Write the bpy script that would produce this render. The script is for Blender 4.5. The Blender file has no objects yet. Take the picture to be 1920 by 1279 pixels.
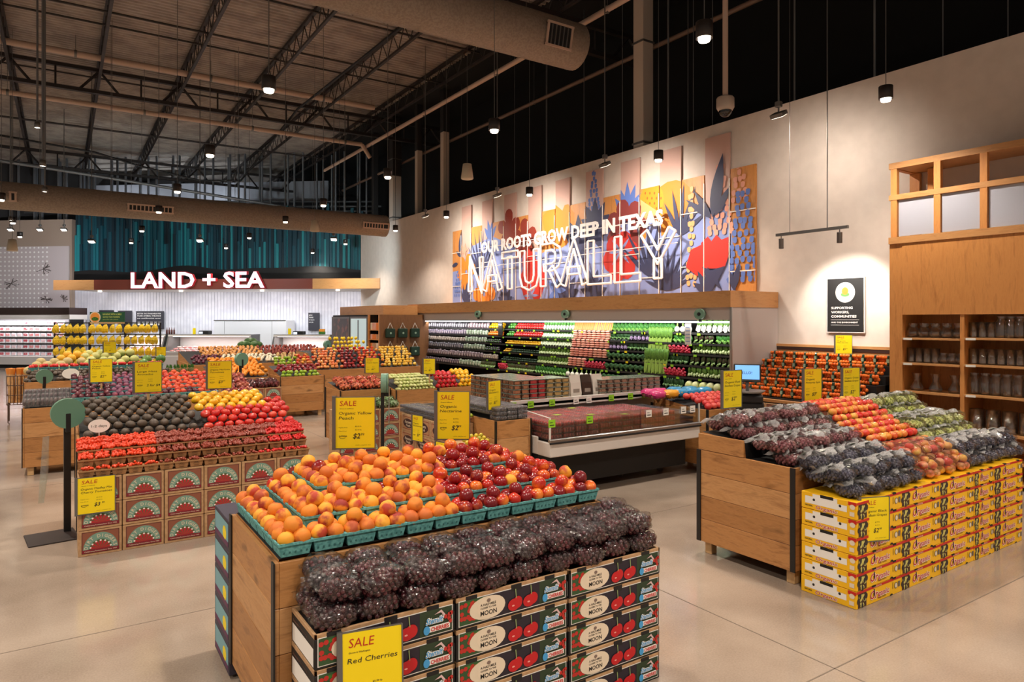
import bpy, math, random
from mathutils import Vector, Matrix, Euler, noise
S = bpy.context.scene
COL = S.collection
R = random.Random(11)
PI = math.pi
# ---------------------------------------------------------------- camera, world, exposure
EYE = 2.0
FP = 1280.0            # focal length in pixels of the 1920 px frame (24 mm)
YAW = math.radians(33.4)
cam_d = bpy.data.cameras.new('camera')
cam_d.sensor_width = 36; cam_d.lens = 24.0; cam_d.shift_y = -39.5/1920
cam_d.clip_start = .05; cam_d.clip_end = 200
cam = bpy.data.objects.new('camera', cam_d); COL.objects.link(cam)
cam.location = (0, 0, EYE); cam.rotation_euler = (PI/2, 0, -YAW)
S.camera = cam
w = bpy.data.worlds.new('world'); S.world = w; w.use_nodes = True
w.node_tree.nodes['Background'].inputs[0].default_value = (1.0, .86, .72, 1)
w.node_tree.nodes['Background'].inputs[1].default_value = .25
S.view_settings.view_transform = 'Standard'; S.view_settings.look = 'None'
S.view_settings.exposure = 0.0; S.view_settings.gamma = 1.0; S.view_settings.use_curve_mapping = False
cy = S.cycles
cy.max_bounces = 5; cy.diffuse_bounces = 3; cy.glossy_bounces = 3; cy.transmission_bounces = 3
cy.transparent_max_bounces = 10; cy.caustics_reflective = False; cy.caustics_refractive = False
cy.sample_clamp_indirect = 4.0
PENDANT_W = 345; WASH_W = 330
WARM = (1.0, .87, .74)

FX, FY, RX, RY = math.sin(YAW), math.cos(YAW), math.cos(YAW), -math.sin(YAW)
def ray(px): a = (px-960)/FP; return FX+a*RX, FY+a*RY
def atY(px, py, Y):       # point of the vertical plane y = Y seen at a pixel
    dx, dy = ray(px); D = Y/dy; return Vector((dx*D, Y, EYE-(py-600)*D/FP))
def atX(px, py, X):
    dx, dy = ray(px); D = X/dx; return Vector((X, dy*D, EYE-(py-600)*D/FP))
def atD(px, py, D):
    dx, dy = ray(px); return Vector((dx*D, dy*D, EYE-(py-600)*D/FP))
def atZ(px, py, z): return atD(px, py, (EYE-z)*FP/(py-600))

# ---------------------------------------------------------------- materials
def lin(c):
    f = lambda v: v/12.92 if v <= .04045 else ((v+.055)/1.055)**2.4
    return tuple(f(v/255) for v in c)+(1,)
MATS = {}
def M(name, col, rough=.55, metal=0., coat=0., nz=None, emit=0., spec=.5, rnd=None, bump=None, sss=0):
    """col sRGB; nz=(scale, col2, lo, hi[, stretch]); rnd=col2 mixed in by object; bump=(scale, strength)"""
    if name in MATS: return MATS[name]
    m = bpy.data.materials.new(name); m.use_nodes = True
    nt = m.node_tree; b = nt.nodes['Principled BSDF']; N = nt.nodes.new; L = nt.links.new
    b.inputs['Base Color'].default_value = lin(col); b.inputs['Roughness'].default_value = rough
    b.inputs['Metallic'].default_value = metal; b.inputs['Coat Weight'].default_value = coat
    b.inputs['Coat Roughness'].default_value = .12
    b.inputs['Specular IOR Level'].default_value = spec
    cur = None
    if nz or bump:
        tc = N('ShaderNodeTexCoord'); mp = N('ShaderNodeMapping'); L(tc.outputs['Object'], mp.inputs[0])
        oi = N('ShaderNodeObjectInfo'); ad = N('ShaderNodeVectorMath'); ad.operation = 'SCALE'
        cmb = N('ShaderNodeCombineXYZ')
        for k in range(3): L(oi.outputs['Random'], cmb.inputs[k])
        L(cmb.outputs[0], ad.inputs[0]); ad.inputs['Scale'].default_value = 37
        L(ad.outputs[0], mp.inputs['Location'])
    if nz:
        if len(nz) > 4: mp.inputs['Scale'].default_value = nz[4]
        n = N('ShaderNodeTexNoise'); n.inputs['Scale'].default_value = nz[0]; n.inputs['Detail'].default_value = 4
        L(mp.outputs[0], n.inputs['Vector'])
        r = N('ShaderNodeMapRange'); r.inputs[1].default_value = nz[2]; r.inputs[2].default_value = nz[3]
        L(n.outputs['Fac'], r.inputs[0])
        mx = N('ShaderNodeMix'); mx.data_type = 'RGBA'; L(r.outputs[0], mx.inputs[0])
        mx.inputs[6].default_value = lin(col); mx.inputs[7].default_value = lin(nz[1]); cur = mx
    if rnd:
        oi2 = N('ShaderNodeObjectInfo'); m2 = N('ShaderNodeMix'); m2.data_type = 'RGBA'
        mr = N('ShaderNodeMath'); mr.operation = 'MULTIPLY'; mr.inputs[1].default_value = .85
        L(oi2.outputs['Random'], mr.inputs[0]); L(mr.outputs[0], m2.inputs[0])
        if cur: L(cur.outputs[2], m2.inputs[6])
        else: m2.inputs[6].default_value = lin(col)
        m2.inputs[7].default_value = lin(rnd); cur = m2
    if cur: L(cur.outputs[2], b.inputs['Base Color'])
    if bump:
        n2 = N('ShaderNodeTexNoise'); n2.inputs['Scale'].default_value = bump[0]; n2.inputs['Detail'].default_value = 3
        L(mp.outputs[0], n2.inputs['Vector']); bp = N('ShaderNodeBump'); bp.inputs['Strength'].default_value = bump[1]
        bp.inputs['Distance'].default_value = .01
        L(n2.outputs['Fac'], bp.inputs['Height']); L(bp.outputs[0], b.inputs['Normal'])
    if emit:
        b.inputs['Emission Color'].default_value = lin(col); b.inputs['Emission Strength'].default_value = emit
    MATS[name] = m; return m
def wood(name, c1, c2, c3, axis='x', rough=.45, knots=True, seam=None):
    if name in MATS: return MATS[name]
    m = bpy.data.materials.new(name); m.use_nodes = True; nt = m.node_tree; b = nt.nodes['Principled BSDF']
    N = nt.nodes.new; L = nt.links.new
    tc = N('ShaderNodeTexCoord'); mp = N('ShaderNodeMapping'); L(tc.outputs['Object'], mp.inputs[0])
    sc = {'x': (1.2, 9, 9), 'y': (9, 1.2, 9), 'z': (9, 9, 1.2), 'xy': (1.6, 1.6, 10)}[axis]
    mp.inputs['Scale'].default_value = sc
    oi = N('ShaderNodeObjectInfo'); sc2 = N('ShaderNodeMath'); sc2.operation = 'MULTIPLY'; sc2.inputs[1].default_value = 50
    L(oi.outputs['Random'], sc2.inputs[0])
    n = N('ShaderNodeTexNoise'); n.noise_dimensions = '4D'; n.inputs['Scale'].default_value = 1.6; n.inputs['Detail'].default_value = 6
    n.inputs['Distortion'].default_value = 1.2; L(mp.outputs[0], n.inputs['Vector']); L(sc2.outputs[0], n.inputs['W'])
    n2 = N('ShaderNodeTexNoise'); n2.noise_dimensions = '4D'; n2.inputs['Scale'].default_value = 14; n2.inputs['Detail'].default_value = 3
    L(mp.outputs[0], n2.inputs['Vector']); L(sc2.outputs[0], n2.inputs['W'])
    ad = N('ShaderNodeMath'); ad.operation = 'MULTIPLY_ADD'; ad.inputs[1].default_value = .35
    L(n2.outputs['Fac'], ad.inputs[0]); L(n.outputs['Fac'], ad.inputs[2])
    cr = N('ShaderNodeValToRGB'); L(ad.outputs[0], cr.inputs[0])
    e = cr.color_ramp.elements; e[0].position = .45; e[0].color = lin(c1); e[1].position = .95; e[1].color = lin(c3)
    k = e.new(.68); k.color = lin(c2)
    out = cr.outputs[0]
    if knots:
        v = N('ShaderNodeTexNoise'); v.noise_dimensions = '4D'; v.inputs['Scale'].default_value = 3.2 ; v.inputs['Detail'].default_value = 1
        mp2 = N('ShaderNodeMapping'); L(tc.outputs['Object'], mp2.inputs[0])
        mp2.inputs['Scale'].default_value = {'x': (1, 1.8, 2.2), 'y': (1.8, 1, 2.2), 'z': (1.8, 1.8, 1), 'xy': (1, 1, 2.2)}[axis]
        L(mp2.outputs[0], v.inputs['Vector']); L(sc2.outputs[0], v.inputs['W'])
        r = N('ShaderNodeMapRange'); r.inputs[1].default_value = .655; r.inputs[2].default_value = .78; L(v.outputs['Fac'], r.inputs[0])
        mx = N('ShaderNodeMix'); mx.data_type = 'RGBA'; L(r.outputs[0], mx.inputs[0]); L(out, mx.inputs[6])
        mx.inputs[7].default_value = lin((60, 36, 20)); out = mx.outputs[2]
    L(out, b.inputs['Base Color']); b.inputs['Roughness'].default_value = rough
    MATS[name] = m; return m
def film(name, tint=(1, 1, 1), base=.06, bump=.8, scale=30, rough=.12, white=.0):
    if name in MATS: return MATS[name]
    m = bpy.data.materials.new(name); m.use_nodes = True; nt = m.node_tree; nt.nodes.clear()
    N = nt.nodes.new; L = nt.links.new
    o = N('ShaderNodeOutputMaterial'); t = N('ShaderNodeBsdfTransparent'); t.inputs[0].default_value = tint+(1,)
    g = N('ShaderNodeBsdfGlossy'); g.inputs['Roughness'].default_value = rough
    fr = N('ShaderNodeFresnel'); fr.inputs[0].default_value = 1.5
    mx = N('ShaderNodeMixShader'); ad = N('ShaderNodeMath'); ad.operation = 'ADD'; ad.inputs[1].default_value = base
    if bump:
        tc = N('ShaderNodeTexCoord'); n = N('ShaderNodeTexNoise'); n.inputs['Scale'].default_value = scale
        n.inputs['Detail'].default_value = 3; n.inputs['Distortion'].default_value = 1.5
        L(tc.outputs['Object'], n.inputs['Vector']); bp = N('ShaderNodeBump'); bp.inputs['Strength'].default_value = bump
        bp.inputs['Distance'].default_value = .02
        L(n.outputs['Fac'], bp.inputs['Height']); L(bp.outputs[0], g.inputs['Normal']); L(bp.outputs[0], fr.inputs['Normal'])
    ad.operation = 'MULTIPLY_ADD'; ad.inputs[1].default_value = .5; ad.inputs[2].default_value = base; L(fr.outputs[0], ad.inputs[0]); L(ad.outputs[0], mx.inputs[0]); L(t.outputs[0], mx.inputs[1])
    if white:
        d = N('ShaderNodeBsdfDiffuse'); d.inputs[0].default_value = (.8, .8, .8, 1)
        m2 = N('ShaderNodeMixShader'); m2.inputs[0].default_value = white; L(t.outputs[0], m2.inputs[1]); L(d.outputs[0], m2.inputs[2])
        L(m2.outputs[0], mx.inputs[1])
    L(g.outputs[0], mx.inputs[2]); L(mx.outputs[0], o.inputs[0])
    MATS[name] = m; return m

# ---------------------------------------------------------------- mesh builder
TXT = {}
def text_geo(s, bold=0.0):
    k = (s, bold)
    if k not in TXT:
        c = bpy.data.curves.new('t', 'FONT'); c.body = s; c.resolution_u = 2; c.offset = bold; c.size = 1
        c.align_x = 'LEFT'
        o = bpy.data.objects.new('t', c); COL.objects.link(o)
        bpy.context.view_layer.update()
        me = bpy.data.meshes.new_from_object(o)
        vs = [tuple(v.co) for v in me.vertices]; fs = [tuple(p.vertices) for p in me.polygons]
        bpy.data.objects.remove(o); bpy.data.meshes.remove(me); bpy.data.curves.remove(c)
        xs = [v[0] for v in vs] or [0, 1]; ys = [v[1] for v in vs] or [0, 1]
        TXT[k] = (vs, fs, min(xs), max(xs), min(ys), max(ys))
    return TXT[k]
def frame(o, u, v): u = Vector(u).normalized(); v = Vector(v).normalized(); return (Vector(o), u, v, u.cross(v))
class MB:
    def __init__(s): s.v = []; s.f = []; s.mi = []; s.sm = []; s.ms = []
    def m(s, mat):
        if mat not in s.ms: s.ms.append(mat)
        return s.ms.index(mat)
    def add(s, vs, fs, mat, mx=None, smooth=False):
        b = len(s.v); i = s.m(mat)
        for v in vs: s.v.append(tuple(mx @ Vector(v)) if mx is not None else tuple(v))
        for f in fs: s.f.append(tuple(b+k for k in f)); s.mi.append(i); s.sm.append(smooth)
        return s
    def box(s, x0, x1, y0, y1, z0, z1, mat, mx=None):
        vs = [(x, y, z) for x in (x0, x1) for y in (y0, y1) for z in (z0, z1)]
        return s.add(vs, [(0, 1, 3, 2), (4, 6, 7, 5), (0, 4, 5, 1), (2, 3, 7, 6), (0, 2, 6, 4), (1, 5, 7, 3)], mat, mx)
    def rbox(s, x0, x1, y0, y1, z0, z1, b, mat, mx=None, smooth=False):
        c = ((x0+x1)/2, (y0+y1)/2, (z0+z1)/2); h = (abs(x1-x0)/2, abs(y1-y0)/2, abs(z1-z0)/2); b = min(b, min(h)*.9)
        vs = []; ix = {}
        for sx in (-1, 1):
            for sy in (-1, 1):
                for sz in (-1, 1):
                    for a in range(3):
                        sg = (sx, sy, sz); ix[(sg, a)] = len(vs)
                        vs.append(tuple(c[k]+sg[k]*(h[k]-(0 if k == a else b)) for k in range(3)))
        fs = []
        for a in range(3):
            p, q = [(1, 2), (2, 0), (0, 1)][a]
            for sa in (-1, 1):
                l = []
                for sp, sq in ((-1, -1), (1, -1), (1, 1), (-1, 1)):
                    g = [0, 0, 0]; g[a] = sa; g[p] = sp; g[q] = sq; l.append(ix[(tuple(g), a)])
                fs.append(l if sa > 0 else l[::-1])
        for a in range(3):
            p, q = [(1, 2), (2, 0), (0, 1)][a]
            for sp in (-1, 1):
                for sq in (-1, 1):
                    g0 = [0]*3; g0[a] = -1; g0[p] = sp; g0[q] = sq; g1 = list(g0); g1[a] = 1
                    l = [ix[(tuple(g0), p)], ix[(tuple(g1), p)], ix[(tuple(g1), q)], ix[(tuple(g0), q)]]
                    fs.append(l if sp*sq < 0 else l[::-1])
        for sx in (-1, 1):
            for sy in (-1, 1):
                for sz in (-1, 1):
                    g = (sx, sy, sz); l = [ix[(g, 0)], ix[(g, 1)], ix[(g, 2)]]
                    fs.append(l if sx*sy*sz > 0 else l[::-1])
        return s.add(vs, fs, mat, mx, smooth)
    def cyl(s, p0, p1, r, mat, n=8, r2=None, caps=True, smooth=True):
        p0 = Vector(p0); p1 = Vector(p1); r2 = r if r2 is None else r2
        d = (p1-p0).normalized(); a = Vector((0, 0, 1)) if abs(d.z) < .9 else Vector((1, 0, 0))
        u = d.cross(a).normalized(); w_ = d.cross(u)
        vs = []; fs = []
        for k in range(n):
            t = 2*PI*k/n; q = u*math.cos(t)+w_*math.sin(t); vs += [p0+q*r, p1+q*r2]
        for k in range(n): j = (k+1) % n; fs.append((2*k, 2*k+1, 2*j+1, 2*j))
        s.add(vs, fs, mat, None, smooth)
        if caps:
            s.add([vs[2*k] for k in range(n)], [tuple(range(n))], mat); s.add([vs[2*k+1] for k in range(n)], [tuple(range(n))[::-1]], mat)
        return s
    def tube(s, pts, r, mat, n=6):
        for a, b in zip(pts, pts[1:]): s.cyl(a, b, r, mat, n)
        return s
    def lathe(s, prof, mat, n=16, mx=None, smooth=True):
        vs = []; fs = []; k = len(prof)
        for i in range(n):
            t = 2*PI*i/n
            for r, z in prof: vs.append((r*math.cos(t), r*math.sin(t), z))
        for i in range(n):
            j = (i+1) % n
            for a in range(k-1): fs.append((i*k+a, j*k+a, j*k+a+1, i*k+a+1))
        return s.add(vs, fs, mat, mx, smooth)
    def sph(s, c, r, mat, n=10, m=7, fn=None, rot=None):
        if not isinstance(r, (tuple, list)): r = (r, r, r)
        vs = [(0, 0, 1)]
        for i in range(1, m):
            p = PI*i/m
            for j in range(n): t = 2*PI*j/n; vs.append((math.sin(p)*math.cos(t), math.sin(p)*math.sin(t), math.cos(p)))
        vs.append((0, 0, -1))
        fs = [(0, 1+j, 1+(j+1) % n) for j in range(n)]
        for i in range(m-2):
            for j in range(n): a = 1+i*n+j; b = 1+i*n+(j+1) % n; fs.append((a, a+n, b+n, b))
        L_ = len(vs)-1; o = 1+(m-2)*n
        fs += [(L_, o+(j+1) % n, o+j) for j in range(n)]
        out = []
        for v in vs:
            k = fn(v) if fn else 1.0
            q = Vector((v[0]*r[0]*k, v[1]*r[1]*k, v[2]*r[2]*k))
            if rot is not None: q = rot @ q
            out.append(q+Vector(c))
        return s.add(out, fs, mat, None, True)
    def poly(s, fr, pts, lay, mat):
        o, u, v, n = fr
        return s.add([o+u*x+v*y+n*(lay*.0006) for x, y in pts], [tuple(range(len(pts)))], mat)
    def rect(s, fr, x0, y0, x1, y1, lay, mat): return s.poly(fr, [(x0, y0), (x1, y0), (x1, y1), (x0, y1)], lay, mat)
    def disc(s, fr, x, y, rx, ry, lay, mat, n=16, a0=0, a1=2*PI):
        full = abs(a1-a0-2*PI) < 1e-6
        pts = [(x+rx*math.cos(a0+(a1-a0)*k/(n if full else n-1)), y+ry*math.sin(a0+(a1-a0)*k/(n if full else n-1))) for k in range(n)]
        return s.poly(fr, pts, lay, mat)
    def text(s, fr, t, x, y, h, lay, mat, bold=.0, width=None, shear=0., align='L', arc=None, depth=0):
        """h = cap height; width squeezes or stretches the line to that width"""
        vs, fs, x0, x1, y0, y1 = text_geo(t, bold)
        k = h/.70; kx = k
        if width: kx = width/(x1-x0)
        W_ = (x1-x0)*kx; ox = {'L': 0, 'C': -W_/2, 'R': -W_}[align]
        o, u, v, n = fr; out = []
        for a, b, c in vs:
            X = x+ox+(a-x0)*kx+shear*b*k; Y = y+b*k
            out.append(o+u*X+v*Y+n*(lay*.0006))
        if depth:
            base = len(out); f2 = [tuple(reversed([i+base for i in f])) for f in fs]
            top = [p+n*depth for p in out]; es = {}
            for f in fs:
                for a, b in zip(f, f[1:]+f[:1]): es[(a, b)] = 1
            side = [(a, b, b+base, a+base) for (a, b) in es if (b, a) not in es]
            s.add(out+top, [tuple(f) for f in fs]+[tuple(i+base for i in f) for f in fs]+side, mat)
        else: s.add(out, fs, mat)
        return s
    def build(s, name, parent=None, loc=None, rz=0, label=None):
        me = bpy.data.meshes.new(name); me.from_pydata(s.v, [], s.f); me.update()
        for mt in s.ms: me.materials.append(mt)
        me.polygons.foreach_set('material_index', s.mi); me.polygons.foreach_set('use_smooth', s.sm)
        o = bpy.data.objects.new(name, me); COL.objects.link(o)
        if parent: o.parent = parent
        if loc is not None: o.location = loc
        if rz: o.rotation_euler.z = rz
        if label: o['label'] = label
        return o
KIDS = {}
def reg(o):
    if o.parent: KIDS.setdefault(o.parent.name, []).append(o)
    return o
def short(l):
    for a, b in ((' from the left', ' from left'), (' row from the front', ' row'), (' from the right', ' from right'), (' on the ', ' on '), (' in the ', ' in '), (' of the ', ' of '), (' at the ', ' at '), (' the ', ' '), (' a ', ' ')):
        if len(l.split()) <= 16: break
        l = l.replace(a, b)
    return l
def tag(o, label, cat, group=None, kind=None):
    label = short(label); o['label'] = label; o['category'] = cat
    if group: o['group'] = group
    elif 'group' in o: del o['group']
    if kind: o['kind'] = kind
    return o
def thing(name, label, cat, loc=(0, 0, 0), rz=0, group=None):
    o = bpy.data.objects.new(name, None); COL.objects.link(o); o.empty_display_size = .1
    o.location = loc; o.rotation_euler.z = rz; return tag(o, label, cat, group)
def part(mb, name, parent, label=None): return reg(mb.build(name, parent, label=label))
def struct(mb, name):
    o = mb.build(name); o['kind'] = 'structure'; return o
def dup(root, loc, rot=0, label=None, group=None, scale=None):
    r = root.copy(); COL.objects.link(r); r.location = loc
    r.rotation_euler = rot if isinstance(rot, (tuple, list, Euler)) else (0, 0, rot)
    if scale: r.scale = (scale, scale, scale) if not isinstance(scale, tuple) else scale
    if label: r['label'] = short(label)
    if group: r['group'] = group
    for ch in KIDS.get(root.name, []):
        c = ch.copy(); COL.objects.link(c); c.parent = r
        for g in KIDS.get(ch.name, []):
            d = g.copy(); COL.objects.link(d); d.parent = c
    return r
class Proto:
    """a maker that moves the first built thing into place and copies it afterwards"""
    def __init__(s, root): s.root = root; s.used = False
    def put(s, loc, rot=0, label=None, group=None, scale=None):
        if not s.used:
            s.used = True; r = s.root; r.location = loc
            r.rotation_euler = rot if isinstance(rot, (tuple, list, Euler)) else (0, 0, rot)
            if label: r['label'] = short(label)
            if group: r['group'] = group
            if scale: r.scale = (scale,)*3 if not isinstance(scale, tuple) else scale
            return r
        return dup(s.root, loc, rot, label, group, scale)
def P(mb, name, cat, label='x', group=None):
    return Proto(tag(mb.build(name), label, cat, group))
_o = 'first second third fourth fifth sixth seventh eighth ninth tenth eleventh twelfth thirteenth fourteenth fifteenth sixteenth seventeenth eighteenth nineteenth'.split()
def nth(n):
    if n < 19: return _o[n]
    n += 1; t = {2: 'twent', 3: 'thirt', 4: 'fort', 5: 'fift', 6: 'sixt', 7: 'sevent', 8: 'eight', 9: 'ninet'}
    return t[n//10]+'ieth' if n % 10 == 0 else t[n//10]+'y-'+_o[n % 10-1] if n < 100 else '%dth' % n
def rr(a): return (R.uniform(-a, a), R.uniform(-a, a), R.uniform(-PI, PI))

# common materials
OAK = wood('oak_plank', (168, 118, 70), (190, 140, 88), (138, 92, 52), 'xy')
OAKH = wood('oak_header', (196, 140, 84), (206, 152, 96), (178, 122, 70), 'xy', knots=False)
OAKV = wood('oak_upright', (204, 136, 72), (216, 150, 84), (184, 118, 60), 'z', knots=False)
PINE = wood('pine_post', (196, 158, 110), (206, 170, 122), (176, 134, 88), 'z', knots=False)
KRAFT = M('kraft_card', (190, 152, 112), .8, nz=(30, (176, 138, 98), .4, .6))
BLACK = M('black_metal', (24, 22, 22), .45)
DARK = M('dark_plastic', (16, 16, 17), .6)
WHITE = M('white_paint', (232, 228, 222), .5)
WHITEP = M('white_print', (240, 238, 232), .6)
GREY = M('grey_metal', (120, 118, 116), .4, metal=.6)
STEEL = M('brushed_steel', (175, 175, 175), .3, metal=.9)
GALV = M('galvanised_steel', (120, 122, 124), .45, metal=.5)
YEL = M('sign_yellow', (250, 222, 8), .55)
REDINK = M('red_ink', (190, 40, 25), .6)
INK = M('black_ink', (28, 26, 24), .6)
TEALP = M('teal_pulp', (108, 178, 176), .85, nz=(60, (78, 144, 144), .4, .6))
GREENL = M('green_leaf', (70, 130, 40), .6, nz=(20, (40, 90, 26), .4, .6))
BAG = film('clear_bag', (.97, .97, .97), .05, 1.0, 22, .11)
GLASS = film('clear_glass', (.95, .97, .97), .02, 0, 1, .01)
CLAM = film('clear_clamshell', (.98, .98, .98), .06, .5, 40, .2, .06)
LAMP = M('lamp_lens', (255, 236, 210), .4, emit=9)
CREAM = M('cream_print', (228, 214, 190), .6)
# ================================================================ SETTING
WX = 9.9; WT = 5.55; CZ = 9.5
def floor_mat():
    m = bpy.data.materials.new('polished_concrete'); m.use_nodes = True; nt = m.node_tree; b = nt.nodes['Principled BSDF']
    N = nt.nodes.new; L = nt.links.new
    tc = N('ShaderNodeTexCoord')
    n = N('ShaderNodeTexNoise'); n.inputs['Scale'].default_value = .9; n.inputs['Detail'].default_value = 6; L(tc.outputs['Object'], n.inputs['Vector'])
    n3 = N('ShaderNodeTexNoise'); n3.inputs['Scale'].default_value = 90; n3.inputs['Detail'].default_value = 2; L(tc.outputs['Object'], n3.inputs['Vector'])
    ad = N('ShaderNodeMath'); ad.operation = 'MULTIPLY_ADD'; ad.inputs[1].default_value = .3; L(n3.outputs['Fac'], ad.inputs[0]); L(n.outputs['Fac'], ad.inputs[2])
    cr = N('ShaderNodeValToRGB'); L(ad.outputs[0], cr.inputs[0]); e = cr.color_ramp.elements
    e[0].position = .42; e[0].color = lin((136, 120, 106)); e[1].position = .88; e[1].color = lin((184, 168, 152))
    L(cr.outputs[0], b.inputs['Base Color'])
    n2 = N('ShaderNodeTexNoise'); n2.inputs['Scale'].default_value = 2.5; n2.inputs['Detail'].default_value = 3; L(tc.outputs['Object'], n2.inputs['Vector'])
    mr = N('ShaderNodeMapRange'); mr.inputs[3].default_value = .06; mr.inputs[4].default_value = .20; L(n2.outputs['Fac'], mr.inputs[0])
    L(mr.outputs[0], b.inputs['Roughness']); b.inputs['Specular IOR Level'].default_value = .5
    MATS['floor'] = m; return m
struct(MB().box(-14, 14, -9, 40, -.1, 0, floor_mat()), 'floor')
fj = MB(); JM = M('floor_joint', (120, 106, 92), .7)
for x in (-6.6, -3.0, .4+3.3, 7.3): fj.box(x-.004, x+.004, -9, 24, 0, .0012, JM)
for y in (-2, 2.25, 5.1, 10, 14.5, 19): fj.box(-14, 9.8, y-.004, y+.004, 0, .0012, JM)
struct(fj, 'trim_1')
WALL = M('warm_white_wall', (224, 211, 200), .75, nz=(5, (217, 204, 193), .35, .65))
struct(MB().box(WX, WX+.2, -9, 25.9, 0, WT, WALL), 'wall_right')
# wainscot and trim strip behind the mandarins
struct(MB().box(WX-.03, WX, 4.9, 7.1, .0, 1.52, OAKH).box(WX-.04, WX, 4.9, 7.1, 1.52, 1.57, M('dark_trim', (58, 34, 26), .5)).box(WX-.045, WX, 4.9, 7.1, 1.57, 1.61, OAKH), 'trim_2')
BLK = M('unlit_black', (14, 14, 14), .9)  # black colour stands in for the unlit space above the right wall
struct(MB().box(12.2, 12.4, -9, 40, 0, CZ, BLK), 'wall_unlit_right')
struct(MB().box(-14, 12.4, 39.8, 40, 0, CZ, M('far_wall', (50, 48, 48), .8)), 'wall_far')
# corrugated steel deck, ribs running left to right
DECK = M('steel_deck', (176, 166, 156), .5, metal=.2, nz=(2, (150, 140, 132), .4, .6))
dk = MB(); y = -9; vs = []; fs = []
while y < 40:
    for yy, zz in ((0, 0), (.06, 0), (.085, .05), (.145, .05)): vs += [(-14, y+yy, CZ+zz), (9.6, y+yy, CZ+zz)]
    y += .17
for k in range(len(vs)//2-1): fs.append((2*k, 2*k+1, 2*k+3, 2*k+2))
dk.add(vs, fs, DECK); struct(dk, 'ceiling')
struct(MB().box(9.6, 12.4, -9, 40, CZ, CZ+.1, BLK).box(-14, 9.6, -9, 40, CZ+.06, CZ+.1, BLK), 'ceiling_unlit_strip')  # coloured black where the deck runs out of the light
# bar joists along the store
JST = M('joist_steel', (52, 44, 42), .55, nz=(4, (40, 34, 33), .4, .6))
def joist():
    j = MB(); L_ = 49.0
    j.box(-.045, .045, 0, L_, -.10, -.02, JST); j.box(-.035, .035, 0, L_, -.62, -.56, JST)
    n = int(L_/.7)
    for k in range(n):
        a = k*.7; j.cyl((0, a, -.58), (0, a+.35, -.08), .014, JST, 4, smooth=False); j.cyl((0, a+.35, -.08), (0, a+.7, -.58), .014, JST, 4, smooth=False)
    return j
jp = joist().build('ceiling_joist'); jp['kind'] = 'structure'
jx = [-9.6+2.1*k for k in range(0, 10)]
jp.location = (jx[0], -9, CZ)
for x in jx[1:]: dup(jp, (x, -9, CZ))
GD = M('girder_steel', (44, 38, 37), .55)
def girder(y, zb):
    g = MB(); g.box(-14, 12, -.06, .06, .62, .72, GD); g.box(-14, 12, -.07, .07, 0, .10, GD)
    for k in range(13):
        x = -9.6+2.1*(k-1)
        g.cyl((x+1.05, 0, .05), (x+1.05, 0, .66), .025, GD, 4, smooth=False)
        g.cyl((x+1.05-.55, 0, .06), (x, 0, .66), .035, GD, 4, smooth=False); g.cyl((x+1.05+.55, 0, .06), (x+2.1, 0, .66), .035, GD, 4, smooth=False)
    o = g.build('ceiling_girder'); o.location = (0, y, zb); o['kind'] = 'structure'
for y in (1.5, 12.2, 22.8, 33.4): girder(y, 8.15 if y != 22.8 else 8.45)
for k, y in enumerate((14.6, 16.2, 18.0, 19.8, 21.4, 24.3, 26.0, 27.6, 29.2, 30.8)):
    o = MB().cyl((-14, y, 9.36 if k % 2 else 9.0), (9.6, y, 9.36 if k % 2 else 9.0), .026, JST, 6).build('ceiling_bridging_bar'); o['kind'] = 'structure'
# pipes and conduits under the deck
PIPE = M('painted_pipe', (196, 170, 152), .5)
def pipe(label, pts, r, m=PIPE, cat='pipe', n=10, hang=()):
    o = MB().tube(pts, r, m, n); t = o.build('ceiling_pipe'); tag(t, label, cat); KIDS
    if hang:
        h = MB()
        for x, y, z in hang: h.cyl((x, y, z), (x, y, CZ), .006, GREY, 4).cyl((x-.03, y, z), (x+.03, y, z), r*1.25, GREY, 8)
        part(h, 'hanger', t)
    return t
pipe('pale sprinkler pipe running just below the steel girder', [(-10, 22.4, 8.02), (8.6, 22.4, 8.02), (8.9, 22.4, 7.6)], .07, hang=[(x, 22.4, 8.02) for x in (-4, -1.2, 2, 5, 8)])
pipe('pale square main pipe running above the girder chord', [(-10, 21.3, 9.0), (8.6, 21.3, 9.0)], .085, hang=[(x, 21.3, 9.0) for x in (-3, .3, 3.6, 6.9)])
pipe('pale pipe running along the store above the right wall', [(8.8, -3, 8.0), (8.8, 27, 8.0)], .06, hang=[(8.8, y, 8.0) for y in (6, 10, 14, 18, 22)])
pipe('dim pipe running high against the unlit upper wall', [(10.6, -3, 7.85), (10.6, 30, 7.85)], .05, M('dim_pipe', (120, 98, 84), .5), hang=[(10.6, y, 7.85) for y in (7, 11, 15, 19)])
pipe('grey conduit dropping across the back of the ceiling', [(-8, 31.2, 8.25), (1, 31.0, 7.6), (9, 30.5, 6.9)], .06, GALV)
pipe('grey conduit running level across the back framing', [(-8, 32.2, 7.4), (9, 31.8, 6.6)], .05, GALV)
pipe('black cable drooping across the back of the ceiling', [(-4, 29.2, 8.5), (1, 29.1, 8.1), (2.5, 29, 7.75), (4.5, 29, 7.45), (6, 28.9, 7.6), (6.3, 22, 8.75), (6.6, 14, 8.8), (6.5, 12, 8.9)], .035, DARK, 'cable')
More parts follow.
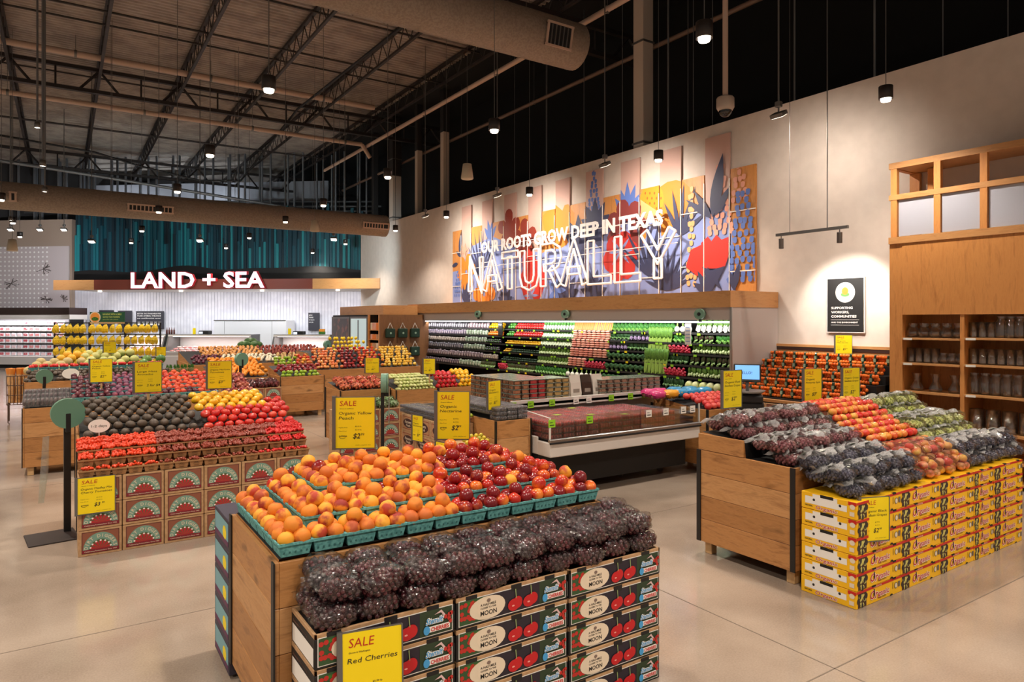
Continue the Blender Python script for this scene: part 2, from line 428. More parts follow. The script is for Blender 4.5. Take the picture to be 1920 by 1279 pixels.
# two big round ducts
DUCTM = M('duct_fabric', (150, 136, 122), .6, nz=(25, (134, 120, 108), .4, .6), bump=(60, .3))
def duct(label, x0, x1, y, z, r, grilles, seams, end=True):
    t = thing('air_duct', label, 'duct', (x0, y, z-r))
    b = MB(); n = 28; L_ = x1-x0; N_ = 2*int(L_/1.2); vs = []; fs = []
    for i in range(N_+1):
        xx = L_*i/N_
        for j in range(n): a = 2*PI*j/n; vs.append((xx, r*math.cos(a), r+r*math.sin(a)))
    for i in range(N_):
        for j in range(n): k = (j+1) % n; fs.append((i*n+j, (i+1)*n+j, (i+1)*n+k, i*n+k))
    b.add(vs, fs, DUCTM, None, True); b.add(vs[-n:], [tuple(range(n))], DUCTM)
    part(b, 'duct_tube', t); sm = MB()
    for i in range(int(L_/seams)):
        xx = L_-.12-i*seams
        if xx < 0: break
        for j in range(n):
            a = 2*PI*j/n; c = 2*PI*(j+1)/n; q = r+.006
            sm.add([(xx, q*math.cos(a), r+q*math.sin(a)), (xx, q*math.cos(c), r+q*math.sin(c)), (xx+.03, q*math.cos(c), r+q*math.sin(c)), (xx+.03, q*math.cos(a), r+q*math.sin(a))], [(0, 1, 2, 3)], DUCTM)
    part(sm, 'seam_band', t)
    for gx, gw, ga, gh in grilles:
        g = MB(); mx = Matrix.Translation((gx-x0, 0, r)) @ Matrix.Rotation(math.radians(ga), 4, 'X')
        # local: front at -y
        g.box(-gw/2, gw/2, -r-.03, -r+.10, -gh/2, gh/2, DARK, mx)
        for q in (-1, 1):
            g.box(-gw/2-.03, gw/2+.03, -r-.05, -r-.02, q*gh/2-.02, q*gh/2+.02, PIPE, mx); g.box(q*gw/2-.02, q*gw/2+.02, -r-.05, -r-.02, -gh/2, gh/2, PIPE, mx)
        for k in range(1, int(gw/.09)): xx = -gw/2+k*.09; g.box(xx-.012, xx+.012, -r-.045, -r-.02, -gh/2, gh/2, GREY if gh > .3 else PIPE, mx)
        part(g, 'air_grille', t)
    for k in range(int(L_/3)):
        xx = L_-1.4-k*3.0
        for q in (-.7, .7): part(MB().cyl((xx, r*q, 2*r*.85), (xx, r*q, CZ-z+r), .005, GREY, 4), 'hanger_wire', t)
duct('large round fabric duct ending above the middle aisles', -3, 8.5, 10.6, 7.4, .44, [(7.75, .55, 12, .4)], .55)
duct('round duct crossing the store in front of the teal backdrop', -10, 8.45, 20, 4.93, .33, [(-.95, .1, 10, .2), (1.9, 1.0, 14, .16), (8.0, .8, 10, .16)], 1.6)
# white columns behind the right wall
def column(label, px, y0, X, w_, zd=None):
    p = atX(px, 400, X); c = MB(); c.rbox(p.x-w_/2, p.x+w_/2, p.y-w_/2, p.y+w_/2, 0, CZ if zd is None else zd, .01, M('column_paint', (205, 190, 176), .6))
    if zd: c.rbox(p.x-w_/2-.005, p.x+w_/2+.005, p.y-w_/2-.005, p.y+w_/2+.005, zd, CZ, .01, M('column_dark', (40, 38, 38), .6))
    for z in (5.75, 7.9):
        if w_ > .25: c.box(p.x-w_/2-.02, p.x+w_/2+.02, p.y-w_/2-.02, p.y+w_/2+.02, z, z+.04, GREY)
    o = c.build('column'); o['kind'] = 'structure'
column('', 1206, 0, 10.4, .3); column('', 834, 0, 10.4, .22, 8.1); column('', 785, 0, 10.4, .2, 7.9); column('', 741, 0, 10.3, .34, 7.3); column('', 703, 0, 10.5, .2, 5.2)
# hanging rods against the wall blackened to look unlit
for i, px in enumerate((1253, 1300, 1095, 1025, 965, 1167, 1560+80, 1768, 1890, 1490, 1336, 1290)):
    X = 10.3+.12*(i % 5); p = atX(px, 300, X)
    o = MB().cyl((p.x, p.y, 5.3), (p.x, p.y, CZ), .008 if i % 3 else .02, GALV, 6).build('hanging_rod'); o['kind'] = 'structure'
# ---- back of the store: an angled department wall
BL = atD(100, 0, 26.7); BR = atD(714, 0, 25.4)
bu = Vector((BR.x-BL.x, BR.y-BL.y, 0)).normalized(); bn = Vector((bu.y, -bu.x, 0))     # bn points to the camera side
if bn.dot(Vector((-1, -1, 0))) < 0: bn = -bn
BANG = math.atan2(bu.y, bu.x)
def back(px, py, off):
    """point seen at a pixel on the plane `off` metres behind the header front"""
    dx, dy = ray(px); o = Vector((BL.x, BL.y, 0))-bn*off; D = o.dot(bn)/(dx*bn.x+dy*bn.y)
    return Vector((dx*D, dy*D, EYE-(py-600)*D/FP))
def bx(px, off): p = back(px, 600, off); return (Vector((p.x, p.y, 0))-Vector((BL.x, BL.y, 0))).dot(bu)
def bz(px, py, off): return back(px, py, off).z
BM = Matrix.Translation((BL.x, BL.y, 0)) @ Matrix.Rotation(BANG, 4, 'Z')     # local x along the wall, local -y to the camera
def bobj(o): o.matrix_world = BM; return o
TILE = M('white_tile_wall', (226, 226, 232), .35, nz=(3, (214, 214, 222), .4, .6))
tw = MB(); x0 = bx(141, 3.2); x1 = bx(690, 3.2); tw.box(x0, x1, 3.2, 3.4, 0, 4.2, TILE)
k = 0; xx = x0
while xx < x1: tw.box(xx, xx+.012, 3.188, 3.2, 0, 4.2, M('tile_groove', (186, 186, 196), .5)); xx += .14
o = tw.build('wall_back'); bobj(o); o['kind'] = 'structure'
lw = MB(); a0 = bx(-160, 3.0); a1 = x0
lw.box(a0, a1, 3.0, 3.3, 0, 6.4, M('back_left_wall', (170, 152, 136), .75)); o = lw.build('wall_back_left'); bobj(o); o['kind'] = 'structure'
# dotted panel, with painted twigs
dp = MB(); PW = M('dotted_panel', (206, 196, 196), .6); d0 = bx(-60, 2.9); d1 = bx(128, 2.9); zb, zt = bz(60, 580, 2.9), bz(60, 462, 2.9)
dp.box(d0, d1, 2.93, 2.98, zb, zt, PW); o1 = dp.build('dotted_wall_panel'); bobj(o1)
tag(o1, 'pale wall panel dotted with white pegs above the meat fridge', 'wall panel')
dd = MB(); PEG = M('white_peg', (252, 250, 248), .4); fr_ = frame((0, 2.928, 0), (1, 0, 0), (0, 0, 1)); xx = d0+.15; i = 0
while xx < d1-.9:
    z = zb+.1
    while z < zt-.05: dd.disc(fr_, xx, z, .045, .045, 1, PEG, 8); z += .2
    xx += .2
part(dd, 'peg', o1)
tg = MB(); TW = M('twig_grey', (105, 95, 92), .6)
for cx_, cz_, rad in ((bx(20, 2.9), bz(20, 532, 2.9), .38), (bx(86, 2.9), bz(86, 561, 2.9), .28), (bx(80, 2.9), bz(80, 505, 2.9), .42), (bx(118, 2.9), bz(118, 560, 2.9), .22)):
    for q in range(13):
        a = R.uniform(0, 2*PI); b_ = rad*R.uniform(.5, 1); p1 = (cx_+b_*math.cos(a), 2.915, cz_+b_*.8*math.sin(a))
        tg.cyl((cx_, 2.915, cz_), p1, .012, TW, 4); tg.sph(p1, .022, TW, 5, 4)
part(tg, 'twig', o1)
# teal slatted backdrop
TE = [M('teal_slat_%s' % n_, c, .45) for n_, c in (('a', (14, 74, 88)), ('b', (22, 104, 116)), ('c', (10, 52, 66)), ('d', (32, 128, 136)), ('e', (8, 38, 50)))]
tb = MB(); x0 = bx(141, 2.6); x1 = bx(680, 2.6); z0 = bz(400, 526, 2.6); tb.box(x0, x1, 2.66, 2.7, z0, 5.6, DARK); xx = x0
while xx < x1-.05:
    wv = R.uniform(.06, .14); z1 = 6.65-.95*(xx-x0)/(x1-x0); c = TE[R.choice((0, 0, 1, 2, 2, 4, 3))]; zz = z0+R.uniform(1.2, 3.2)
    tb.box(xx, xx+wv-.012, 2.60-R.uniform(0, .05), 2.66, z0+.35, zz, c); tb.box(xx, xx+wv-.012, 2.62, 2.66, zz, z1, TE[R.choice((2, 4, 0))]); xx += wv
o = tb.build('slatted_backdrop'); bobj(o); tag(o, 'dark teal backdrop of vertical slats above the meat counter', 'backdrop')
hl = MB(); pts = [(x0, z0+.5)]
for k in range(40): t = k/39; pts.append((x0+(x1-x0)*t, z0+.42+.22*math.exp(-((t-.42)/.09)**2)+.16*math.exp(-((t-.78)/.12)**2)+.05*math.sin(t*23)))
pts += [(x1, z0), (x0, z0)]; hl.poly(frame((0, 2.53, 0), (1, 0, 0), (0, 0, 1)), pts[1:], 0, DARK)
hl.box(x0, x1, 2.53, 2.56, z0, z0+.3, DARK); part(hl, 'hill_silhouette', o)
# header with oak ends
x0, x1 = bx(100, 0), bx(712, 0); hz0, hz1 = bz(400, 542.5, 0), bz(400, 523.5, 0); ra, rb = bx(176, 0), bx(586, 0)
hd = thing('counter_header', 'long oak and rust red header over the meat counter', 'header'); bobj(hd)
RUST = M('rust_panel', (122, 56, 42), .5)
part(MB().box(x0, ra, 0, .12, hz0, hz1, OAKH).box(rb, x1, 0, .12, hz0, hz1, OAKH).box(x1-.12, x1, .12, 3.0, hz0, hz1, OAKH), 'oak_fascia', hd)
part(MB().box(ra, rb, .0, .12, hz0, hz1, RUST), 'rust_fascia', hd, 'rust red middle panel')
part(MB().box(x0+.05, x1-.12, .12, 3.19, hz0+.03, hz0+.10, WHITE), 'soffit', hd)
lt = thing('counter_letters', 'glowing white letters LAND + SEA on the header', 'sign'); bobj(lt)
lx0, lx1 = bx(245, -.2), bx(498, -.2); fr_ = frame((0, -.1, 0), (1, 0, 0), (0, 0, 1)); cap = bz(370, 509.5, -.2)-bz(370, 540, -.2); lz = bz(370, 540, -.2)
part(MB().text(fr_, 'LAND + SEA', lx0, lz, cap, 0, M('letter_return', (150, 26, 34), .5, emit=.25), .03, lx1-lx0, depth=.13), 'letter_return', lt)
part(MB().text(frame((0, -.235, 0), (1, 0, 0), (0, 0, 1)), 'LAND + SEA', lx0+.03, lz+.02, cap*.93, 0, M('letter_face', (255, 226, 240), .5, emit=1.1), .026, lx1-lx0-.06, depth=.004), 'letter_face', lt)
# steel stud framing above
SM = M('stud_steel', (140, 144, 150), .4, metal=.5)
a0 = bx(20, 4.5); a1 = bx(700, 4.5)
sp = MB().box(-.03, .03, -.04, .04, 0, 3.85, SM); so = sp.build('framing_stud'); so['kind'] = 'structure'
p = BM @ Vector((a0, 4.5, 5.6)); so.location = p; so.rotation_euler.z = BANG
xx = a0+.4
while xx < a1: p = BM @ Vector((xx, 4.5+R.choice((0, 0, .6)), 5.6)); dup(so, p, BANG); xx += R.choice((.3, .4, .4, .4))
struct(MB().box(a0-2, a1, 4.4, 4.6, 5.55, 5.62, SM), 'trim_3'); bobj(bpy.data.objects['trim_3'])
o = MB().box(a0, a1-3, 7.0, 7.1, 7.7, 8.7, M('far_pale_band', (170, 172, 180), .7)).build('wall_far_band'); bobj(o); o['kind'] = 'structure'
for k in range(3):
    o = MB().cyl((a0, 5.2+k*.5, 7.1+.35*k), (a1, 5.2+k*.5, 6.9+.3*k), .05, GALV, 8).build('back_pipe'); bobj(o); tag(o, ('lowest', 'middle', 'upper')[k]+' grey pipe behind the steel stud framing at back', 'pipe')
# ================================================================ LIGHTS (lamps of the store)
def spot(loc, aim, W_, size=2.3, blend=.7, col=WARM, rad=.10):
    l = bpy.data.lights.new('lamp_light', 'SPOT'); l.energy = W_; l.spot_size = size; l.spot_blend = blend; l.color = col; l.shadow_soft_size = rad
    o = bpy.data.objects.new('lamp_light', l); COL.objects.link(o); o.location = loc
    o.rotation_euler = (Vector(aim)-Vector(loc)).to_track_quat('-Z', 'Y').to_euler(); o['kind'] = 'helper'; return o
def area(loc, aim, sx, sy, W_, col=(1, 1, 1)):
    l = bpy.data.lights.new('tube_light', 'AREA'); l.shape = 'RECTANGLE'; l.size = sx; l.size_y = sy; l.energy = W_; l.color = col
    o = bpy.data.objects.new('tube_light', l); COL.objects.link(o); o.location = loc
    return o
PM = M('pendant_dark', (46, 40, 38), .4, metal=.4)
ph = MB().lathe([(0, .19), (.078, .19), (.082, .185), (.082, .03), (.076, .03), (.076, .16), (0, .16)], PM, 20)
pr = thing('pendant_light', 'x', 'pendant light'); 
part(ph, 'lamp_shade', pr)
part(MB().lathe([(0, .0), (.052, .0), (.06, .02), (.06, .05), (0, .05)], LAMP, 16), 'lamp_lens', pr)
part(MB().cyl((0, 0, .19), (0, 0, CZ-4.7), .006, GREY, 4), 'cord', pr)
PPX = [(8.5, 'by the right wall'), (5.2, 'over the middle aisle'), (2.05, 'left of the middle aisle'), (-1.15, 'at the far left')]
Pp = Proto(pr)
for X, nm in PPX:
    for k in range(7):
        Y = 4.5+3.85*k
        if X < 0 and k < 4: continue
        Pp.put((X, Y if k != 4 else 19.35, 4.7), 0, 'dark cylinder pendant lamp in the row %s, %s from the front' % (nm, nth(k if X > 0 else k-4)), 'cylinder pendant lamps')
LX = [8.5, 5.2, 2.05, -1.15, -4.4]
for X in LX:
    for k in range(-3, 7):
        Y = 4.5+3.85*k
        if k == 4: Y = 19.35
        spot((X, Y, 4.68), (X, Y, 0), PENDANT_W*(.8 if X > 8 else 1))
# floods washing the mural and the wall
def flood(loc, yaw, label):
    t = thing('flood_light', label, 'flood light', loc, yaw)
    part(MB().rbox(-.10, .10, -.07, .07, -.03, .03, .008, GREY, Matrix.Rotation(math.radians(-28), 4, 'X')), 'lamp_body', t)
    part(MB().box(-.085, .085, -.055, .055, -.034, -.031, M('flood_lens', (255, 240, 220), .4, emit=5), Matrix.Rotation(math.radians(-28), 4, 'X')), 'lamp_lens', t)
    part(MB().cyl((0, 0, .02), (0, 0, .10), .012, GREY, 8).rbox(-.04, .04, -.04, .04, .10, .18, .01, GREY), 'bracket', t)
    part(MB().cyl((0, 0, .18), (0, 0, CZ-loc[2]), .012, GREY, 6), 'rod', t)
for k, Y in enumerate((5.87, 9.5, 13.2, 16.9)):
    flood((8.3, Y, 4.85), PI/2, 'grey flood lamp on a rod aimed at the mural wall, %s from the right' % nth(k))
    spot((8.36, Y, 4.82), (WX, Y+.3, 3.7), WASH_W*(.42 if k == 0 else .92), 2.4, .9, (1, .88, .76), .08)
for i, (px, py, D) in enumerate(((172, 452, 20.5), (375, 450, 21.0), (626, 448, 21.5))):
    p = atD(px, py, D); flood(tuple(p), -.5, 'grey flood lamp on a rod before the teal backdrop, %s from the left' % nth(i))
    spot(p-Vector((0, 0, .05)), back(px, 480, 0), 1100, 1.9, .8, (.8, .95, 1), .08)
# small starburst track heads at the upper left
for i, (px, py, D) in enumerate(((70, 240, 14), (80, 312, 13), (84, 360, 15.5), (20, 414, 19))):
    p = atD(px, py, D); t = thing('track_spotlight', 'small bright spotlight on a conduit at upper left, %s from the top' % nth(i), 'spotlight', p)
    part(MB().lathe([(0, .12), (.05, .12), (.06, .0), (.055, 0), (.045, .1)], GREY, 12), 'lamp_shade', t)
    part(MB().lathe([(0, .01), (.05, .01)], M('hot_lens', (255, 244, 225), .4, emit=14), 12), 'lamp_lens', t)
    part(MB().cyl((0, 0, .12), (0, 0, CZ-p.z), .022, GALV, 6), 'conduit', t)
# track with two heads near the poster
t = thing('track_light', 'grey suspended track with two spotlights by the poster', 'track light', (8.8, 5.16, 3.25))
part(MB().box(-.02, .02, 0, 1.1, -.02, .02, GREY), 'rail', t)
for y in (.12, 1.02):
    hd_ = part(MB().cyl((0, y, -.06), (.03, y+.02, -.2), .035, GREY, 12), 'spot_head', t); part(MB().cyl((.0, y, -.02), (0, y, -.07), .008, GREY, 6), 'swivel', hd_)
part(MB().cyl((0, .3, .02), (0, .3, CZ-3.25), .008, GREY, 5).cyl((0, .88, .02), (0, .88, CZ-3.25), .004, GREY, 5), 'suspension_cable', t)
spot((8.86, 5.3, 3.02), (WX, 5.75, 2.25), 110, 1.25, .6, (1, .93, .84), .03); spot((8.86, 6.2, 3.02), (WX, 5.9, 2.1), 60, 1.25, .6, (1, .93, .84), .03)
# security dome and speakers
DOME = M('dome_plastic', (188, 172, 158), .4)
p = atD(1360, 205, 9.0); t = thing('dome_camera', 'beige dome security camera hanging on a pole', 'camera', p)
part(MB().lathe([(0, .16), (.10, .16), (.115, .14), (.115, .02), (.09, -.02), (.08, -.02)], DOME, 20), 'housing', t)
part(MB().sph((0, 0, -.02), .085, film('dome_glass', (.1, .1, .1), .06, 0, 1, .03), 16, 10), 'dome', t)
part(MB().cyl((0, 0, .16), (0, 0, CZ-p.z), .035, PIPE, 10), 'pole', t)
for i, (px, py, D) in enumerate(((876, 322, 13.5), (590, 424, 18.5), (23, 460, 17.6))):
    p = atD(px, py, D); t = thing('pendant_speaker', ('cream pendant speaker hanging before the dark unlit wall', 'cream pendant speaker hanging before the rear duct', 'cream pendant speaker at the far left edge')[i], 'speaker', p)
    part(MB().lathe([(0, -.15), (.11, -.15), (.125, -.13), (.085, .15), (0, .17)], M('speaker_cream', (206, 194, 170), .6), 18), 'speaker_body', t)
    part(MB().cyl((0, 0, .16), (0, 0, CZ-p.z), .005, GREY, 4), 'cord', t)

for px in (20, 75, 120):  # floods added only to brighten the dotted panel
    p = back(px, 430, -2.2); flood(tuple(p), -.5, 'added grey flood lamp brightening the dotted wall panel, near its %s' % ('left edge' if px == 20 else 'middle' if px == 75 else 'right side')); spot(p-Vector((0, 0, .06)), back(px, 520, 2.9), 420, 1.5, .8, (1, .95, 1), .08)

p = BM @ Vector((a0+4, 5.6, 6.2)); spot(p, BM @ Vector((a0+5, 7.0, 8.2)), 260, 2.4, .8, (.85, .92, 1), .1)
p = BM @ Vector((a0+9, 5.6, 6.2)); spot(p, BM @ Vector((a0+8, 7.0, 8.2)), 260, 2.4, .8, (.85, .92, 1), .1)
# ================================================================ MURAL
MP = M('mural_periwinkle', (142, 158, 214), .55); MN = M('mural_navy', (62, 66, 98), .55); MO = M('mural_orange', (222, 136, 50), .55)
MR = M('mural_red', (206, 56, 48), .55); MM = M('mural_maroon', (146, 58, 44), .55); MK = M('mural_pink', (232, 164, 140), .55)
MT = M('mural_peach', (240, 178, 120), .55); MB_ = M('mural_blue', (96, 124, 196), .55); PNK = M('tall_panel_pink', (208, 172, 160), .5)
PW_ = M('panel_joint', (246, 240, 230), .5)
C7 = [27, 80, 138, 200, 262, 330, 402, 472, 553, 633, 720, 812, 915, 1018, 1132, 1248, 1378, 1515, 1665, 1820]
MX = WX-.05
def mu(x, y):     # point of the enlarged photograph of the mural -> (distance from the left end, height)
    p = atX(x/3.148+840, y/3.148+240, MX); return (18.3-p.y, p.z)
SX = [mu(x, 600)[0] for x in C7]
MTOP = []
for i in range(19): MTOP.append(5.32 if i % 2 else 4.66)
def clip(pts, x0, x1, y0, y1):
    def cut(ps, f, g):
        out = []
        for a, b in zip(ps, ps[1:]+ps[:1]):
            fa, fb = f(a), f(b)
            if fa >= 0: out.append(a)
            if (fa >= 0) != (fb >= 0): t = fa/(fa-fb); out.append((a[0]+(b[0]-a[0])*t, a[1]+(b[1]-a[1])*t))
        return out
    for f in (lambda p: p[0]-x0, lambda p: x1-p[0], lambda p: p[1]-y0, lambda p: y1-p[1]):
        pts = cut(pts, f, None)
        if len(pts) < 3: return []
    return pts
SHP = []     # (points, material) bottom to top
def sh(pts, m): SHP.append(([mu(*p) for p in pts], m))
def shr(pts, m): SHP.append((pts, m))
def leaf(x, y, ang, ln, wd, m):      # in metres on the wall, from base point in photo coords
    bx_, by_ = mu(x, y) if x is not None else y; a = math.radians(ang); L_ = []; N_ = 7
    for k in range(N_+1): t = k/N_; L_.append((t*ln, wd*math.sin(PI*t**.8)))
    for k in range(N_-1, 0, -1): t = k/N_; L_.append((t*ln, -wd*math.sin(PI*t**.8)))
    shr([(bx_+p*math.cos(a)-q*math.sin(a), by_+p*math.sin(a)+q*math.cos(a)) for p, q in L_], m)
def fan(x, y, a0, a1, n, ln, wd, m):
    for k in range(n): leaf(x, y, a0+(a1-a0)*k/max(1, n-1), ln*(.8+.2*math.sin(PI*k/max(1, n-1))), wd, m)
def blob(x, y, rx, ry, m, n=14, w_=0, ph=0):
    cx_, cy_ = mu(x, y); shr([(cx_+rx*(1+w_*math.sin(5*t+ph))*math.cos(t), cy_+ry*(1+w_*math.sin(5*t+ph))*math.sin(t)) for t in [2*PI*k/n for k in range(n)]], m)
def drops(x, y, w0, w1, h, rows, m, sz=.06):
    cx_, cy_ = mu(x, y)
    for r_ in range(rows):
        t = r_/(rows-1); wd = w0*(1-t)+w1*t; n = max(1, int(wd/(sz*2.1)))+(r_ % 2)
        for k in range(n):
            X = cx_+(-wd/2+wd*(k+.5)/n)+R.uniform(-.2, .2)*sz; Y = cy_+h*t+R.uniform(-.25, .25)*sz
            a = PI/2+(X-cx_)*-1.2; q = []
            for s_ in range(9): b = 2*PI*s_/9; rr_ = sz*(.85 if math.cos(b) < .6 else 1.25); q.append((X+rr_*.85*math.cos(b+a), Y+rr_*.85*math.sin(b+a)))
            shr(q, m)
def petals(x, y, n, ln, wd, m, a0=0):
    cx_, cy_ = mu(x, y)
    for k in range(n):
        if wd < .08: leaf(x, y, a0+360*k/n, ln, wd, m); continue
        a = math.radians(a0+360*k/n); q = []
        for j in range(12):
            b = 2*PI*j/12; u = ln*.55+ln*.45*math.cos(b); v = wd*1.15*math.sin(b)*(1+.25*math.cos(b)); q.append((cx_+u*math.cos(a)-v*math.sin(a), cy_+u*math.sin(a)+v*math.cos(a)))
        shr(q, m)
sh([(27, 1060), (27, 850), (70, 840), (138, 700), (262, 640), (402, 700), (553, 740), (633, 700), (812, 640), (915, 600), (1018, 560), (1132, 590), (1248, 470), (1378, 480), (1515, 480), (1665, 440), (1700, 980)], MP)
blob(620, 545, .42, .36, MO, w_=.06); blob(700, 560, .30, .42, MO, w_=.1); blob(650, 640, .5, .3, MO)
blob(1320, 420, .5, .36, MO); sh([(1250, 420), (1400, 350), (1450, 400), (1420, 500), (1260, 640)], MO)
blob(1060, 655, .55, .33, MO, w_=.08); blob(1200, 432, .34, .36, M('mural_pine', (230, 150, 44), .55))
for k in range(16): blob(1165+(k % 4)*27+(k//4 % 2)*12, 385+(k//4)*30, .022, .03, M('mural_rust', (196, 92, 40), .55), 6)
sh([(1132, 420), (1250, 500), (1250, 560), (1132, 560)], MT)
fan(195, 880, 50, 140, 9, 1.35, .05, MN); fan(250, 660, 50, 130, 4, .6, .08, MB_)
drops(862, 500, .50, .08, .95, 11, MB_, .055)
fan(1060, 530, 50, 130, 5, .75, .10, MB_)
for x, y in ((360, 600), (452, 660)): petals(x, y, 5, .55, .16, MM, 18); blob(x, y, .26, .28, MM, w_=.15)
petals(1050, 590, 7, .62, .17, M('mural_wine', (138, 62, 60), .55)); petals(1050, 590, 7, .25, .04, MP)
petals(1020, 760, 6, .55, .2, MR, 10); blob(1020, 760, .3, .3, MR); petals(1020, 730, 8, .38, .035, MP)
petals(500, 900, 6, .55, .24, MR); blob(500, 900, .35, .4, MR); petals(490, 990, 8, .36, .035, MP)
blob(480, 790, .3, .32, MR)
for x, y in ((770, 690), (870, 600)): fan(x, y, 30, 150, 5, .7, .13, MN); fan(x, y, 200, 340, 4, .5, .12, MN)
fan(860, 990, 20, 160, 6, .6, .10, MN); fan(700, 1000, 20, 160, 5, .6, .12, MN)
fan(1190, 880, 60, 140, 6, 1.3, .05, MN); fan(1300, 960, 20, 160, 11, .85, .045, MN); fan(1370, 640, 30, 120, 6, 1.0, .05, MN)
petals(110, 850, 6, .55, .14, MO, 10); petals(215, 980, 6, .6, .16, MO); leaf(70, 740, 80, .7, .09, MN); leaf(80, 760, 150, .35, .06, MN); leaf(60, 800, 190, .4, .06, MN)
drops(60, 990, .5, .15, .7, 7, MB_, .05); fan(100, 1030, 10, 120, 6, .6, .05, MN)
petals(100, 720, 5, .2, .05, MK); fan(340, 1040, 30, 150, 5, .5, .09, MN); petals(640, 960, 5, .4, .07, MB_)
drops(1440, 920, .30, .12, 1.75, 15, MT, .06)
drops(1610, 620, .62, .2, 1.15, 12, MK, .065); drops(1725, 420, .4, .12, .7, 7, MK, .06)
drops(1745, 900, .70, .3, 1.5, 14, MB_, .065)
leaf(1565, 530, 78, 1.15, .13, MN); leaf(1560, 540, 125, .7, .07, MN); leaf(1555, 530, 145, .72, .06, MN); leaf(1580, 520, 55, .6, .08, MN)
sh([(1410, 820), (1440, 720), (1500, 690), (1515, 880), (1470, 870)], MR)
sh([(1505, 830), (1500, 680), (1540, 640), (1560, 670), (1590, 630), (1620, 660), (1670, 640), (1660, 760), (1640, 820), (1590, 830)], MR)
sh([(1505, 820), (1560, 840), (1640, 815), (1615, 870), (1600, 900), (1625, 960), (1560, 900), (1530, 880)], MN)
fan(1540, 975, 60, 150, 4, .5, .07, MN); leaf(1690, 960, 75, .5, .07, MN); leaf(1700, 960, 110, .4, .06, MN)
mt_ = thing('mural', 'large painted wildflower mural of tall oak and pink panels on the wall', 'mural', (MX+.02, 18.3, 0))
mfr = frame((-.021, 0, 0), (0, -1, 0), (0, 0, 1))
for i in range(19):
    x0, x1 = SX[i]+.012, SX[i+1]-.012; b = MB(); top = MTOP[i]
    b.box(-.02, .015, -x1, -x0, 2.45, top, PNK if i % 2 else OAKV)
    for j, (pts, m) in enumerate(SHP):
        q = clip(pts, x0, x1, 2.46, top-.01)
        if len(q) > 2: b.poly((Vector((-.0212, 0, 0)), Vector((0, -1, 0)), Vector((0, 0, 1)), Vector((-1, 0, 0))), q, .3+j*.12, m)
    part(b, 'panel', mt_, 'tall panel with pink top' if i % 2 else 'short panel with oak top')
js = MB()
for x in SX[1:-1]: js.box(-.045, -.034, -x-.008, -x+.008, 2.45, 4.5, PW_)
for i in range(19):
    for z in ((3.0, 3.35, 2.85, 3.6)[i % 4], (4.0, 0, 3.9, 0)[i % 4]):
        if z: js.box(-.045, -.034, -SX[i+1], -SX[i], z-.009, z+.009, PW_)
part(js, 'joint_strip', mt_)
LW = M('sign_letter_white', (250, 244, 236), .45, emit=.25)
t = thing('slogan_sign', 'white letters OUR ROOTS GROW DEEP IN TEXAS on the mural', 'sign', (MX-.15, 0, 0))
s0 = mu(225, 700)[0]; s1 = mu(1303, 540)[0]; fr_ = frame((0, 18.3, 0), (0, -1, 0), (0, 0, 1))
part(MB().text(fr_, 'OUR ROOTS GROW DEEP IN TEXAS', s0, 3.85, .29, 0, LW, .036, s1-s0, depth=.012), 'letter', t)
part(MB().box(.02, .028, 18.3-s1, 18.3-s0+.2, 3.985, 3.995, LW), 'mounting_rail', t)
# NATURALLY in double outline: stroke letters as open tubes
t = thing('naturally_sign', 'big white double outlined letters NATURALLY on the mural', 'sign', (MX-.25, 0, 0))
s0 = mu(165, 800)[0]; s1 = mu(1400, 700)[0]
STR = {'N': [[(.1, 0), (.1, 1), (.74, 0), (.74, 1)]], 'A': [[(0, 0), (.42, 1), (.84, 0)], [(.17, .34), (.67, .34)]], 'T': [[(0, .95), (.8, .95)], [(.4, .9), (.4, 0)]],
       'U': [[(.08, 1), (.08, .3), (.16, .1), (.4, .02), (.64, .1), (.72, .3), (.72, 1)]], 'R': [[(.1, 0), (.1, 1), (.5, 1), (.7, .9), (.74, .72), (.66, .55), (.5, .48), (.12, .48)], [(.42, .46), (.76, 0)]],
       'L': [[(.12, 1), (.12, .06), (.82, .06)]], 'Y': [[(0, 1), (.4, .45), (.8, 1)], [(.4, .42), (.4, 0)]]}
word = 'NATURALLY'; adv = (s1-s0)/len(word)
for i, ch in enumerate(word):
    b = MB(); ox = s0+i*adv; H_ = .92
    for st in STR[ch]:
        EN = []
        for q in (-1, 1):
            P_ = []
            for k, (x, y) in enumerate(st):       # offset polyline
                a = Vector(st[max(0, k-1)]); c = Vector(st[min(len(st)-1, k+1)]); cur = Vector((x, y))
                d0 = (cur-a).normalized() if k else (c-cur).normalized(); d1 = (c-cur).normalized() if k < len(st)-1 else d0
                n0 = Vector((-d0.y, d0.x)); n1 = Vector((-d1.y, d1.x)); nn = n0+n1; nn = nn/max(1.1, nn.length_squared)*2
                o_ = cur+nn*Vector((1.25, 1))*.088*q; P_.append((0, 18.3-(ox+.03+o_.x*adv*1.08), 2.80+o_.y*H_))
            for a, c in zip(P_, P_[1:]): b.cyl(a, c, .027, LW, 6)
            EN.append((P_[0], P_[-1]))
        for e_ in (0, 1): b.cyl(EN[0][e_], EN[1][e_], .022, LW, 6)
    part(b, 'letter', t, 'letter '+ch)
part(MB().cyl((0.05, 18.3-s1, 3.45), (0.05, 18.3-s0, 3.45), .008, LW, 4), 'mounting_rail', t)
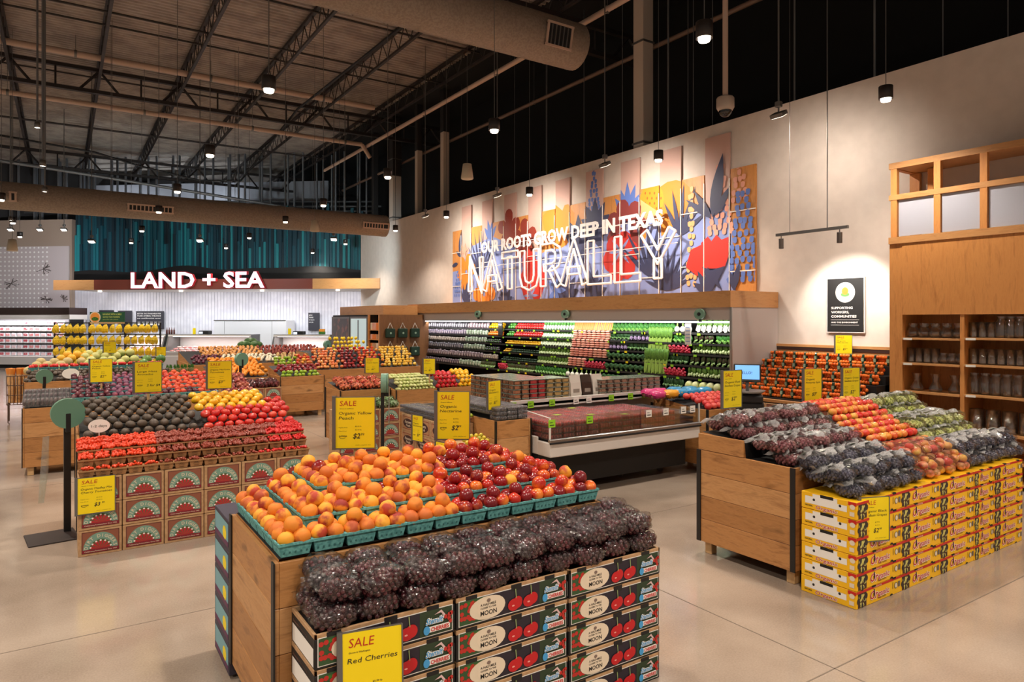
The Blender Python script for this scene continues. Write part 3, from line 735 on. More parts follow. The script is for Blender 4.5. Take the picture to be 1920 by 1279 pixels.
# poster
p0 = atX(1553, 524, WX-.02); p1 = atX(1621, 623, WX-.02); PB = M('poster_black', (34, 33, 34), .5)
yw = p0.y-p1.y; zt_ = p0.z; zb_ = p1.z+.0; hh = zt_-zb_
t = thing('wall_poster', 'black poster SUPPORTING WORKERS, COMMUNITIES on the wall', 'poster', (WX-.04, p0.y, zb_))
part(MB().box(0, .04, -yw-.012, .012, -.012, hh+.012, WHITE), 'frame', t)
b = MB(); fr_ = frame((-.002, 0, 0), (0, -1, 0), (0, 0, 1)); b.rect(fr_, 0, 0, yw, hh, 1, PB)
b.disc(fr_, yw*.5, hh*.74, yw*.27, yw*.27, 2, WHITEP, 28).disc(fr_, yw*.5, hh*.74, yw*.235, yw*.235, 3, M('badge_mint', (196, 222, 208), .6), 28).disc(fr_, yw*.5, hh*.74, yw*.18, yw*.18, 4, CREAM, 24)
b.disc(fr_, yw*.5, hh*.70, yw*.12, yw*.06, 5, M('badge_green', (110, 160, 90), .6), 12).disc(fr_, yw*.5, hh*.765, yw*.09, yw*.10, 6, M('badge_orange', (232, 150, 60), .6), 12)
for k, s_ in enumerate(('SUPPORTING', 'WORKERS,', 'COMMUNITIES')): b.text(fr_, s_, yw*.11, hh*(.43-.08*k), hh*.042, 5, WHITEP, .03, yw*(.6, .5, .7)[k])
b.text(fr_, 'AND THE ENVIRONMENT', yw*.11, hh*.165, hh*.026, 5, WHITEP, .03, yw*.74)
b.rect(fr_, yw*.1, hh*.225, yw*.88, hh*.229, 5, WHITEP).rect(fr_, yw*.1, hh*.125, yw*.88, hh*.129, 5, WHITEP); part(b, 'print', t)
# ================================================================ OAK DISPLAY SHELVES (right edge)
JX = 9.35
yl = atX(1668, 600, JX).y; ya = atX(1692, 600, JX).y; yb1 = atX(1800, 600, JX).y; yb2 = atX(1808, 600, JX).y; yr = 1.2
sh_ = thing('shelving_unit', 'tall oak shelving unit with glazed top and glass vases at right', 'shelves', (JX, yr, 0))
X1 = WX-JX-.01; b = MB()
def Yl(y): return y-yr
z_hd0, z_hd1 = 2.07, 3.02; z_top = atX(1672, 307, JX).z
b.box(0, X1, Yl(yl)-.0, Yl(ya), 0, z_hd1, OAKV).box(0, X1, Yl(yb2), Yl(yb1), 0, z_hd0, OAKV); part(b, 'upright', sh_)
yc = yb2-(ya-yb1); b = MB(); b.box(0, X1, -.0, Yl(yc), 0, z_hd1, OAKV); part(b, 'upright', sh_)
b = MB(); b.box(-.012, .05, Yl(yc), Yl(ya), z_hd0, z_hd1, OAKV); part(b, 'fascia_panel', sh_)
b = MB(); b.box(-.03, .06, 0, Yl(yl), z_hd1+.001, z_hd1+.09, OAKH).box(-.02, X1, 0, Yl(yl), z_top-.08, z_top, OAKH).box(-.02, .05, 0, Yl(yl), z_top-.50, z_top-.43, OAKH)
for px in (1677, 1758, 1845):
    y = atX(px, 400, JX).y; b.box(-.016, .045, Yl(y)-.04, Yl(y)+.04, z_hd1+.09, z_top-.08, OAKV)
    if px < 1700: b.box(X1-.06, X1, Yl(y)-.09, Yl(y)+.04, z_hd1, z_top-.09, OAKV).box(.05, X1, Yl(y)-.03, Yl(y)+.03, z_top-.09, z_top-.01, OAKV).box(.05, X1, Yl(y)-.03, Yl(y)+.03, z_top-.49, z_top-.44, OAKV).box(.3, .36, Yl(y)-.35, Yl(y)-.28, z_top-.43, z_top-.09, OAKV)
part(b, 'glazing_frame', sh_)
FR = M('frosted_pane', (184, 187, 200), .35, spec=.6); b = MB(); cols = [atX(px, 400, JX).y for px in (1677, 1758, 1845)]+[yr-.3]
for a, c in zip(cols, cols[1:]): 
    part(MB().box(.01, .02, Yl(c)+.05, Yl(a)-.05, z_hd1+.1, z_top-.51, FR), 'frosted_pane', sh_)
b = MB().box(X1-.02, X1, 0, Yl(ya), 0, z_hd0, OAKV); part(b, 'back_panel', sh_)
SHZ = [atX(1745, y, JX).z for y in (634, 682, 736)]+[.62, .3, .06]
GL = film('vase_glass', (.93, .93, .92), .15, .15, 12, .06, .015)
b = MB()
def vase(prof, label):
    b = MB().lathe(prof, GL, 18); return P(b, 'glass_vase', 'vase')
V = {'bulb': vase([(0, .01), (.05, .01), (.085, .05), (.088, .08), (.06, .13), (.045, .15), (.06, .19), (.062, .2)], ''),
     'cyl': vase([(0, .01), (.05, .01), (.052, .02), (.052, .2), (.05, .2), (.05, .02)], ''),
     'wide': vase([(0, .01), (.075, .01), (.08, .03), (.08, .27), (.077, .27), (.077, .03)], ''),
     'waist': vase([(0, .01), (.07, .01), (.08, .05), (.04, .13), (.035, .16), (.06, .23), (.065, .24)], ''),
     'ball': vase([(0, .01), (.04, .01), (.07, .05), (.072, .08), (.05, .12), (.04, .14), (.042, .145)], ''),
     'jar': vase([(0, .01), (.07, .01), (.075, .04), (.075, .2), (.045, .24), (.05, .27)], '')}
VN = {'bulb': 'round ribbed glass vase', 'cyl': 'straight clear glass tumbler vase', 'wide': 'wide clear glass cylinder vase', 'waist': 'hourglass clear glass vase', 'ball': 'small round clear glass bud vase', 'jar': 'tall clear glass jar vase'}
lay = [['bulb']*5, ['cyl']*4+['ball']*3, ['waist']*3, ['cyl']*6], [['cyl']*3+['jar']*4, ['cyl']*7, ['jar']*6, ['wide']*4]
SN = ['top shelf', 'second shelf', 'third shelf', 'fourth shelf']
for bay, (ya_, yb_) in enumerate(((ya, yb1), (yb2, yc))):
    zs = [z+(.015 if bay else 0) for z in SHZ]
    sfs = [part(MB().box(-.03, X1-.02, Yl(yb_), Yl(ya_), z-.025, z, OAKH), 'shelf', sh_) for z in zs]
    for k in range(4):
        sf_ = sfs[k]
        items = lay[bay][k]; n = len(items)
        for q, it in enumerate(items):
            y = ya_-(q+.5)*(ya_-yb_)/n
            V[it].put((JX+.14, y, zs[k]-.008), 0, '%s on the %s of the %s bay, %s from the left' % (VN[it], SN[k], 'left' if bay == 0 else 'right', nth(q)), 'clear glass vases on the oak shelves')
        tg_ = MB().box(-.036, -.03, Yl(ya_)-.14, Yl(ya_)-.03, z_hd0*0+zs[k]-.03, zs[k]-.003, WHITEP); part(tg_, 'shelf_tag', sf_)
# ================================================================ REFRIGERATED WALL CASE
KX = 8.75; K0 = 7.05; K1 = 18.8
kc = thing('refrigerated_wall_case', 'long refrigerated vegetable case under an oak header on the right wall', 'refrigerated case', (KX, K0, 0)); LK = K1-K0
part(MB().box(-.06, WX-KX-.01, -.05, LK+.1, 2.2, 2.46, OAKH), 'oak_header', kc)
BAND = M('case_band', (206, 196, 190), .5)
part(MB().box(0, .6, 0, LK, 2.0, 2.2, BAND), 'canopy', kc); part(MB().box(0, WX-KX-.01, -.04, 0, 0, 2.2, M('case_end', (196, 186, 182), .45)).box(-.02, .0, -.04, .0, 0, 2.2, STEEL), 'end_panel', kc)
part(MB().box(0, WX-KX-.01, LK, LK+.04, 0, 2.2, BAND), 'end_panel', kc)
part(MB().box(.95, 1.0, 0, LK, .0, 2.0, DARK).box(.2, 1.0, 0, LK, 0, .45, BAND), 'back_panel', kc)
KZ = [1.78, 1.60, 1.42, 1.23, 1.03, .82]        # shelf heights
KD = [.28, .24, .20, .15, .09, .02]             # how far back each shelf edge stands
KSH = []
for z, d in zip(KZ, KD): KSH.append(part(MB().box(d, .95, 0, LK, z-.025, z, DARK).box(d-.006, d, 0, LK, z-.03, z+.005, M('price_rail', (40, 40, 40), .5)), 'shelf', kc))
TAGG = M('tag_green', (150, 214, 40), .6); b = MB()
for k, (z, d) in enumerate(zip(KZ, KD)):
    for q in range(20):
        if q > 15: continue
        y = R.uniform(.4, .9)+q*.44; part(MB().box(d-.012, d-.009, y, y+.07, z-.045, z-.008, TAGG if R.random() < .75 else YEL), 'price_tag', KSH[k])
tb_ = MB().cyl((.05, .05, 1.965), (.05, LK-.05, 1.965), .016, M('case_tube', (250, 250, 255), .4, emit=1.5), 8); part(tb_, 'light_tube', kc)
for k in range(4):
    o = area((KX+.10, K0+LK*(k+.5)/4, 1.94), None, .10, LK/4-.1, 15, (1, .97, .95)); o.rotation_euler = (0, math.radians(-38), 0)
# produce in the case: each bunch or pack a thing of its own
def bunch(name, col, col2, ln, r, n=6, stalk=None, taper=.5, cat='vegetable', up=False):
    """leafy bunch lying with its leaves back and stems to the front (-x)"""
    m = M(name+'_leaf', col, .6, nz=(30, col2, .35, .65)); b = MB()
    for k in range(n):
        a = R.uniform(-.5, .5); z = R.uniform(.2, 1.2)*r
        y = R.uniform(-r, r)*.7
        b.sph((ln*.62, y, z+.01), (ln*.42, r*.5, r*.45), m, 6, 5, lambda v: 1+.25*math.sin(9*v[0]+7*v[1]+k))
    if stalk: 
        s_ = M(name+'_stalk', stalk, .5); [b.cyl((-.0, R.uniform(-r, r)*.5, r*.3+.005*k), (ln*.5, R.uniform(-r, r)*.7, r*.5+.006*k), r*.16, s_, 5) for k in range(4)]
    return m, b
def stand_bunch(col, col2, h, r, nm, stalk, sk=.45):
    """bunch facing the shopper: stems out, leaves hanging"""
    m = M(nm+'_leaf', col, .6, nz=(30, col2, .35, .65)); s_ = M(nm+'_stalk', stalk, .45); b = MB()
    for k in range(7):
        y = R.uniform(-r, r)*.8; dz = R.uniform(-.02, .02)
        b.cyl((.0+R.uniform(0, .02), y*.7, dz+h*.02+.02), (.04, y, h*sk+dz), r*.26, s_, 5, r*.2)
        b.sph((.05, y, h*(sk+.28)+dz), (r*.45, r*.36, h*.30), m, 6, 5, lambda v: 1+.2*math.sin(8*v[2]+5*v[0]+k))
    return b
def simple(fn): b = MB(); fn(b); return b
RPK = {}
def mk(key, b, cat, lab): RPK[key] = (P(b, key, cat), lab)
mk('leek_bunch', stand_bunch((110, 150, 60), (70, 120, 50), .17, .045, 'leek', (236, 240, 220), .62), 'vegetable', 'white and green leek bunch')
mk('scallion_bunch', stand_bunch((90, 160, 60), (60, 130, 50), .17, .04, 'scallion', (232, 240, 224), .5), 'vegetable', 'bunch of green onions')
mk('bok_choy', stand_bunch((80, 130, 50), (50, 100, 40), .17, .05, 'bok', (214, 226, 190), .5), 'vegetable', 'pale green bok choy head')
mk('romaine_lettuce', stand_bunch((110, 150, 60), (80, 130, 46), .17, .05, 'romaine', (196, 214, 150), .35), 'vegetable', 'green romaine lettuce head')
mk('leaf_lettuce', stand_bunch((66, 110, 46), (84, 44, 50), .16, .055, 'leafl', (150, 180, 110), .3), 'vegetable', 'dark leaf lettuce head')
mk('celery_bunch', stand_bunch((104, 150, 50), (80, 124, 42), .30, .045, 'celery', (150, 182, 80), .75), 'vegetable', 'light green celery bunch')
mk('kale_bunch', stand_bunch((44, 92, 40), (30, 70, 34), .17, .055, 'kale', (110, 150, 90), .25), 'vegetable', 'dark curly kale bunch')
mk('parsley_bunch', stand_bunch((60, 134, 44), (40, 106, 34), .16, .055, 'parsley', (120, 170, 80), .3), 'vegetable', 'bright green parsley bunch')
mk('purple_kale_bunch', stand_bunch((58, 74, 66), (44, 54, 60), .17, .05, 'pkale', (120, 96, 130), .4), 'vegetable', 'slate purple kale bunch')
def carrots(b):
    for k in range(7): y = -.045+.015*k; c = M('carrot_'+('a', 'b', 'c')[k % 3], ((232, 120, 40), (240, 140, 50), (222, 104, 40))[k % 3], .5); b.cyl((0, y, .01), (.06, y*.9, .17), .008, c, 6, .014)
mk('carrot_bunch', simple(carrots), 'carrot', 'bunch of orange carrots')
def carrots2(b):
    for k in range(7): y = -.045+.015*k; c = M('rainbow_'+('a', 'b', 'c')[k % 3], ((240, 190, 60), (150, 70, 90), (236, 130, 50))[k % 3], .5); b.cyl((0, y, .01), (.06, y*.9, .17), .008, c, 6, .014)
mk('rainbow_carrot_bunch', simple(carrots2), 'carrot', 'bunch of yellow and purple carrots')
def rounds(c, r, n, seed, sq=1.):
    def f(b):
        q = random.Random(seed)
        for k in range(n): b.sph((q.uniform(0, .03), q.uniform(-.05, .05), .02+q.uniform(0, .10)), (r, r, r*sq), M(*c, .35), 8, 6)
    return f
mk('radish_bunch', simple(rounds(('radish', (190, 40, 66)), .022, 14, 1)), 'radish', 'bunch of red radishes')
mk('pink_root_bag', simple(lambda b: [b.sph((.03, 0, .03+.04*k), (.05, .055, .022), M('pink_root', (232, 150, 130), .5, rnd=(236, 176, 150)), 8, 5) for k in range(4)]), 'vegetable', 'bag of pink and orange baby carrots')
mk('broccoli_head', simple(lambda b: ([b.sph((.03+random.Random(k).uniform(-.02, .02), random.Random(k+9).uniform(-.04, .04), .06+random.Random(k+5).uniform(-.02, .05)), .03, M('broccoli', (44, 84, 44), .8, nz=(60, (62, 106, 56), .4, .6)), 7, 5) for k in range(9)], b.cyl((.03, 0, 0), (.03, 0, .05), .018, M('broc_stalk', (150, 180, 110), .6), 8))), 'broccoli', 'dark green broccoli crown')
mk('fennel_bulb', simple(lambda b: b.sph((.03, 0, .05), (.04, .045, .05), M('fennel', (238, 238, 224), .4), 9, 6).cyl((.03, 0, .08), (.05, .01, .15), .012, M('fennel_g', (150, 190, 100), .5), 6)), 'vegetable', 'white fennel bulb')
mk('napa_cabbage', simple(lambda b: b.sph((.05, 0, .07), (.08, .055, .07), M('napa', (204, 216, 130), .5, nz=(12, (226, 228, 180), .4, .6)), 9, 7)), 'cabbage', 'pale yellow napa cabbage')
def pep(c, nm): mk(nm, simple(lambda b: b.sph((.03, 0, .04), (.042, .042, .04), M('pep_'+nm, c, .22, coat=.5), 10, 7, lambda v: 1+.06*math.cos(4*math.atan2(v[1], v[2]))-.12*(abs(v[0]) > .9)).cyl((-.012, 0, .04), (-.03, .004, .045), .006, GREENL, 5)), 'pepper', nm.replace('_', ' '))
pep((250, 196, 20), 'yellow_bell_pepper'); pep((244, 130, 24), 'orange_bell_pepper'); pep((214, 34, 36), 'red_bell_pepper'); pep((70, 140, 44), 'green_bell_pepper')
mk('eggplant', simple(lambda b: b.sph((.05, 0, .035), (.08, .035, .035), M('eggplant', (38, 24, 40), .2, coat=.5), 9, 6).cyl((-.03, 0, .035), (-.045, 0, .037), .014, GREENL, 6)), 'eggplant', 'dark purple eggplant')
mk('zucchini', simple(lambda b: b.sph((.06, 0, .024), (.10, .024, .024), M('zucchini', (34, 62, 34), .35), 8, 6)), 'zucchini', 'dark green zucchini')
mk('yellow_squash', simple(lambda b: b.sph((.05, 0, .026), (.08, .026, .026), M('ysquash', (240, 186, 40), .35), 8, 6)), 'squash', 'yellow squash')
def pack(nm, c1, c2, lab, w_=.13, h=.15):
    mk(nm, simple(lambda b: (b.rbox(0, .06, -w_/2, w_/2, 0, h, .02, M(nm+'_fill', c1, .35, coat=.6, nz=(45, c2, .35, .6)), None, True), b.rbox(-.004, .0, -w_*.3, w_*.3, h*.25, h*.6, .001, M(nm+'_lab', tuple(min(255, int(v*.6+100)) for v in c2), .5)))), 'bag', lab)
pack('salad_pack', (72, 70, 78), (120, 116, 126), 'clear bagged salad pack', .11, .13); pack('salad_tub', (56, 52, 60), (112, 92, 100), 'dark packaged salad tub', .12, .12)
pack('green_pack', (92, 120, 84), (170, 184, 160), 'pale green bagged greens', .12, .13); pack('mixed_pack', (104, 88, 84), (170, 150, 160), 'pink and white bagged vegetables', .12, .13)
pack('blue_pack', (76, 82, 110), (150, 130, 146), 'blue and pink salad bag', .11, .13); pack('mushroom_pack', (120, 104, 92), (190, 176, 160), 'mushroom pack in film', .12, .11)
# sections: (px from, px to, [six shelves of item names, spacing])
SEC = [(770, 866, ['salad_pack', 'blue_pack', 'mushroom_pack', 'salad_pack', 'mixed_pack', 'salad_tub'], .125),
       (866, 907, ['mixed_pack', 'green_pack', 'green_pack', 'green_pack', 'mixed_pack', 'green_pack'], .135),
       (907, 934, ['yellow_bell_pepper', 'orange_bell_pepper', 'eggplant', 'eggplant', 'mushroom_pack', 'leaf_lettuce'], .09),
       (942, 955, ['green_bell_pepper', 'green_bell_pepper', 'yellow_squash', 'yellow_squash', 'zucchini', 'radish_bunch'], .09),
       (955, 1008, ['red_bell_pepper', 'red_bell_pepper', 'yellow_squash', 'zucchini', 'zucchini', 'leaf_lettuce'], .09),
       (1008, 1066, ['scallion_bunch', 'bok_choy', 'bok_choy', 'romaine_lettuce', 'romaine_lettuce', 'parsley_bunch'], .12),
       (1066, 1100, ['carrot_bunch', 'pink_root_bag', 'pink_root_bag', 'pink_root_bag', 'pink_root_bag', 'fennel_bulb'], .125),
       (1100, 1135, ['rainbow_carrot_bunch', 'pink_root_bag', 'pink_root_bag', 'pink_root_bag', 'radish_bunch', 'fennel_bulb'], .125),
       (1135, 1170, ['parsley_bunch', 'kale_bunch', 'purple_kale_bunch', 'broccoli_head', 'broccoli_head', 'broccoli_head'], .13),
       (1170, 1208, ['parsley_bunch', 'purple_kale_bunch', 'kale_bunch', 'broccoli_head', 'broccoli_head', 'broccoli_head'], .13),
       (1208, 1250, ['parsley_bunch', None, 'celery_bunch', None, 'celery_bunch', None, ], .11),
       (1250, 1284, ['fennel_bulb', 'parsley_bunch', 'radish_bunch', 'kale_bunch', 'radish_bunch', 'kale_bunch'], .115),
       (1290, 1330, ['leek_bunch', 'leaf_lettuce', 'romaine_lettuce', 'leaf_lettuce', 'romaine_lettuce', 'napa_cabbage'], .12),
       (1330, 1372, ['leek_bunch', 'parsley_bunch', 'romaine_lettuce', 'leaf_lettuce', 'romaine_lettuce', 'napa_cabbage'], .12)]
SHN = ['top', 'second', 'third', 'fourth', 'fifth', 'lowest']
secn = {}
for si, (pa, pb, items, dy) in enumerate(SEC):
    y1 = atX(pa, 600, KX+.15).y; y0 = max(K0+.05, atX(pb, 600, KX+.15).y)
    for k, it in enumerate(items):
        if not it: continue
        pr_, lab = RPK[it]; n = max(1, int((y1-y0)/(dy*(.8 if 'bunch' in it or 'lettuce' in it or 'choy' in it else 1)))); st = (y1-y0)/n
        small = it in ('yellow_bell_pepper', 'orange_bell_pepper', 'red_bell_pepper', 'green_bell_pepper', 'zucchini', 'yellow_squash', 'eggplant')
        for lv in range(2 if small else 1):
            for q in range(n):
                y = y1-(q+.5)*st
                if small and lv: y -= st/2*(1 if q < n-1 else 0)
                pr_.put((KX+KD[k]+.025+(.03*lv), y, KZ[k]-.001+(.062*lv if 'pepper' in it else .045*lv)), (0, 0, R.uniform(-.15, .15)),
                        '%s%s, %s shelf, %s wall case bay, %s from left' % (lab, (', lower layer', ', upper layer')[lv] if small else '', SHN[k], nth(si), nth(q)),
                        lab+'s in the wall case', ((1.1, 1.35, 1.12) if not small and 'pack' not in it and 'tub' not in it else (1, .86, R.uniform(1.0, 1.22)) if 'pack' in it or 'tub' in it else (1.08, 1.08, 1.08)))
# black sign and white sign in the case
o = MB().box(0, .02, -.18, 0, 0, .32, DARK).text(frame((-.001, 0, 0), (0, -1, 0), (0, 0, 1)), 'FRESH', .02, .25, .02, 1, WHITEP, .02, .14).build('case_sign')
o.location = (KX+.2, atX(934, 600, KX+.2).y, 1.62); tag(o, 'narrow black sign between the yellow and green peppers', 'sign')
MB_s = MB().box(0, .01, -.13, 0, 0, .38, WHITEP); [MB_s.box(-.002, 0, -.11, -.02, .05+.06*k, .065+.06*k, M('faint_text', (150, 170, 210), .6)) for k in range(5)]
o = MB_s.build('case_sign'); o.location = (KX+.08, atX(1284, 600, KX+.08).y, 1.58); tag(o, 'tall white paper sign hanging beside the fennel bulbs', 'sign')
# bag roll dispensers on the canopy
DG = M('bag_roll_green', (108, 148, 126), .35, nz=(8, (136, 172, 150), .4, .6)); DGD = M('dispenser_green', (104, 146, 124), .4)
def roll(label, loc, rz, pole=None, hang=True, r=.10):
    t = thing('bag_dispenser', label, 'bag dispenser', loc, rz)
    part(MB().cyl((0, -.035, 0), (0, .035, 0), r, DG, 24).cyl((0, -.04, 0), (0, .04, 0), r*.35, DARK, 12), 'bag_roll', t)
    part(MB().cyl((0, -.05, 0), (0, -.04, 0), r*1.02, DGD, 24).rbox(-.02, .02, -.055, .0, -r-.04, 0, .004, BLACK), 'bracket', t)
    return t
for k, px in enumerate((1312, 1060, 896)):
    p = atX(px, 589, KX-.10); roll('green bag roll on the white canopy of the wall case, %s from the right' % nth(k), p, PI/2+.35, r=.085)
# ================================================================ helpers for the islands
OAKP = [wood('oak_board_%s' % n_, a, b_, c, 'xy') for n_, a, b_, c in (('warm', (170, 116, 64), (190, 136, 82), (140, 92, 50)), ('light', (182, 130, 78), (200, 150, 98), (154, 106, 62)), ('deep', (158, 106, 58), (178, 126, 74), (128, 82, 44)))]
def boards(b, axis, a0, a1, c, z0, z1, th=.02, n=4, gap=.003):
    """planked panel; axis 'x' spans x at y=c, axis 'y' spans y at x=c"""
    for k in range(n):
        za = z0+(z1-z0)*k/n; zb = z0+(z1-z0)*(k+1)/n-gap
        if axis == 'x': b.rbox(a0, a1, c-th/2, c+th/2, za, zb, .002, OAKP[(k*2+int(a0*10)) % 3])
        else: b.rbox(c-th/2, c+th/2, a0, a1, za, zb, .002, OAKP[(k*2+int(c*10)) % 3])
    return b
def bin_(label, x0, x1, y0, y1, zt, deck, front=True, back=True, step=None, left=True, right=True, edges=True, posts=()):
    """free standing oak produce bin; deck = [(y, z), ...] profile of the sloped display board"""
    t = thing('produce_bin', label, 'produce bin', (x0, y0, 0)); W_ = x1-x0; D_ = y1-y0; zb = .11
    for q, on in ((0, left), (W_, right)):
        if not on: continue
        c = .011 if q == 0 else W_-.011
        part(boards(MB(), 'y', 0, D_, c, zb, zt), 'end_panel', t)
        if step: ya, z2 = step; part(boards(MB(), 'y', ya, D_, c, zt+.002, z2, n=1), 'raised_end_board', t)
    if front: part(boards(MB(), 'x', .022, W_-.022, .011, zb, zt-.002), 'front_panel', t)
    else: part(MB().rbox(.022, W_-.022, 0, .022, zt-.06, zt-.001, .003, OAKP[1]), 'front_rail', t)
    if back: part(boards(MB(), 'x', .022, W_-.022, D_-.011, zb, zt-.002), 'back_panel', t)
    if edges:
        for q in (0, W_):
            s_ = -.008 if q == 0 else W_+.008
            part(MB().box(min(q, s_), max(q, s_), -.012, .03, zb, zt, BLACK), 'edge_strip', t)
            part(MB().box(min(q, s_), max(q, s_), D_-.03, D_+.012, zb, zt, BLACK), 'edge_strip', t)
        for q in posts: part(MB().box(q-.02, q+.02, -.014, -.001, zb, zt, BLACK), 'edge_strip', t)
    for qx in (.05, W_-.12):
        for qy in (.03, D_-.10): part(MB().rbox(qx, qx+.07, qy, qy+.07, 0, zb+.02, .004, PINE), 'leg', t)
    b = MB(); pts = [(y-y0, z) for y, z in deck]
    vs = [(.024, y, z) for y, z in pts]+[(W_-.024, y, z) for y, z in pts]; n = len(pts)
    b.add(vs, [(k, k+n, k+n+1, k+1) for k in range(n-1)], DARK)
    for s_ in (0, 1):
        q = vs[s_*n:(s_+1)*n]; b.add(q+[(q[-1][0], q[-1][1], zt-.05), (q[0][0], q[0][1], zt-.05)], [tuple(range(n+2))], OAKP[0])
    b.add([vs[n-1], vs[-1], (vs[-1][0], vs[-1][1], zt-.05), (vs[n-1][0], vs[n-1][1], zt-.05)], [(0, 1, 2, 3)], OAKP[0])
    part(b, 'display_board', t)
    return t
def heap(proto, what, place, x0, x1, rows, dx, group, rot=None, jit=.004, sc=(.95, 1.05), trim=0, layer=None):
    """rows = [(y, z), ...] from front to back"""
    for r_, (y, z) in enumerate(rows):
        a, b_ = x0+trim*r_, x1-trim*r_; n = max(1, int((b_-a)/dx)); st = (b_-a)/n
        off = st/2*(r_ % 2) if st < .075 or y < 12 else ((r_*.39) % 1-.5)*st
        for k in range(n-(1 if r_ % 2 and n > 1 else 0)):
            lab = '%s %s, %s row from the front, %s from the left' % (what, place, nth(r_), nth(k))
            pr_ = proto[(k*7+r_*3) % len(proto)] if isinstance(proto, list) else proto
            pr_.put((a+st*(k+.5)+off+(R.uniform(-.03, .03) if y > 12 else 0)+R.uniform(-jit, jit), y+R.uniform(-jit, jit), z+R.uniform(-jit, jit)*.5), rot() if rot else rr(.5), lab, group, R.uniform(*sc))
def slope(y0, z0, y1, z1, n): return [(y0+(y1-y0)*k/max(1, n-1), z0+(z1-z0)*k/max(1, n-1)) for k in range(n)]
# sale signs
def sale(label, loc, rz, w_, h, lines, price, stick=None, hung=False, side=1, state='Grown in California'):
    t = thing('sale_sign', label, 'price sign', loc, rz)
    b = MB().box(-w_/2, w_/2, 0, .003, 0, h, YEL); f = frame((-w_/2, -.0005, 0), (1, 0, 0), (0, 0, 1)); u = w_
    b.text(f, 'SALE', u*.10, h*.84, h*.10, 1, REDINK, .0, u*.42, .12).text(f, state, u*.10, h*.775, h*.018, 1, INK, .01, u*.36, .2)
    for k, l in enumerate(lines): b.text(f, l, u*.08, h*(.665-.095*k), h*.058, 1, INK, .0, u*min(.84, .075*len(l)), .15)
    b.text(f, 'Regular Price', u*.08, h*.40, h*.017, 1, INK, 0, u*.22).text(f, price.replace('$', '$')+' lb', u*.5, h*.42, h*.02, 1, INK, 0, u*.16)
    b.text(f, 'Sale Price', u*.08, h*.33, h*.017, 1, INK, 0, u*.2).text(f, price+' lb', u*.5, h*.35, h*.02, 1, INK, 0, u*.16)
    b.text(f, 'prime', u*.09, h*.225, h*.035, 1, INK, .02, u*.2); arc = [(u*(.10+.15*q/8), h*(.205-.018*math.sin(PI*q/8))) for q in range(9)]
    b.poly(f, arc+[(x, y+h*.007) for x, y in reversed(arc)], 1, INK)
    wmax = u*.5
    main, sm = price[:-3] if '.' in price else price, price[-2:] if '.' in price else ''
    b.text(f, main, u*.44, h*.19, h*(.10 if len(main) < 4 else .07), 1, INK, .012, None if len(main) < 4 else wmax, .2)
    if sm: b.text(f, sm, u*(.47+.085*len(main)), h*.245, h*.05, 1, INK, 0, None, .2)
    b.text(f, 'while supplies last', u*.5, h*.05, h*.014, 1, INK, 0, u*.4)
    part(b, 'sign_card', t)
    fr__ = MB()
    if side: xx = -w_/2*side; fr__.box(min(xx, xx-.022*side), max(xx, xx-.022*side), -.004, .014, -.01, h+.01, GREY)
    fr__.box(-w_/2-.004, w_/2+.004, .003, .009, -.008, h+.006, GREY).box(w_/2, w_/2+.006, -.003, .006, -.008, h+.006, GREY).box(-w_/2, w_/2, -.003, .006, -.008, -.001, GREY)
    part(fr__, 'sign_frame', t)
    if stick: part(MB().rbox(-.012, .012, .009, .027, -stick, h*.3, .003, PINE), 'wooden_stake', t)
    return t
def face(p): return math.atan2(p[0], -p[1])*0-YAW*0+math.atan2(-(0-p[0]), -(0-p[1]))*-1   # yaw that turns a card's front to the aisle
# big loose boxes
def dig_art(b, f, w_, h):
    fr1 = M('digger_border', (94, 44, 40), .7); tl = M('digger_teal', (118, 156, 140), .7); rd = M('digger_red', (178, 36, 44), .7); gr = M('digger_green', (70, 100, 60), .7)
    x0, y0, x1, y1 = w_*.08, h*.10, w_*.94, h*.92; b.rect(f, x0, y0, x1, y1, 1, fr1); b.rect(f, x0+.006, y0+.006, x1-.006, y1-.006, 2, M('digger_ground', (140, 84, 62), .7))
    cx_ = (x0+x1)/2; rx = (x1-x0)*.46; ry = (y1-y0)*.76; yb = y0+h*.14
    b.disc(f, cx_, yb, rx, ry, 3, tl, 22, 0, PI)
    wd = 'DIRT DIGGERS'
    for k, ch in enumerate(wd):
        if ch == ' ': continue
        a = PI-(k+.6)*PI/(len(wd)+.2); px_, py_ = cx_+rx*.79*math.cos(a), yb+ry*.74*math.sin(a); an = a-PI/2
        o, u, v, n = f; uu = u*math.cos(an)+v*math.sin(an); vv = v*math.cos(an)-u*math.sin(an)
        b.text((o+u*px_+v*py_, uu, vv, n), ch, 0, -.005, h*.12, 4, M('digger_letter', (214, 204, 178), .7), .02, None, 0, 'C')
    b.disc(f, cx_, yb, rx*.66, ry*.58, 4, gr, 16, 0, PI)
    for k in range(7): 
        a = PI*(k+.5)/7; q = [(cx_, yb)]
        for da in (-.17, -.08, .08, .17): r_ = .60 if abs(da) > .1 else .64; q.append((cx_+rx*r_*math.cos(a+da), yb+ry*r_*.82*math.sin(a+da)))
        b.poly(f, q, 5, rd)
        b.disc(f, cx_+rx*.60*math.cos(a), yb+ry*.50*math.sin(a), .008, .008, 6, WHITEP, 6)
    b.rect(f, x0+.004, y0+.004, x1-.004, yb, 7, M('digger_strip', (130, 30, 44), .7)); b.text(f, 'Celebrating Farmworkers Since 1985', x0+.02, y0+h*.05, h*.045, 8, M('digger_letter', (214, 204, 178), .7), .01, (x1-x0)*.86)
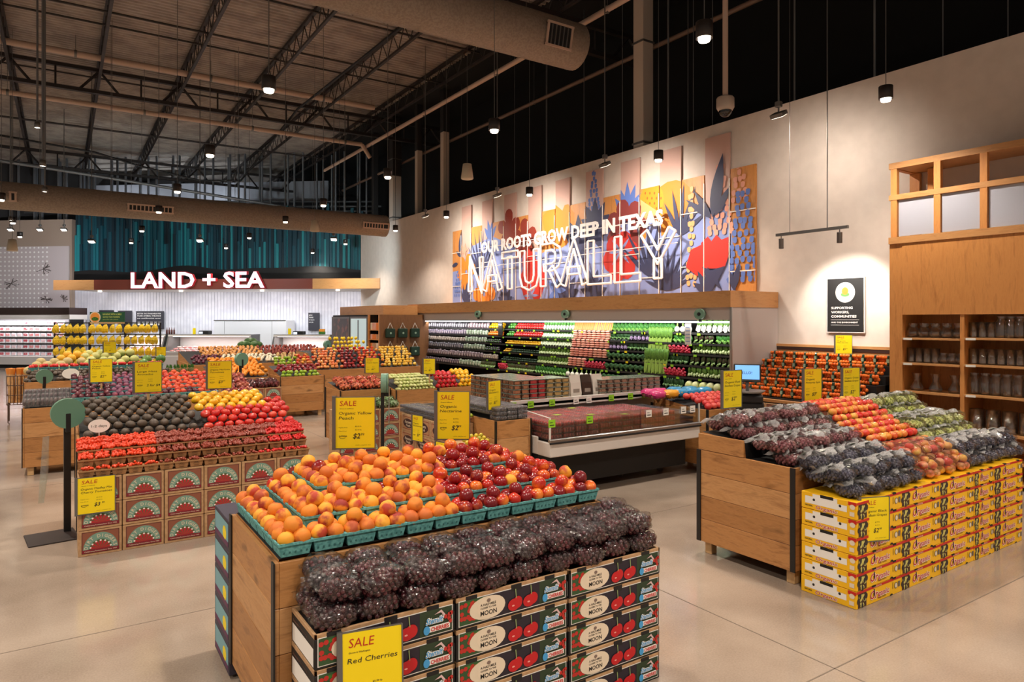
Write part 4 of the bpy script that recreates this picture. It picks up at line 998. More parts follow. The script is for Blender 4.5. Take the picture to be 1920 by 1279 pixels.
def dig_box(w_, h, d, side=False):
    b = MB().rbox(0, w_-.006, 0, d, 0, h-.004, .003, KRAFT); root = tag(b.build('produce_box'), 'x', 'box')
    a = MB(); dig_art(a, frame((0, -.0006, 0), (1, 0, 0), (0, 0, 1)), w_-.006, h); part(a, 'printed_label', root)
    if side: a = MB(); dig_art(a, frame((-.0006, d, 0), (0, -1, 0), (0, 0, 1)), d, h); part(a, 'printed_label', root)
    part(MB().box(w_*.4, w_*.6, .002, d-.002, h-.0042, h-.003, M('box_seam', (150, 116, 80), .8)), 'top_tape', root)
    return Proto(root)
# ================================================================ FRONT ISLAND: peaches, nectarines, cherries
def facing(x, y, extra=0): return -math.atan2(x, y)+extra
def cleft(v): return 1-.05*math.exp(-(v[1]/.18)**2)*(v[0] > -.2)-.10*math.exp(-((1-v[2])/.06)**2)
PEACH = M('peach_skin', (232, 142, 36), .62, nz=(13, (150, 36, 32), .46, .57), rnd=(226, 124, 38)); 
PEACH2 = M('peach_skin_pale', (240, 166, 46), .62, nz=(12, (186, 62, 36), .50, .62)) 
NECT = M('nectarine_skin', (150, 16, 22), .28, nz=(14, (226, 100, 36), .55, .68), coat=.2, rnd=(104, 14, 26)); NECT2 = M('nectarine_skin_bright', (190, 40, 26), .3, nz=(12, (238, 130, 44), .48, .64), coat=.2)
def fruit(name, cat, mat, r, sq=.94, fn=cleft, n=16, m=11):
    return P(MB().sph((0, 0, 0), (r, r, r*sq), mat, n, m, fn), name, cat)
peach = [fruit('peach', 'peach', PEACH, .0405), fruit('peach', 'peach', PEACH2, .0400)]
nect = [fruit('nectarine', 'nectarine', NECT, .0385), fruit('nectarine', 'nectarine', NECT2, .0385)]
def pulp_basket(w_, d, h, mat=TEALP, slots=True):
    b = MB(); t_ = .012; iw, id_ = w_/2-t_, d/2-t_
    o0 = [(-w_/2+.012, -d/2+.012, 0), (w_/2-.012, -d/2+.012, 0), (w_/2-.012, d/2-.012, 0), (-w_/2+.012, d/2-.012, 0)]
    o1 = [(-w_/2, -d/2, h), (w_/2, -d/2, h), (w_/2, d/2, h), (-w_/2, d/2, h)]
    i1 = [(x*.94, y*.94, h) for x, y, z in o1]; i0 = [(x*.93, y*.93, .01) for x, y, z in o0]
    vs = o0+o1+i1+i0; fs = [(3, 2, 1, 0)]
    for k in range(4): j = (k+1) % 4; fs += [(k, j, 4+j, 4+k), (4+k, 4+j, 8+j, 8+k), (8+k, 8+j, 12+j, 12+k)]
    fs.append((12, 13, 14, 15)); b.add(vs, fs, mat); o = tag(b.build('fruit_basket'), 'x', 'basket')
    rm = MB()
    for (x0, x1, y0, y1) in ((-w_/2-.002, w_/2+.002, -d/2-.003, -d/2+.004), (-w_/2-.002, w_/2+.002, d/2-.004, d/2+.003), (-w_/2-.003, -w_/2+.004, -d/2, d/2), (w_/2-.004, w_/2+.003, -d/2, d/2)): rm.box(x0, x1, y0, y1, h-.010, h+.001, mat)
    part(rm, 'rim', o)
    if slots:
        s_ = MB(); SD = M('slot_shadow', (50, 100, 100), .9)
        for k in range(5):
            x = -w_*.34+k*w_*.17
            for sgn in (-1, 1):
                y = sgn*(d/2-.0095); s_.box(x-.004, x+.004, min(y, y+sgn*.002), max(y, y+sgn*.002), h*.25, h*.42, SD)
        part(s_, 'slot', o)
    return Proto(o)
TB = pulp_basket(.150, .150, .062)
A0, A1, AY0, AY1 = .78, 2.66, 3.08, 4.0
GP = .1545; AZ = .94
def lvl(r, c):
    if r == 0 or c == 0 or c == 11: return 0
    if r in (1, 2) or c in (1, 10): return 1
    return 2
bin_('front oak bin of peaches and nectarines behind the cherry boxes', A0, A1, AY0, AY1, .93, [(AY0+.02, AZ-.004), (AY1-.02, AZ-.004)], posts=())
RN = ['front row', 'second row', 'third row', 'fourth row', 'fifth row', 'back row']
stp = MB()
for r in range(6):
    for c in range(12):
        l = lvl(r, c); x = A0+.02+GP*(c+.5); y = AY0+.085+GP*r-.005*r; z = AZ+.062*l
        if l: stp.box(x-GP/2+.004, x+GP/2-.004, y-GP/2+.006, y+GP/2-.004, AZ-.003, z-.001, TEALP)
        TB.put((x, y, z), 0, 'teal pulp basket in the %s of the peach bin, %s from the left' % (RN[r], nth(c)), 'teal fruit baskets on the front bin')
        isn = c >= (6 if r < 3 else 7); pr_ = nect if isn else peach; nm = 'nectarine' if isn else 'yellow peach'
        for k, (dx, dy, dz) in enumerate(((-.036, -.036, 0), (.036, -.036, 0), (-.036, .036, .002), (.036, .036, .002), (R.uniform(-.01, .01), R.uniform(-.012, .012), .050))):
            mixed = R.random()
            p_ = (nect if mixed < .93 else peach) if isn else (peach if mixed < .97 else nect)
            p_[0 if R.random() < .6 else 1].put((x+dx+R.uniform(-.004, .004), y+dy+R.uniform(-.004, .004), z+.072+dz+R.uniform(-.004, .004)), rr(.9),
                '%s at the %s of the teal basket %s from the left, %s' % (nm, ('front left', 'front right', 'back left', 'back right', 'top')[k], nth(c), RN[r]), 'yellow peaches' if not isn else 'nectarines', R.uniform(.96, 1.1))
o = stp.build('basket_riser'); tag(o, 'stepped teal pulp trays raising the upper peach baskets', 'tray')
# cherry boxes
CW, CH, CD = .65, .146, .33
def cherry_box():
    BK = M('cherry_box_black', (22, 20, 20), .55); b = MB().rbox(0, CW-.008, 0, CD, 0, CH-.022, .003, BK); root = tag(b.build('cherry_box'), 'x', 'box')
    rim = MB().rbox(0, CW-.008, 0, .012, CH-.024, CH-.003, .002, KRAFT).rbox(0, CW-.008, CD-.012, CD, CH-.024, CH-.003, .002, KRAFT).rbox(0, .012, 0, CD, CH-.024, CH-.003, .002, KRAFT).rbox(CW-.02, CW-.008, 0, CD, CH-.024, CH-.003, .002, KRAFT)
    for x in (.05, .30, .50): rim.box(x, x+.06, -.002, .010, CH-.034, CH-.004, BK)
    part(rim, 'rim', root)
    f = frame((.0, -.0006, 0), (1, 0, 0), (0, 0, 1)); a = MB(); W_, H_ = CW-.008, CH-.012
    a.rect(f, .012, .010, W_-.012, H_-.006, 1, WHITEP); x0, y0, x1, y1 = .016, .014, W_-.016, H_-.010
    DK = M('cherry_night', (38, 30, 44), .5); a.rect(f, x0, y0, x1, y1, 2, DK)
    a.rect(f, x0, y0, x0+.14, y1, 3, M('cherry_foliage', (52, 84, 48), .6)); a.rect(f, x1-.16, y0, x1, y1, 3, M('cherry_foliage_dark', (44, 62, 40), .6))
    rc = M('cherry_print_red', (196, 22, 30), .4); q = random.Random(5)
    for k in range(16): a.disc(f, x0+q.uniform(.01, .085), q.uniform(y0+.012, y1-.012), .011, .011, 4+k*.1, M('berry_print', (190, 44, 36), .5), 8)
    for k in range(6): a.disc(f, x0+q.uniform(.02, .12), q.uniform(y0+.012, y1-.012), .016, .007, 4+k*.1, GREENL, 8)
    a.disc(f, x0+.150, (y0+y1)/2, .098, .054, 6, CREAM, 24); a.disc(f, x0+.17, (y0+y1)/2, .078, .052, 7, M('moon_print', (232, 216, 192), .6), 20)
    for k, (s_, hh_, ww) in enumerate((('A HALF-MILE', .011, .085), ('CLOSER TO THE', .008, .085), ('MOON', .021, .09))): a.text(f, s_, x0+.11, y1-(.044, .058, .088)[k], hh_, 8, INK, .02, ww)
    a.disc(f, x0+.155, y1-.022, .011, .009, 8, M('moon_emblem', (130, 110, 100), .6), 10)
    for cx_, r_ in ((.305, .034), (.395, .036)):
        a.disc(f, x0+cx_-.008, y0+.034, r_, .029, 8, rc, 18).disc(f, x0+cx_+.014, y0+.042, r_*.8, .029, 8.5, rc, 18).disc(f, x0+cx_-.012, y0+.03, .008, .004, 9, M('cherry_glint', (240, 170, 160), .4), 8)
        a.poly(f, [(x0+cx_+.004, y0+.062), (x0+cx_+.008, y0+.062), (x0+cx_+.004, y1-.002), (x0+cx_-.001, y1-.002)], 9, M('stem_print', (150, 170, 110), .5))
    BL_ = M('logo_blue', (70, 160, 220), .5)
    a.text(f, 'Stemilt', x0+.475, y0+.052, .026, 10, WHITEP, .08, .088, .3).text(f, 'Stemilt', x0+.475, y0+.052, .025, 11, BL_, .02, .084, .3)
    a.rect(f, x0+.49, y0+.014, x1-.012, y0+.040, 9, WHITEP).text(f, 'CHERRIES', x0+.502, y0+.018, .017, 11, M('logo_red', (206, 40, 40), .5), .03, .09)
    a.disc(f, x0+.482, y0+.026, .016, .020, 10, BL_, 14)
    a.poly(f, [(x0+.52, y1-.022), (x0+.555, y1-.006), (x0+.585, y1-.045), (x0+.575, y1-.047), (x0+.553, y1-.018)], 9, M('logo_peak', (220, 190, 190), .5))
    for k in range(5): a.disc(f, x1-q.uniform(.005, .04), q.uniform(y0+.04, y1-.012), .009, .010, 10, M('berry_print', (190, 44, 36), .5), 8)
    part(a, 'front_print', root)
    fs_ = frame((-.0006, CD, 0), (0, -1, 0), (0, 0, 1)); s_ = MB().rect(fs_, .02, .008, CD-.012, CH-.062, 1, WHITEP).text(fs_, 'Stemilt Growers', .03, CH-.05, .010, 1, M('side_print', (150, 110, 100), .6), 0, .2)
    s_.rect(fs_, .12, CH-.058, .22, CH-.046, 2, DARK); part(s_, 'side_print', root); return Proto(root)
CB = cherry_box(); CX0, CY0 = .85, 2.735
CN = ['left', 'middle', 'right']; TN = ['bottom', 'second lowest', 'middle', 'second highest', 'top']
for k in range(5):
    for c in range(3): CB.put((CX0+CW*c, CY0+R.uniform(-.003, .003), CH*k), R.uniform(-.004, .004), 'black printed cherry box, %s of the %s stack under the bagged cherries' % (TN[k], CN[c]), 'black cherry boxes')
# cherry bags
CHM = M('cherry_skin', (84, 26, 34), .22, coat=.6, nz=(9, (48, 16, 24), .4, .6))
def bagfilm(rx, ry, rz, seed, mat=BAG, n=26, m=16, lump=.09):
    q = random.Random(seed); ph = [q.uniform(0, 6) for _ in range(6)]
    def fn(v):
        a = math.atan2(v[1], v[0])
        sq_ = 1 if rz > .08 else (abs(v[0])**3+abs(v[1])**3+abs(v[2])**3)**(-1/3)*.93
        return sq_*(1+lump*(math.sin(5*a+ph[0]+3*v[2])*.5+math.sin(9*a+ph[1]-5*v[2])*.4+math.sin(11*v[2]+ph[2]+2*a)*.4))
    b = MB(); b.sph((0, 0, rz), (rx, ry, rz), mat, n, m, fn)
    for s_ in (-1, 1):                                      # gathered bag ends
        pts = []
        for k in range(7): a = -1.0+2.0*k/6; pts.append((s_*rx*1.12, ry*.55*a+q.uniform(-.01, .01), rz*(.9+.4*q.random()))); pts.append((s_*rx*.80, ry*.7*a, rz*(1.25-.3*a*a)))
        b.add(pts, [(2*k, 2*k+1, 2*k+3, 2*k+2) for k in range(6)], mat)
    return b
def filler(rx, ry, rz, r, n, mat, seed, sq=1.):
    q = random.Random(seed); b = MB(); g = PI*(3-5**.5)
    for k in range(n):
        z = 1-2*(k+.5)/n; t = (1-z*z)**.5; a = g*k; j = (1+q.uniform(-.08, .05))*(.94*(abs(t*math.cos(a))**3+abs(t*math.sin(a))**3+abs(z)**3)**(-1/3) if rz < .06 else 1)
        e = Euler((q.uniform(-1, 1), q.uniform(-1, 1), 0)).to_matrix() if sq != 1 else None
        b.sph((rx*t*math.cos(a)*j, ry*t*math.sin(a)*j, rz+rz*z*j*.9), (r, r, r*sq), mat, 7, 5, None, e)
    b.sph((0, 0, rz), (rx*.92, ry*.92, rz*.9), mat, 10, 7); return b
def cherry_bag(seed):
    root = tag(bagfilm(.099, .068, .053, seed, lump=.10).build('cherry_bag'), 'x', 'bag of cherries')
    part(filler(.086, .056, .042, .0125, 84, CHM, seed), 'cherries', root); return Proto(root)
CBG = [cherry_bag(k) for k in range(4)]
TZ = CH*5-.012
for r, (yy, lv) in enumerate(((CY0+.055, (0, 1)), (CY0+.165, (0, 1.12)), (CY0+.275, (.2, 1.3)))):
    for li, l in enumerate(lv):
        for c in range(10):
            x = CX0+.10+c*.1935+(.05 if li and c < 9 else 0)*(.6)
            CBG[(c*3+r+li) % 4].put((x+R.uniform(-.008, .008), yy+R.uniform(-.008, .008)+(.02 if li else 0), TZ+.093*l+.002), (R.uniform(-.12, .12), R.uniform(-.1, .1), R.uniform(-.25, .25)+(PI if c % 2 else 0)),
                'clear bag of dark cherries, %s layer, %s row, %s from the left' % (('lower', 'upper')[li], ('front', 'middle', 'back')[r], nth(c)), 'bagged cherries', R.uniform(.98, 1.08))
# boxes at the back of the front bin
bx_ = MB().rbox(0, .3, 0, .42, 0, .17, .003, M('lilac_box', (58, 52, 68), .6)); bxr = tag(bx_.build('produce_box'), 'x', 'box')
q_ = MB(); f = frame((-.0006, .42, 0), (0, -1, 0), (0, 0, 1)); q_.rect(f, .02, .02, .40, .15, 1, M('box_sky', (120, 170, 180), .6)).disc(f, .3, .08, .05, .04, 2, YEL, 14).rect(f, .02, .02, .40, .05, 2, M('box_plum', (96, 44, 84), .6)); part(q_, 'printed_label', bxr)
BXR = Proto(bxr)
for k in range(5): BXR.put((.775, 4.03, .02+.172*k), 0, 'colourful printed box behind the peach bin, %s in its stack' % TN[k], 'boxes behind the peach bin')
# signs on the front island
p = Vector((1.55, 3.97, 0)); s_ = sale('yellow sale sign for organic yellow peaches on a stake', atD(666, 840, 4.28), facing(1.5, 4)-.12, .24, .315, ['Organic Yellow', 'Peach'], '$2.99', stick=.16); 
s_ = sale('yellow sale sign for organic nectarines on a stake', atD(850, 823, 4.6), facing(2.1, 4)-.12, .215, .315, ['Organic', 'Nectarine'], '$2.99', stick=.16)
s_ = sale('yellow sale sign for red cherries hung on the box front', (1.075, CY0-.062, .345), -.30, .245, .365, ['Red Cherries'], '$5.99', state='Grown in Washington'); s_.rotation_euler = (-.06, 0, -.2)
# ================================================================ RIGHT ISLAND: grapes and apples on yellow boxes
BX0, BX1 = 4.57, 7.65
bin_('oak bin with a raised back step under the grapes and apples', BX0, BX1, 3.10, 4.02, .89, [(3.12, .86), (3.55, .88), (3.56, 1.0), (4.0, 1.04)], step=(.46, 1.03))
YB = M('lug_yellow', (246, 190, 20), .5); YR = M('lug_red', (196, 34, 24), .5); LW_, LH, LD = .585, .1235, .42
def lug(wd, art_w):
    b = MB().rbox(0, wd-.004, 0, LD, 0, LH-.004, .002, YB); root = tag(b.build('grape_box'), 'x', 'box')
    f = frame((0, -.0006, 0), (1, 0, 0), (0, 0, 1)); a = MB(); W_ = wd-.004
    a.rect(f, 0, LH-.022, W_, LH-.004, 1, YR).text(f, 'PRODUCE', W_*.38, LH-.018, .009, 2, CREAM, .02, .10)
    sc = wd/LW_
    a.rect(f, .02*sc, .004, .125*sc, LH-.022, 1.5, M('lug_dark', (70, 44, 28), .6)); q = random.Random(3)
    for k in range(18): a.disc(f, (.035+.075*q.random())*sc, .012+.078*q.random(), .010, .010, 2+k*.06, M('lug_grape', (206, 200, 110), .5), 8)
    for k in range(5): a.disc(f, (.02+.105*(k/4))*sc, .05+.04*math.sin(k*2.2), .014*sc, .02, 3.4, M('lug_black_grape', (44, 40, 40), .5), 8)
    a.text(f, 'Or', .165*sc, .030, .058, 4, WHITEP, .06, .105*sc, .25).text(f, 'Or', .166*sc, .032, .056, 5, YR, .02, .098*sc, .25)
    a.text(f, 'ganic', .268*sc, .034, .040, 4, WHITEP, .06, .155*sc, .15).text(f, 'ganic', .270*sc, .036, .038, 5, YR, .015, .148*sc, .15)
    a.rect(f, .215*sc, .048, .228*sc, .098, 6, INK).text(f, 'TABLE GRAPES', .27*sc, .018, .010, 5, INK, .01, .11*sc)
    a.rect(f, .47*sc, .045, .475*sc, .092, 4, INK).disc(f, .515*sc, .062, .022*sc, .022, 4, GREY, 12).disc(f, .515*sc, .062, .017*sc, .018, 5, CREAM, 12).rect(f, .545*sc, .045, .572*sc, .085, 4, GREY)
    a.disc(f, .45*sc, .003, .02*sc, .012, 6, DARK, 10, 0, PI); part(a, 'front_print', root)
    t_ = MB()
    for x in (.20, .47): t_.box(x*sc, x*sc+.045, -.0022, .012, LH-.012, LH-.001, DARK)
    part(t_, 'tab', root)
    fs_ = frame((-.0006, LD, 0), (0, -1, 0), (0, 0, 1)); s_ = MB()
    s_.rect(fs_, .03, .040, LD-.07, LH-.010, 1, WHITEP).disc(fs_, .10, .072, .010, .010, 2, INK, 10).disc(fs_, LD-.12, .072, .010, .010, 2, INK, 10)
    s_.rect(fs_, .15, LH-.026, .25, LH-.004, 2, DARK).rect(fs_, .03, LH-.03, .09, LH-.004, 3, YB).rect(fs_, LD-.14, LH-.04, LD-.07, LH-.008, 3, YB)
    s_.text(fs_, 'Organic', .11, .010, .026, 2, WHITEP, .05, .17, .25).text(fs_, 'Organic', .112, .011, .025, 3, YR, .01, .165, .25)
    s_.rect(fs_, LD-.06, LH-.03, LD, LH-.004, 2, YR).disc(fs_, LD-.03, LH-.04, .02, .018, 3, CREAM, 12).rect(fs_, LD-.05, .02, LD-.015, .05, 3, CREAM)
    s_.text(fs_, 'NATURAL', .03, .020, .012, 2, INK, .02, .06)
    part(s_, 'side_print', root); return Proto(root)
LG = lug(LW_, 1); LG2 = lug(.36, 1); LY = 2.62; xs_ = [BX0, BX0+LW_, BX0+2*LW_, BX0+3*LW_, BX0+3*LW_+.36]
for c, x in enumerate(xs_):
    for k in range(6):
        (LG2 if c == 3 else LG).put((x, LY+R.uniform(-.003, .003), LH*k+.001), 0, 'yellow organic grape box, %s stack from the left, %s from the floor' % (nth(c), nth(k)), 'yellow organic grape boxes')
sale('yellow sale sign for organic black seedless grapes on the yellow boxes', (4.77, LY-.02, .45), -.35, .23, .30, ['Organic Black', 'Seedless Grapes'], '$2.99')
FLAP = film('bag_flap', (.97, .97, .97), .06, 1.0, 30, .12, .34)
def grape_bag(name, col, col2, seed, r=.0125, n=80):
    m = M('grape_'+name, col, .3, nz=(10, col2, .4, .6), coat=.1); q = random.Random(seed)
    root = tag(bagfilm(.100, .125, .058, seed, BAG, 22, 12, .10).build('grape_bag'), 'x', 'bag of grapes')
    part(filler(.084, .090, .043, r, n, m, seed, 1.15), 'grapes', root)
    fl = MB(); nx, ny = 13, 10; vs = []
    for j in range(ny):
        for i in range(nx): u = -1+2*i/(nx-1); v = j/(ny-1); vs.append((u*(.090+.018*math.sin(4*v+seed))+q.uniform(-.006, .006), -.055+.02*math.sin(6*u+seed)+.235*v, .120-.045*v**1.6-.022*u*u+.014*math.sin(5*u+3*v+seed)+.008*math.sin(11*u-7*v+seed)+q.uniform(-.007, .007)))
    fl.add(vs, [(j*nx+i, j*nx+i+1, (j+1)*nx+i+1, (j+1)*nx+i) for j in range(ny-1) for i in range(nx-1)], FLAP, None, True)
    part(fl, 'bag_flap', root)
    lb = MB(); f = (Vector((-.06, .02, .124)), Vector((1, 0, 0)), Vector((0, .93, -.36)), Vector((0, .36, .93)))
    lb.rect(f, 0, 0, .115, .055, 1, M('bag_label', (206, 210, 196), .5)).rect(f, .07, .012, .095, .03, 2, M('label_mark', (70, 90, 70), .5)).rect(f, .01, .03, .055, .036, 2, M('label_mark', (70, 90, 70), .5)); part(lb, 'bag_label', root)
    return Proto(root)
GB = {'black': [grape_bag('black', (58, 56, 74), (92, 92, 112), 1), grape_bag('black', (58, 56, 74), (92, 92, 112), 2)],
      'red': [grape_bag('red', (128, 62, 70), (164, 108, 108), 3), grape_bag('red', (128, 62, 70), (164, 108, 108), 4)],
      'green': [grape_bag('green', (192, 200, 104), (214, 216, 140), 5), grape_bag('green', (192, 200, 104), (214, 216, 140), 6)]}
def bags(kind, lab, x0, x1, rows, dx, place, grp):
    for r, (y, z) in enumerate(rows):
        n = max(1, round((x1-x0)/dx)); st = (x1-x0)/n
        for k in range(n):
            GB[kind][(k+r) % 2].put((x0+st*(k+.5)+R.uniform(-.012, .012), y+R.uniform(-.01, .01), z), (-.10+R.uniform(-.08, .08), R.uniform(-.12, .12), R.uniform(-.5, .5)),
                '%s, %s, %s row from the front, %s from the left' % (lab, place, nth(r), nth(k)), grp, R.uniform(.95, 1.08))
T0 = .742
bags('black', 'clear bag of black grapes', BX0+.03, 5.62, [(2.74, T0), (2.80, T0+.10), (2.97, T0+.06), (3.02, T0+.15)], .205, 'front left corner', 'bagged black grapes, left')
bags('red', 'clear bag of red grapes', BX0+.04, 5.72, [(3.23, .87), (3.30, .965), (3.45, .965)], .21, 'middle step', 'bagged red grapes')
bags('red', 'clear bag of red grapes', BX0+.04, 5.85, [(3.66, 1.02), (3.74, 1.115), (3.90, 1.06)], .21, 'raised back step', 'bagged red grapes, back')
bags('black', 'clear bag of dark grapes', 6.35, 7.50, [(2.76, T0), (2.84, T0+.10), (3.0, T0+.08)], .205, 'front right corner', 'bagged black grapes, right')
bags('green', 'clear bag of green grapes', 6.62, 7.62, [(3.22, .87), (3.32, .965), (3.46, .97)], .20, 'middle step', 'bagged green grapes')
bags('green', 'clear bag of green grapes', 6.75, 7.62, [(3.66, 1.02), (3.76, 1.11), (3.90, 1.06)], .20, 'raised back step', 'bagged green grapes, back')
def dimple(v): return 1-.16*math.exp(-((1-v[2])/.07)**2)-.08*math.exp(-((1+v[2])/.07)**2)
def apple(c1, c2, nm, r=.041, coat=.3):
    b = MB().sph((0, 0, 0), (r, r, r*.92), M('apple_'+nm, c1, .3, nz=(8, c2, .45, .68), coat=coat), 14, 9, dimple)
    o = tag(b.build('apple'), 'x', 'apple'); part(MB().cyl((0, 0, r*.66), (.004, 0, r*1.05), .0018, M('apple_stem', (90, 60, 36), .8), 5), 'stem', o); return Proto(o)
AR = [apple((206, 40, 34), (238, 176, 60), 'red_gold'), apple((216, 66, 44), (244, 196, 84), 'blush')]
heap(AR, 'red apple', 'in the middle of the right island', 5.78, 6.68, [(3.16, .905), (3.24, .965), (3.32, 1.00), (3.40, 1.03), (3.48, 1.06)], .083, 'red apples on the middle step')
heap(AR, 'red apple', 'on the raised back step of the right island', 5.92, 6.80, [(3.60, 1.09), (3.67, 1.14), (3.75, 1.17), (3.84, 1.19), (3.93, 1.19)], .083, 'red apples on the back step')
# apples in clear bags on the front boxes
def apple_bag(seed):
    root = tag(bagfilm(.13, .12, .085, seed, BAG, 20, 12, .06).build('apple_bag'), 'x', 'bag of apples'); q = random.Random(seed); b = MB(); m = MATS['apple_blush']; m2 = M('apple_pale', (224, 120, 90), .3, nz=(8, (238, 180, 120), .4, .6), coat=.3)
    for lv, n, rr_, z in ((0, 7, .078, .04), (1, 5, .062, .10), (2, 1, 0, .135)):
        for k in range(n): a = 2*PI*k/n+lv+seed; b.sph((rr_*1.05*math.cos(a), rr_*math.sin(a), z), (.036, .036, .033), m if (k+lv) % 3 else m2, 10, 7, dimple)
    b.sph((0, 0, .04), .036, m, 10, 7); part(b, 'apples', root); return Proto(root)
AB = [apple_bag(k) for k in (11, 12)]
for r, (y, z) in enumerate(((2.76, T0), (2.88, T0+.085), (3.03, T0+.07))):
    for k in range(3): AB[(k+r) % 2].put((5.80+.245*k+R.uniform(-.01, .01), y, z), (0, 0, R.uniform(-.6, .6)), 'clear bag of pale red apples, %s row on the yellow boxes, %s from the left' % (nth(r), nth(k)), 'bagged apples')
for (px, nm, pr_, ln) in ((1375, 'red seedless grapes', '$2.99', ['Organic Red', 'Seedless Grapes']), (1526, 'heirloom apples', '$3.99', ['Organic', 'Honeycrisp Apple']), (1598, 'green grapes', '$2.99', ['Organic Green', 'Seedless Grapes'])):
    p = atY(px, 0, 4.05); D = 4.05/ray(px)[1]; z = EYE-((764, 754, 749)[(1375, 1526, 1598).index(px)]-600)*D/FP
    sale('yellow sale sign for %s standing behind the right island' % nm, (p.x, 4.06, z), facing(p.x, 4.0)+.85, .235, .33, ln, pr_, stick=.3)
# ================================================================ LEFT ISLAND: cherry tomatoes, avocados, tomatoes on digger boxes
C0, C1, CYF = .113, 2.075, 6.80
DB = dig_box(.327, .22, .40); DBS = dig_box(.327, .22, .40, True)
for c in range(6):
    for k in range(3): DB.put((C0+.327*c, CYF+R.uniform(-.004, .004), .22*k), 0, 'kraft farm box with a red fan print, %s column from the left, %s from the floor' % (nth(c), nth(k)), 'printed kraft boxes on the left island')
bin_('oak bin of avocados and tomatoes behind the kraft boxes', C0, C1, 7.22, 8.15, .93, [(7.24, .90), (8.13, 1.02)], front=True)
KB = M('kraft_basket', (164, 120, 78), .8); KD_ = M('kraft_print', (84, 60, 40), .8)
def kraft_basket():
    w_, d, h = .118, .10, .060; P_ = pulp_basket(w_, d, h, KB, False); o = P_.root; o['category'] = 'basket'
    f = (Vector((0, -d/2+.0095, .005)), Vector((1, 0, 0)), Vector((0, -.17, .985)), Vector((0, -.985, -.17))); b = MB()
    for k in range(7): a = math.radians(20+140*k/6); b.poly(f, [(.006*math.cos(a), .012+.006*math.sin(a)), (.030*math.cos(a)-.003, .012+.034*math.sin(a)), (.030*math.cos(a)+.003, .012+.034*math.sin(a))], 1, KD_)
    b.rect(f, -.02, .006, .02, .010, 1, KD_); part(b, 'printed_mark', o); return P_
KBP = kraft_basket(); KN = ['front', 'middle', 'back']
TC = [M('cherry_tomato_orange', (222, 66, 22), .3, coat=.3), M('cherry_tomato_brown', (146, 62, 44), .3, coat=.3), M('cherry_tomato_red', (206, 34, 30), .3, coat=.3)]
TN3 = ['orange', 'brown', 'red']; CT = [P(MB().sph((0, 0, 0), .0115, m, 8, 6), 'cherry_tomato', 'tomato') for m in TC]; stf = [MB(), MB(), MB()]
for r, (y, z) in enumerate(((CYF+.052, .661), (CYF+.155, .735), (CYF+.255, .80), (CYF+.345, .84))):
    for c in range(16):
        x = C0+.06+c*.1222; kd = 0 if c < 4.5 else (1 if c < 11.5+(.6*r) else 2)
        if r < 3: KBP.put((x, y, z), 0, 'small kraft basket of %s cherry tomatoes, %s row, %s from the left' % (TN3[kd], KN[r], nth(c)), 'kraft baskets of cherry tomatoes')
        for k in range(16 if r == 0 else 60 if r == 1 else 90):
            px_, py_ = x+(R.uniform(-.05, .05) if r < 2 else R.uniform(-.062, .062)), y+(R.uniform(-.042, .042) if r < 1 else R.uniform(-.044, .056)); pz = z+(.062 if r == 0 else .064+.012*R.random()+.45*max(0, py_-y))+.020*(1-abs(px_-x)/.05)*R.random()+.004
            if r == 0: CT[kd].put((px_, py_, pz), 0, '%s cherry tomato in the front row kraft basket, %s from the left' % (TN3[kd], nth(c)), '%s cherry tomatoes in front basket %s' % (TN3[kd], nth(c)))
            else: stf[kd].sph((px_, py_, pz), .0125, TC[kd], 7, 5)
for k in range(3): tag(stf[k].build('cherry_tomatoes'), 'loose %s cherry tomatoes heaped in the baskets behind the front row' % TN3[k], 'tomatoes', kind='stuff')
AV = fruit('avocado', 'avocado', M('avocado_skin', (68, 57, 50), .5, rnd=(92, 76, 62), nz=(40, (90, 78, 62), .45, .6), bump=(160, .4), coat=.15), .039, 1.28, None, 12, 9)
def avrot(): return (PI/2+R.uniform(-.4, .4), R.uniform(-.5, .5), R.uniform(-.9, .9))
heap([AV], 'dark ripe avocado', 'in the pile on the left island', C0+.04, 1.12, [(7.29, .955), (7.37, 1.01), (7.46, 1.055), (7.56, 1.095), (7.66, 1.125), (7.77, 1.155), (7.88, 1.18), (7.99, 1.19)], .088, 'avocados', avrot)
TR = fruit('tomato', 'tomato', M('tomato_skin', (204, 36, 28), .25, nz=(5, (226, 84, 54), .5, .7), coat=.4), .047, .8, lambda v: 1+.03*math.cos(5*math.atan2(v[1], v[0]))-.1*math.exp(-((1-v[2])/.08)**2), 16, 9)
TY = fruit('yellow_tomato', 'tomato', M('tomato_yellow', (246, 186, 28), .25, nz=(5, (250, 206, 70), .5, .7), coat=.4), .047, .8, lambda v: 1+.03*math.cos(5*math.atan2(v[1], v[0])), 16, 9)
heap([TR], 'red heirloom tomato', 'in the tomato pile', 1.16, C1-.03, [(7.30, .95), (7.38, 1.005), (7.46, 1.05), (7.55, 1.075)], .098, 'red tomatoes')
heap([TY], 'yellow tomato', 'behind the red tomatoes', 1.12, 1.86, [(7.63, 1.10), (7.72, 1.135), (7.81, 1.16), (7.90, 1.18), (7.99, 1.19)], .098, 'yellow tomatoes')
heap([TR], 'red heirloom tomato', 'at the right back corner of the tomato pile', 1.86, C1-.02, [(7.64, 1.08), (7.73, 1.10), (7.83, 1.11)], .088, 'red tomatoes at the back')
def st_(pxy, D, rz, w_, h, ln, price, lab, stick=.2): return sale(lab, atD(pxy[0], pxy[1], D), rz, w_, h, ln, price, stick=stick)
st_((278, 735), 6.9, -.05, .237, .30, ['Large Haas', 'Avocados'], '2 for $4', 'yellow sale sign for large avocados standing in the avocado pile', .15)
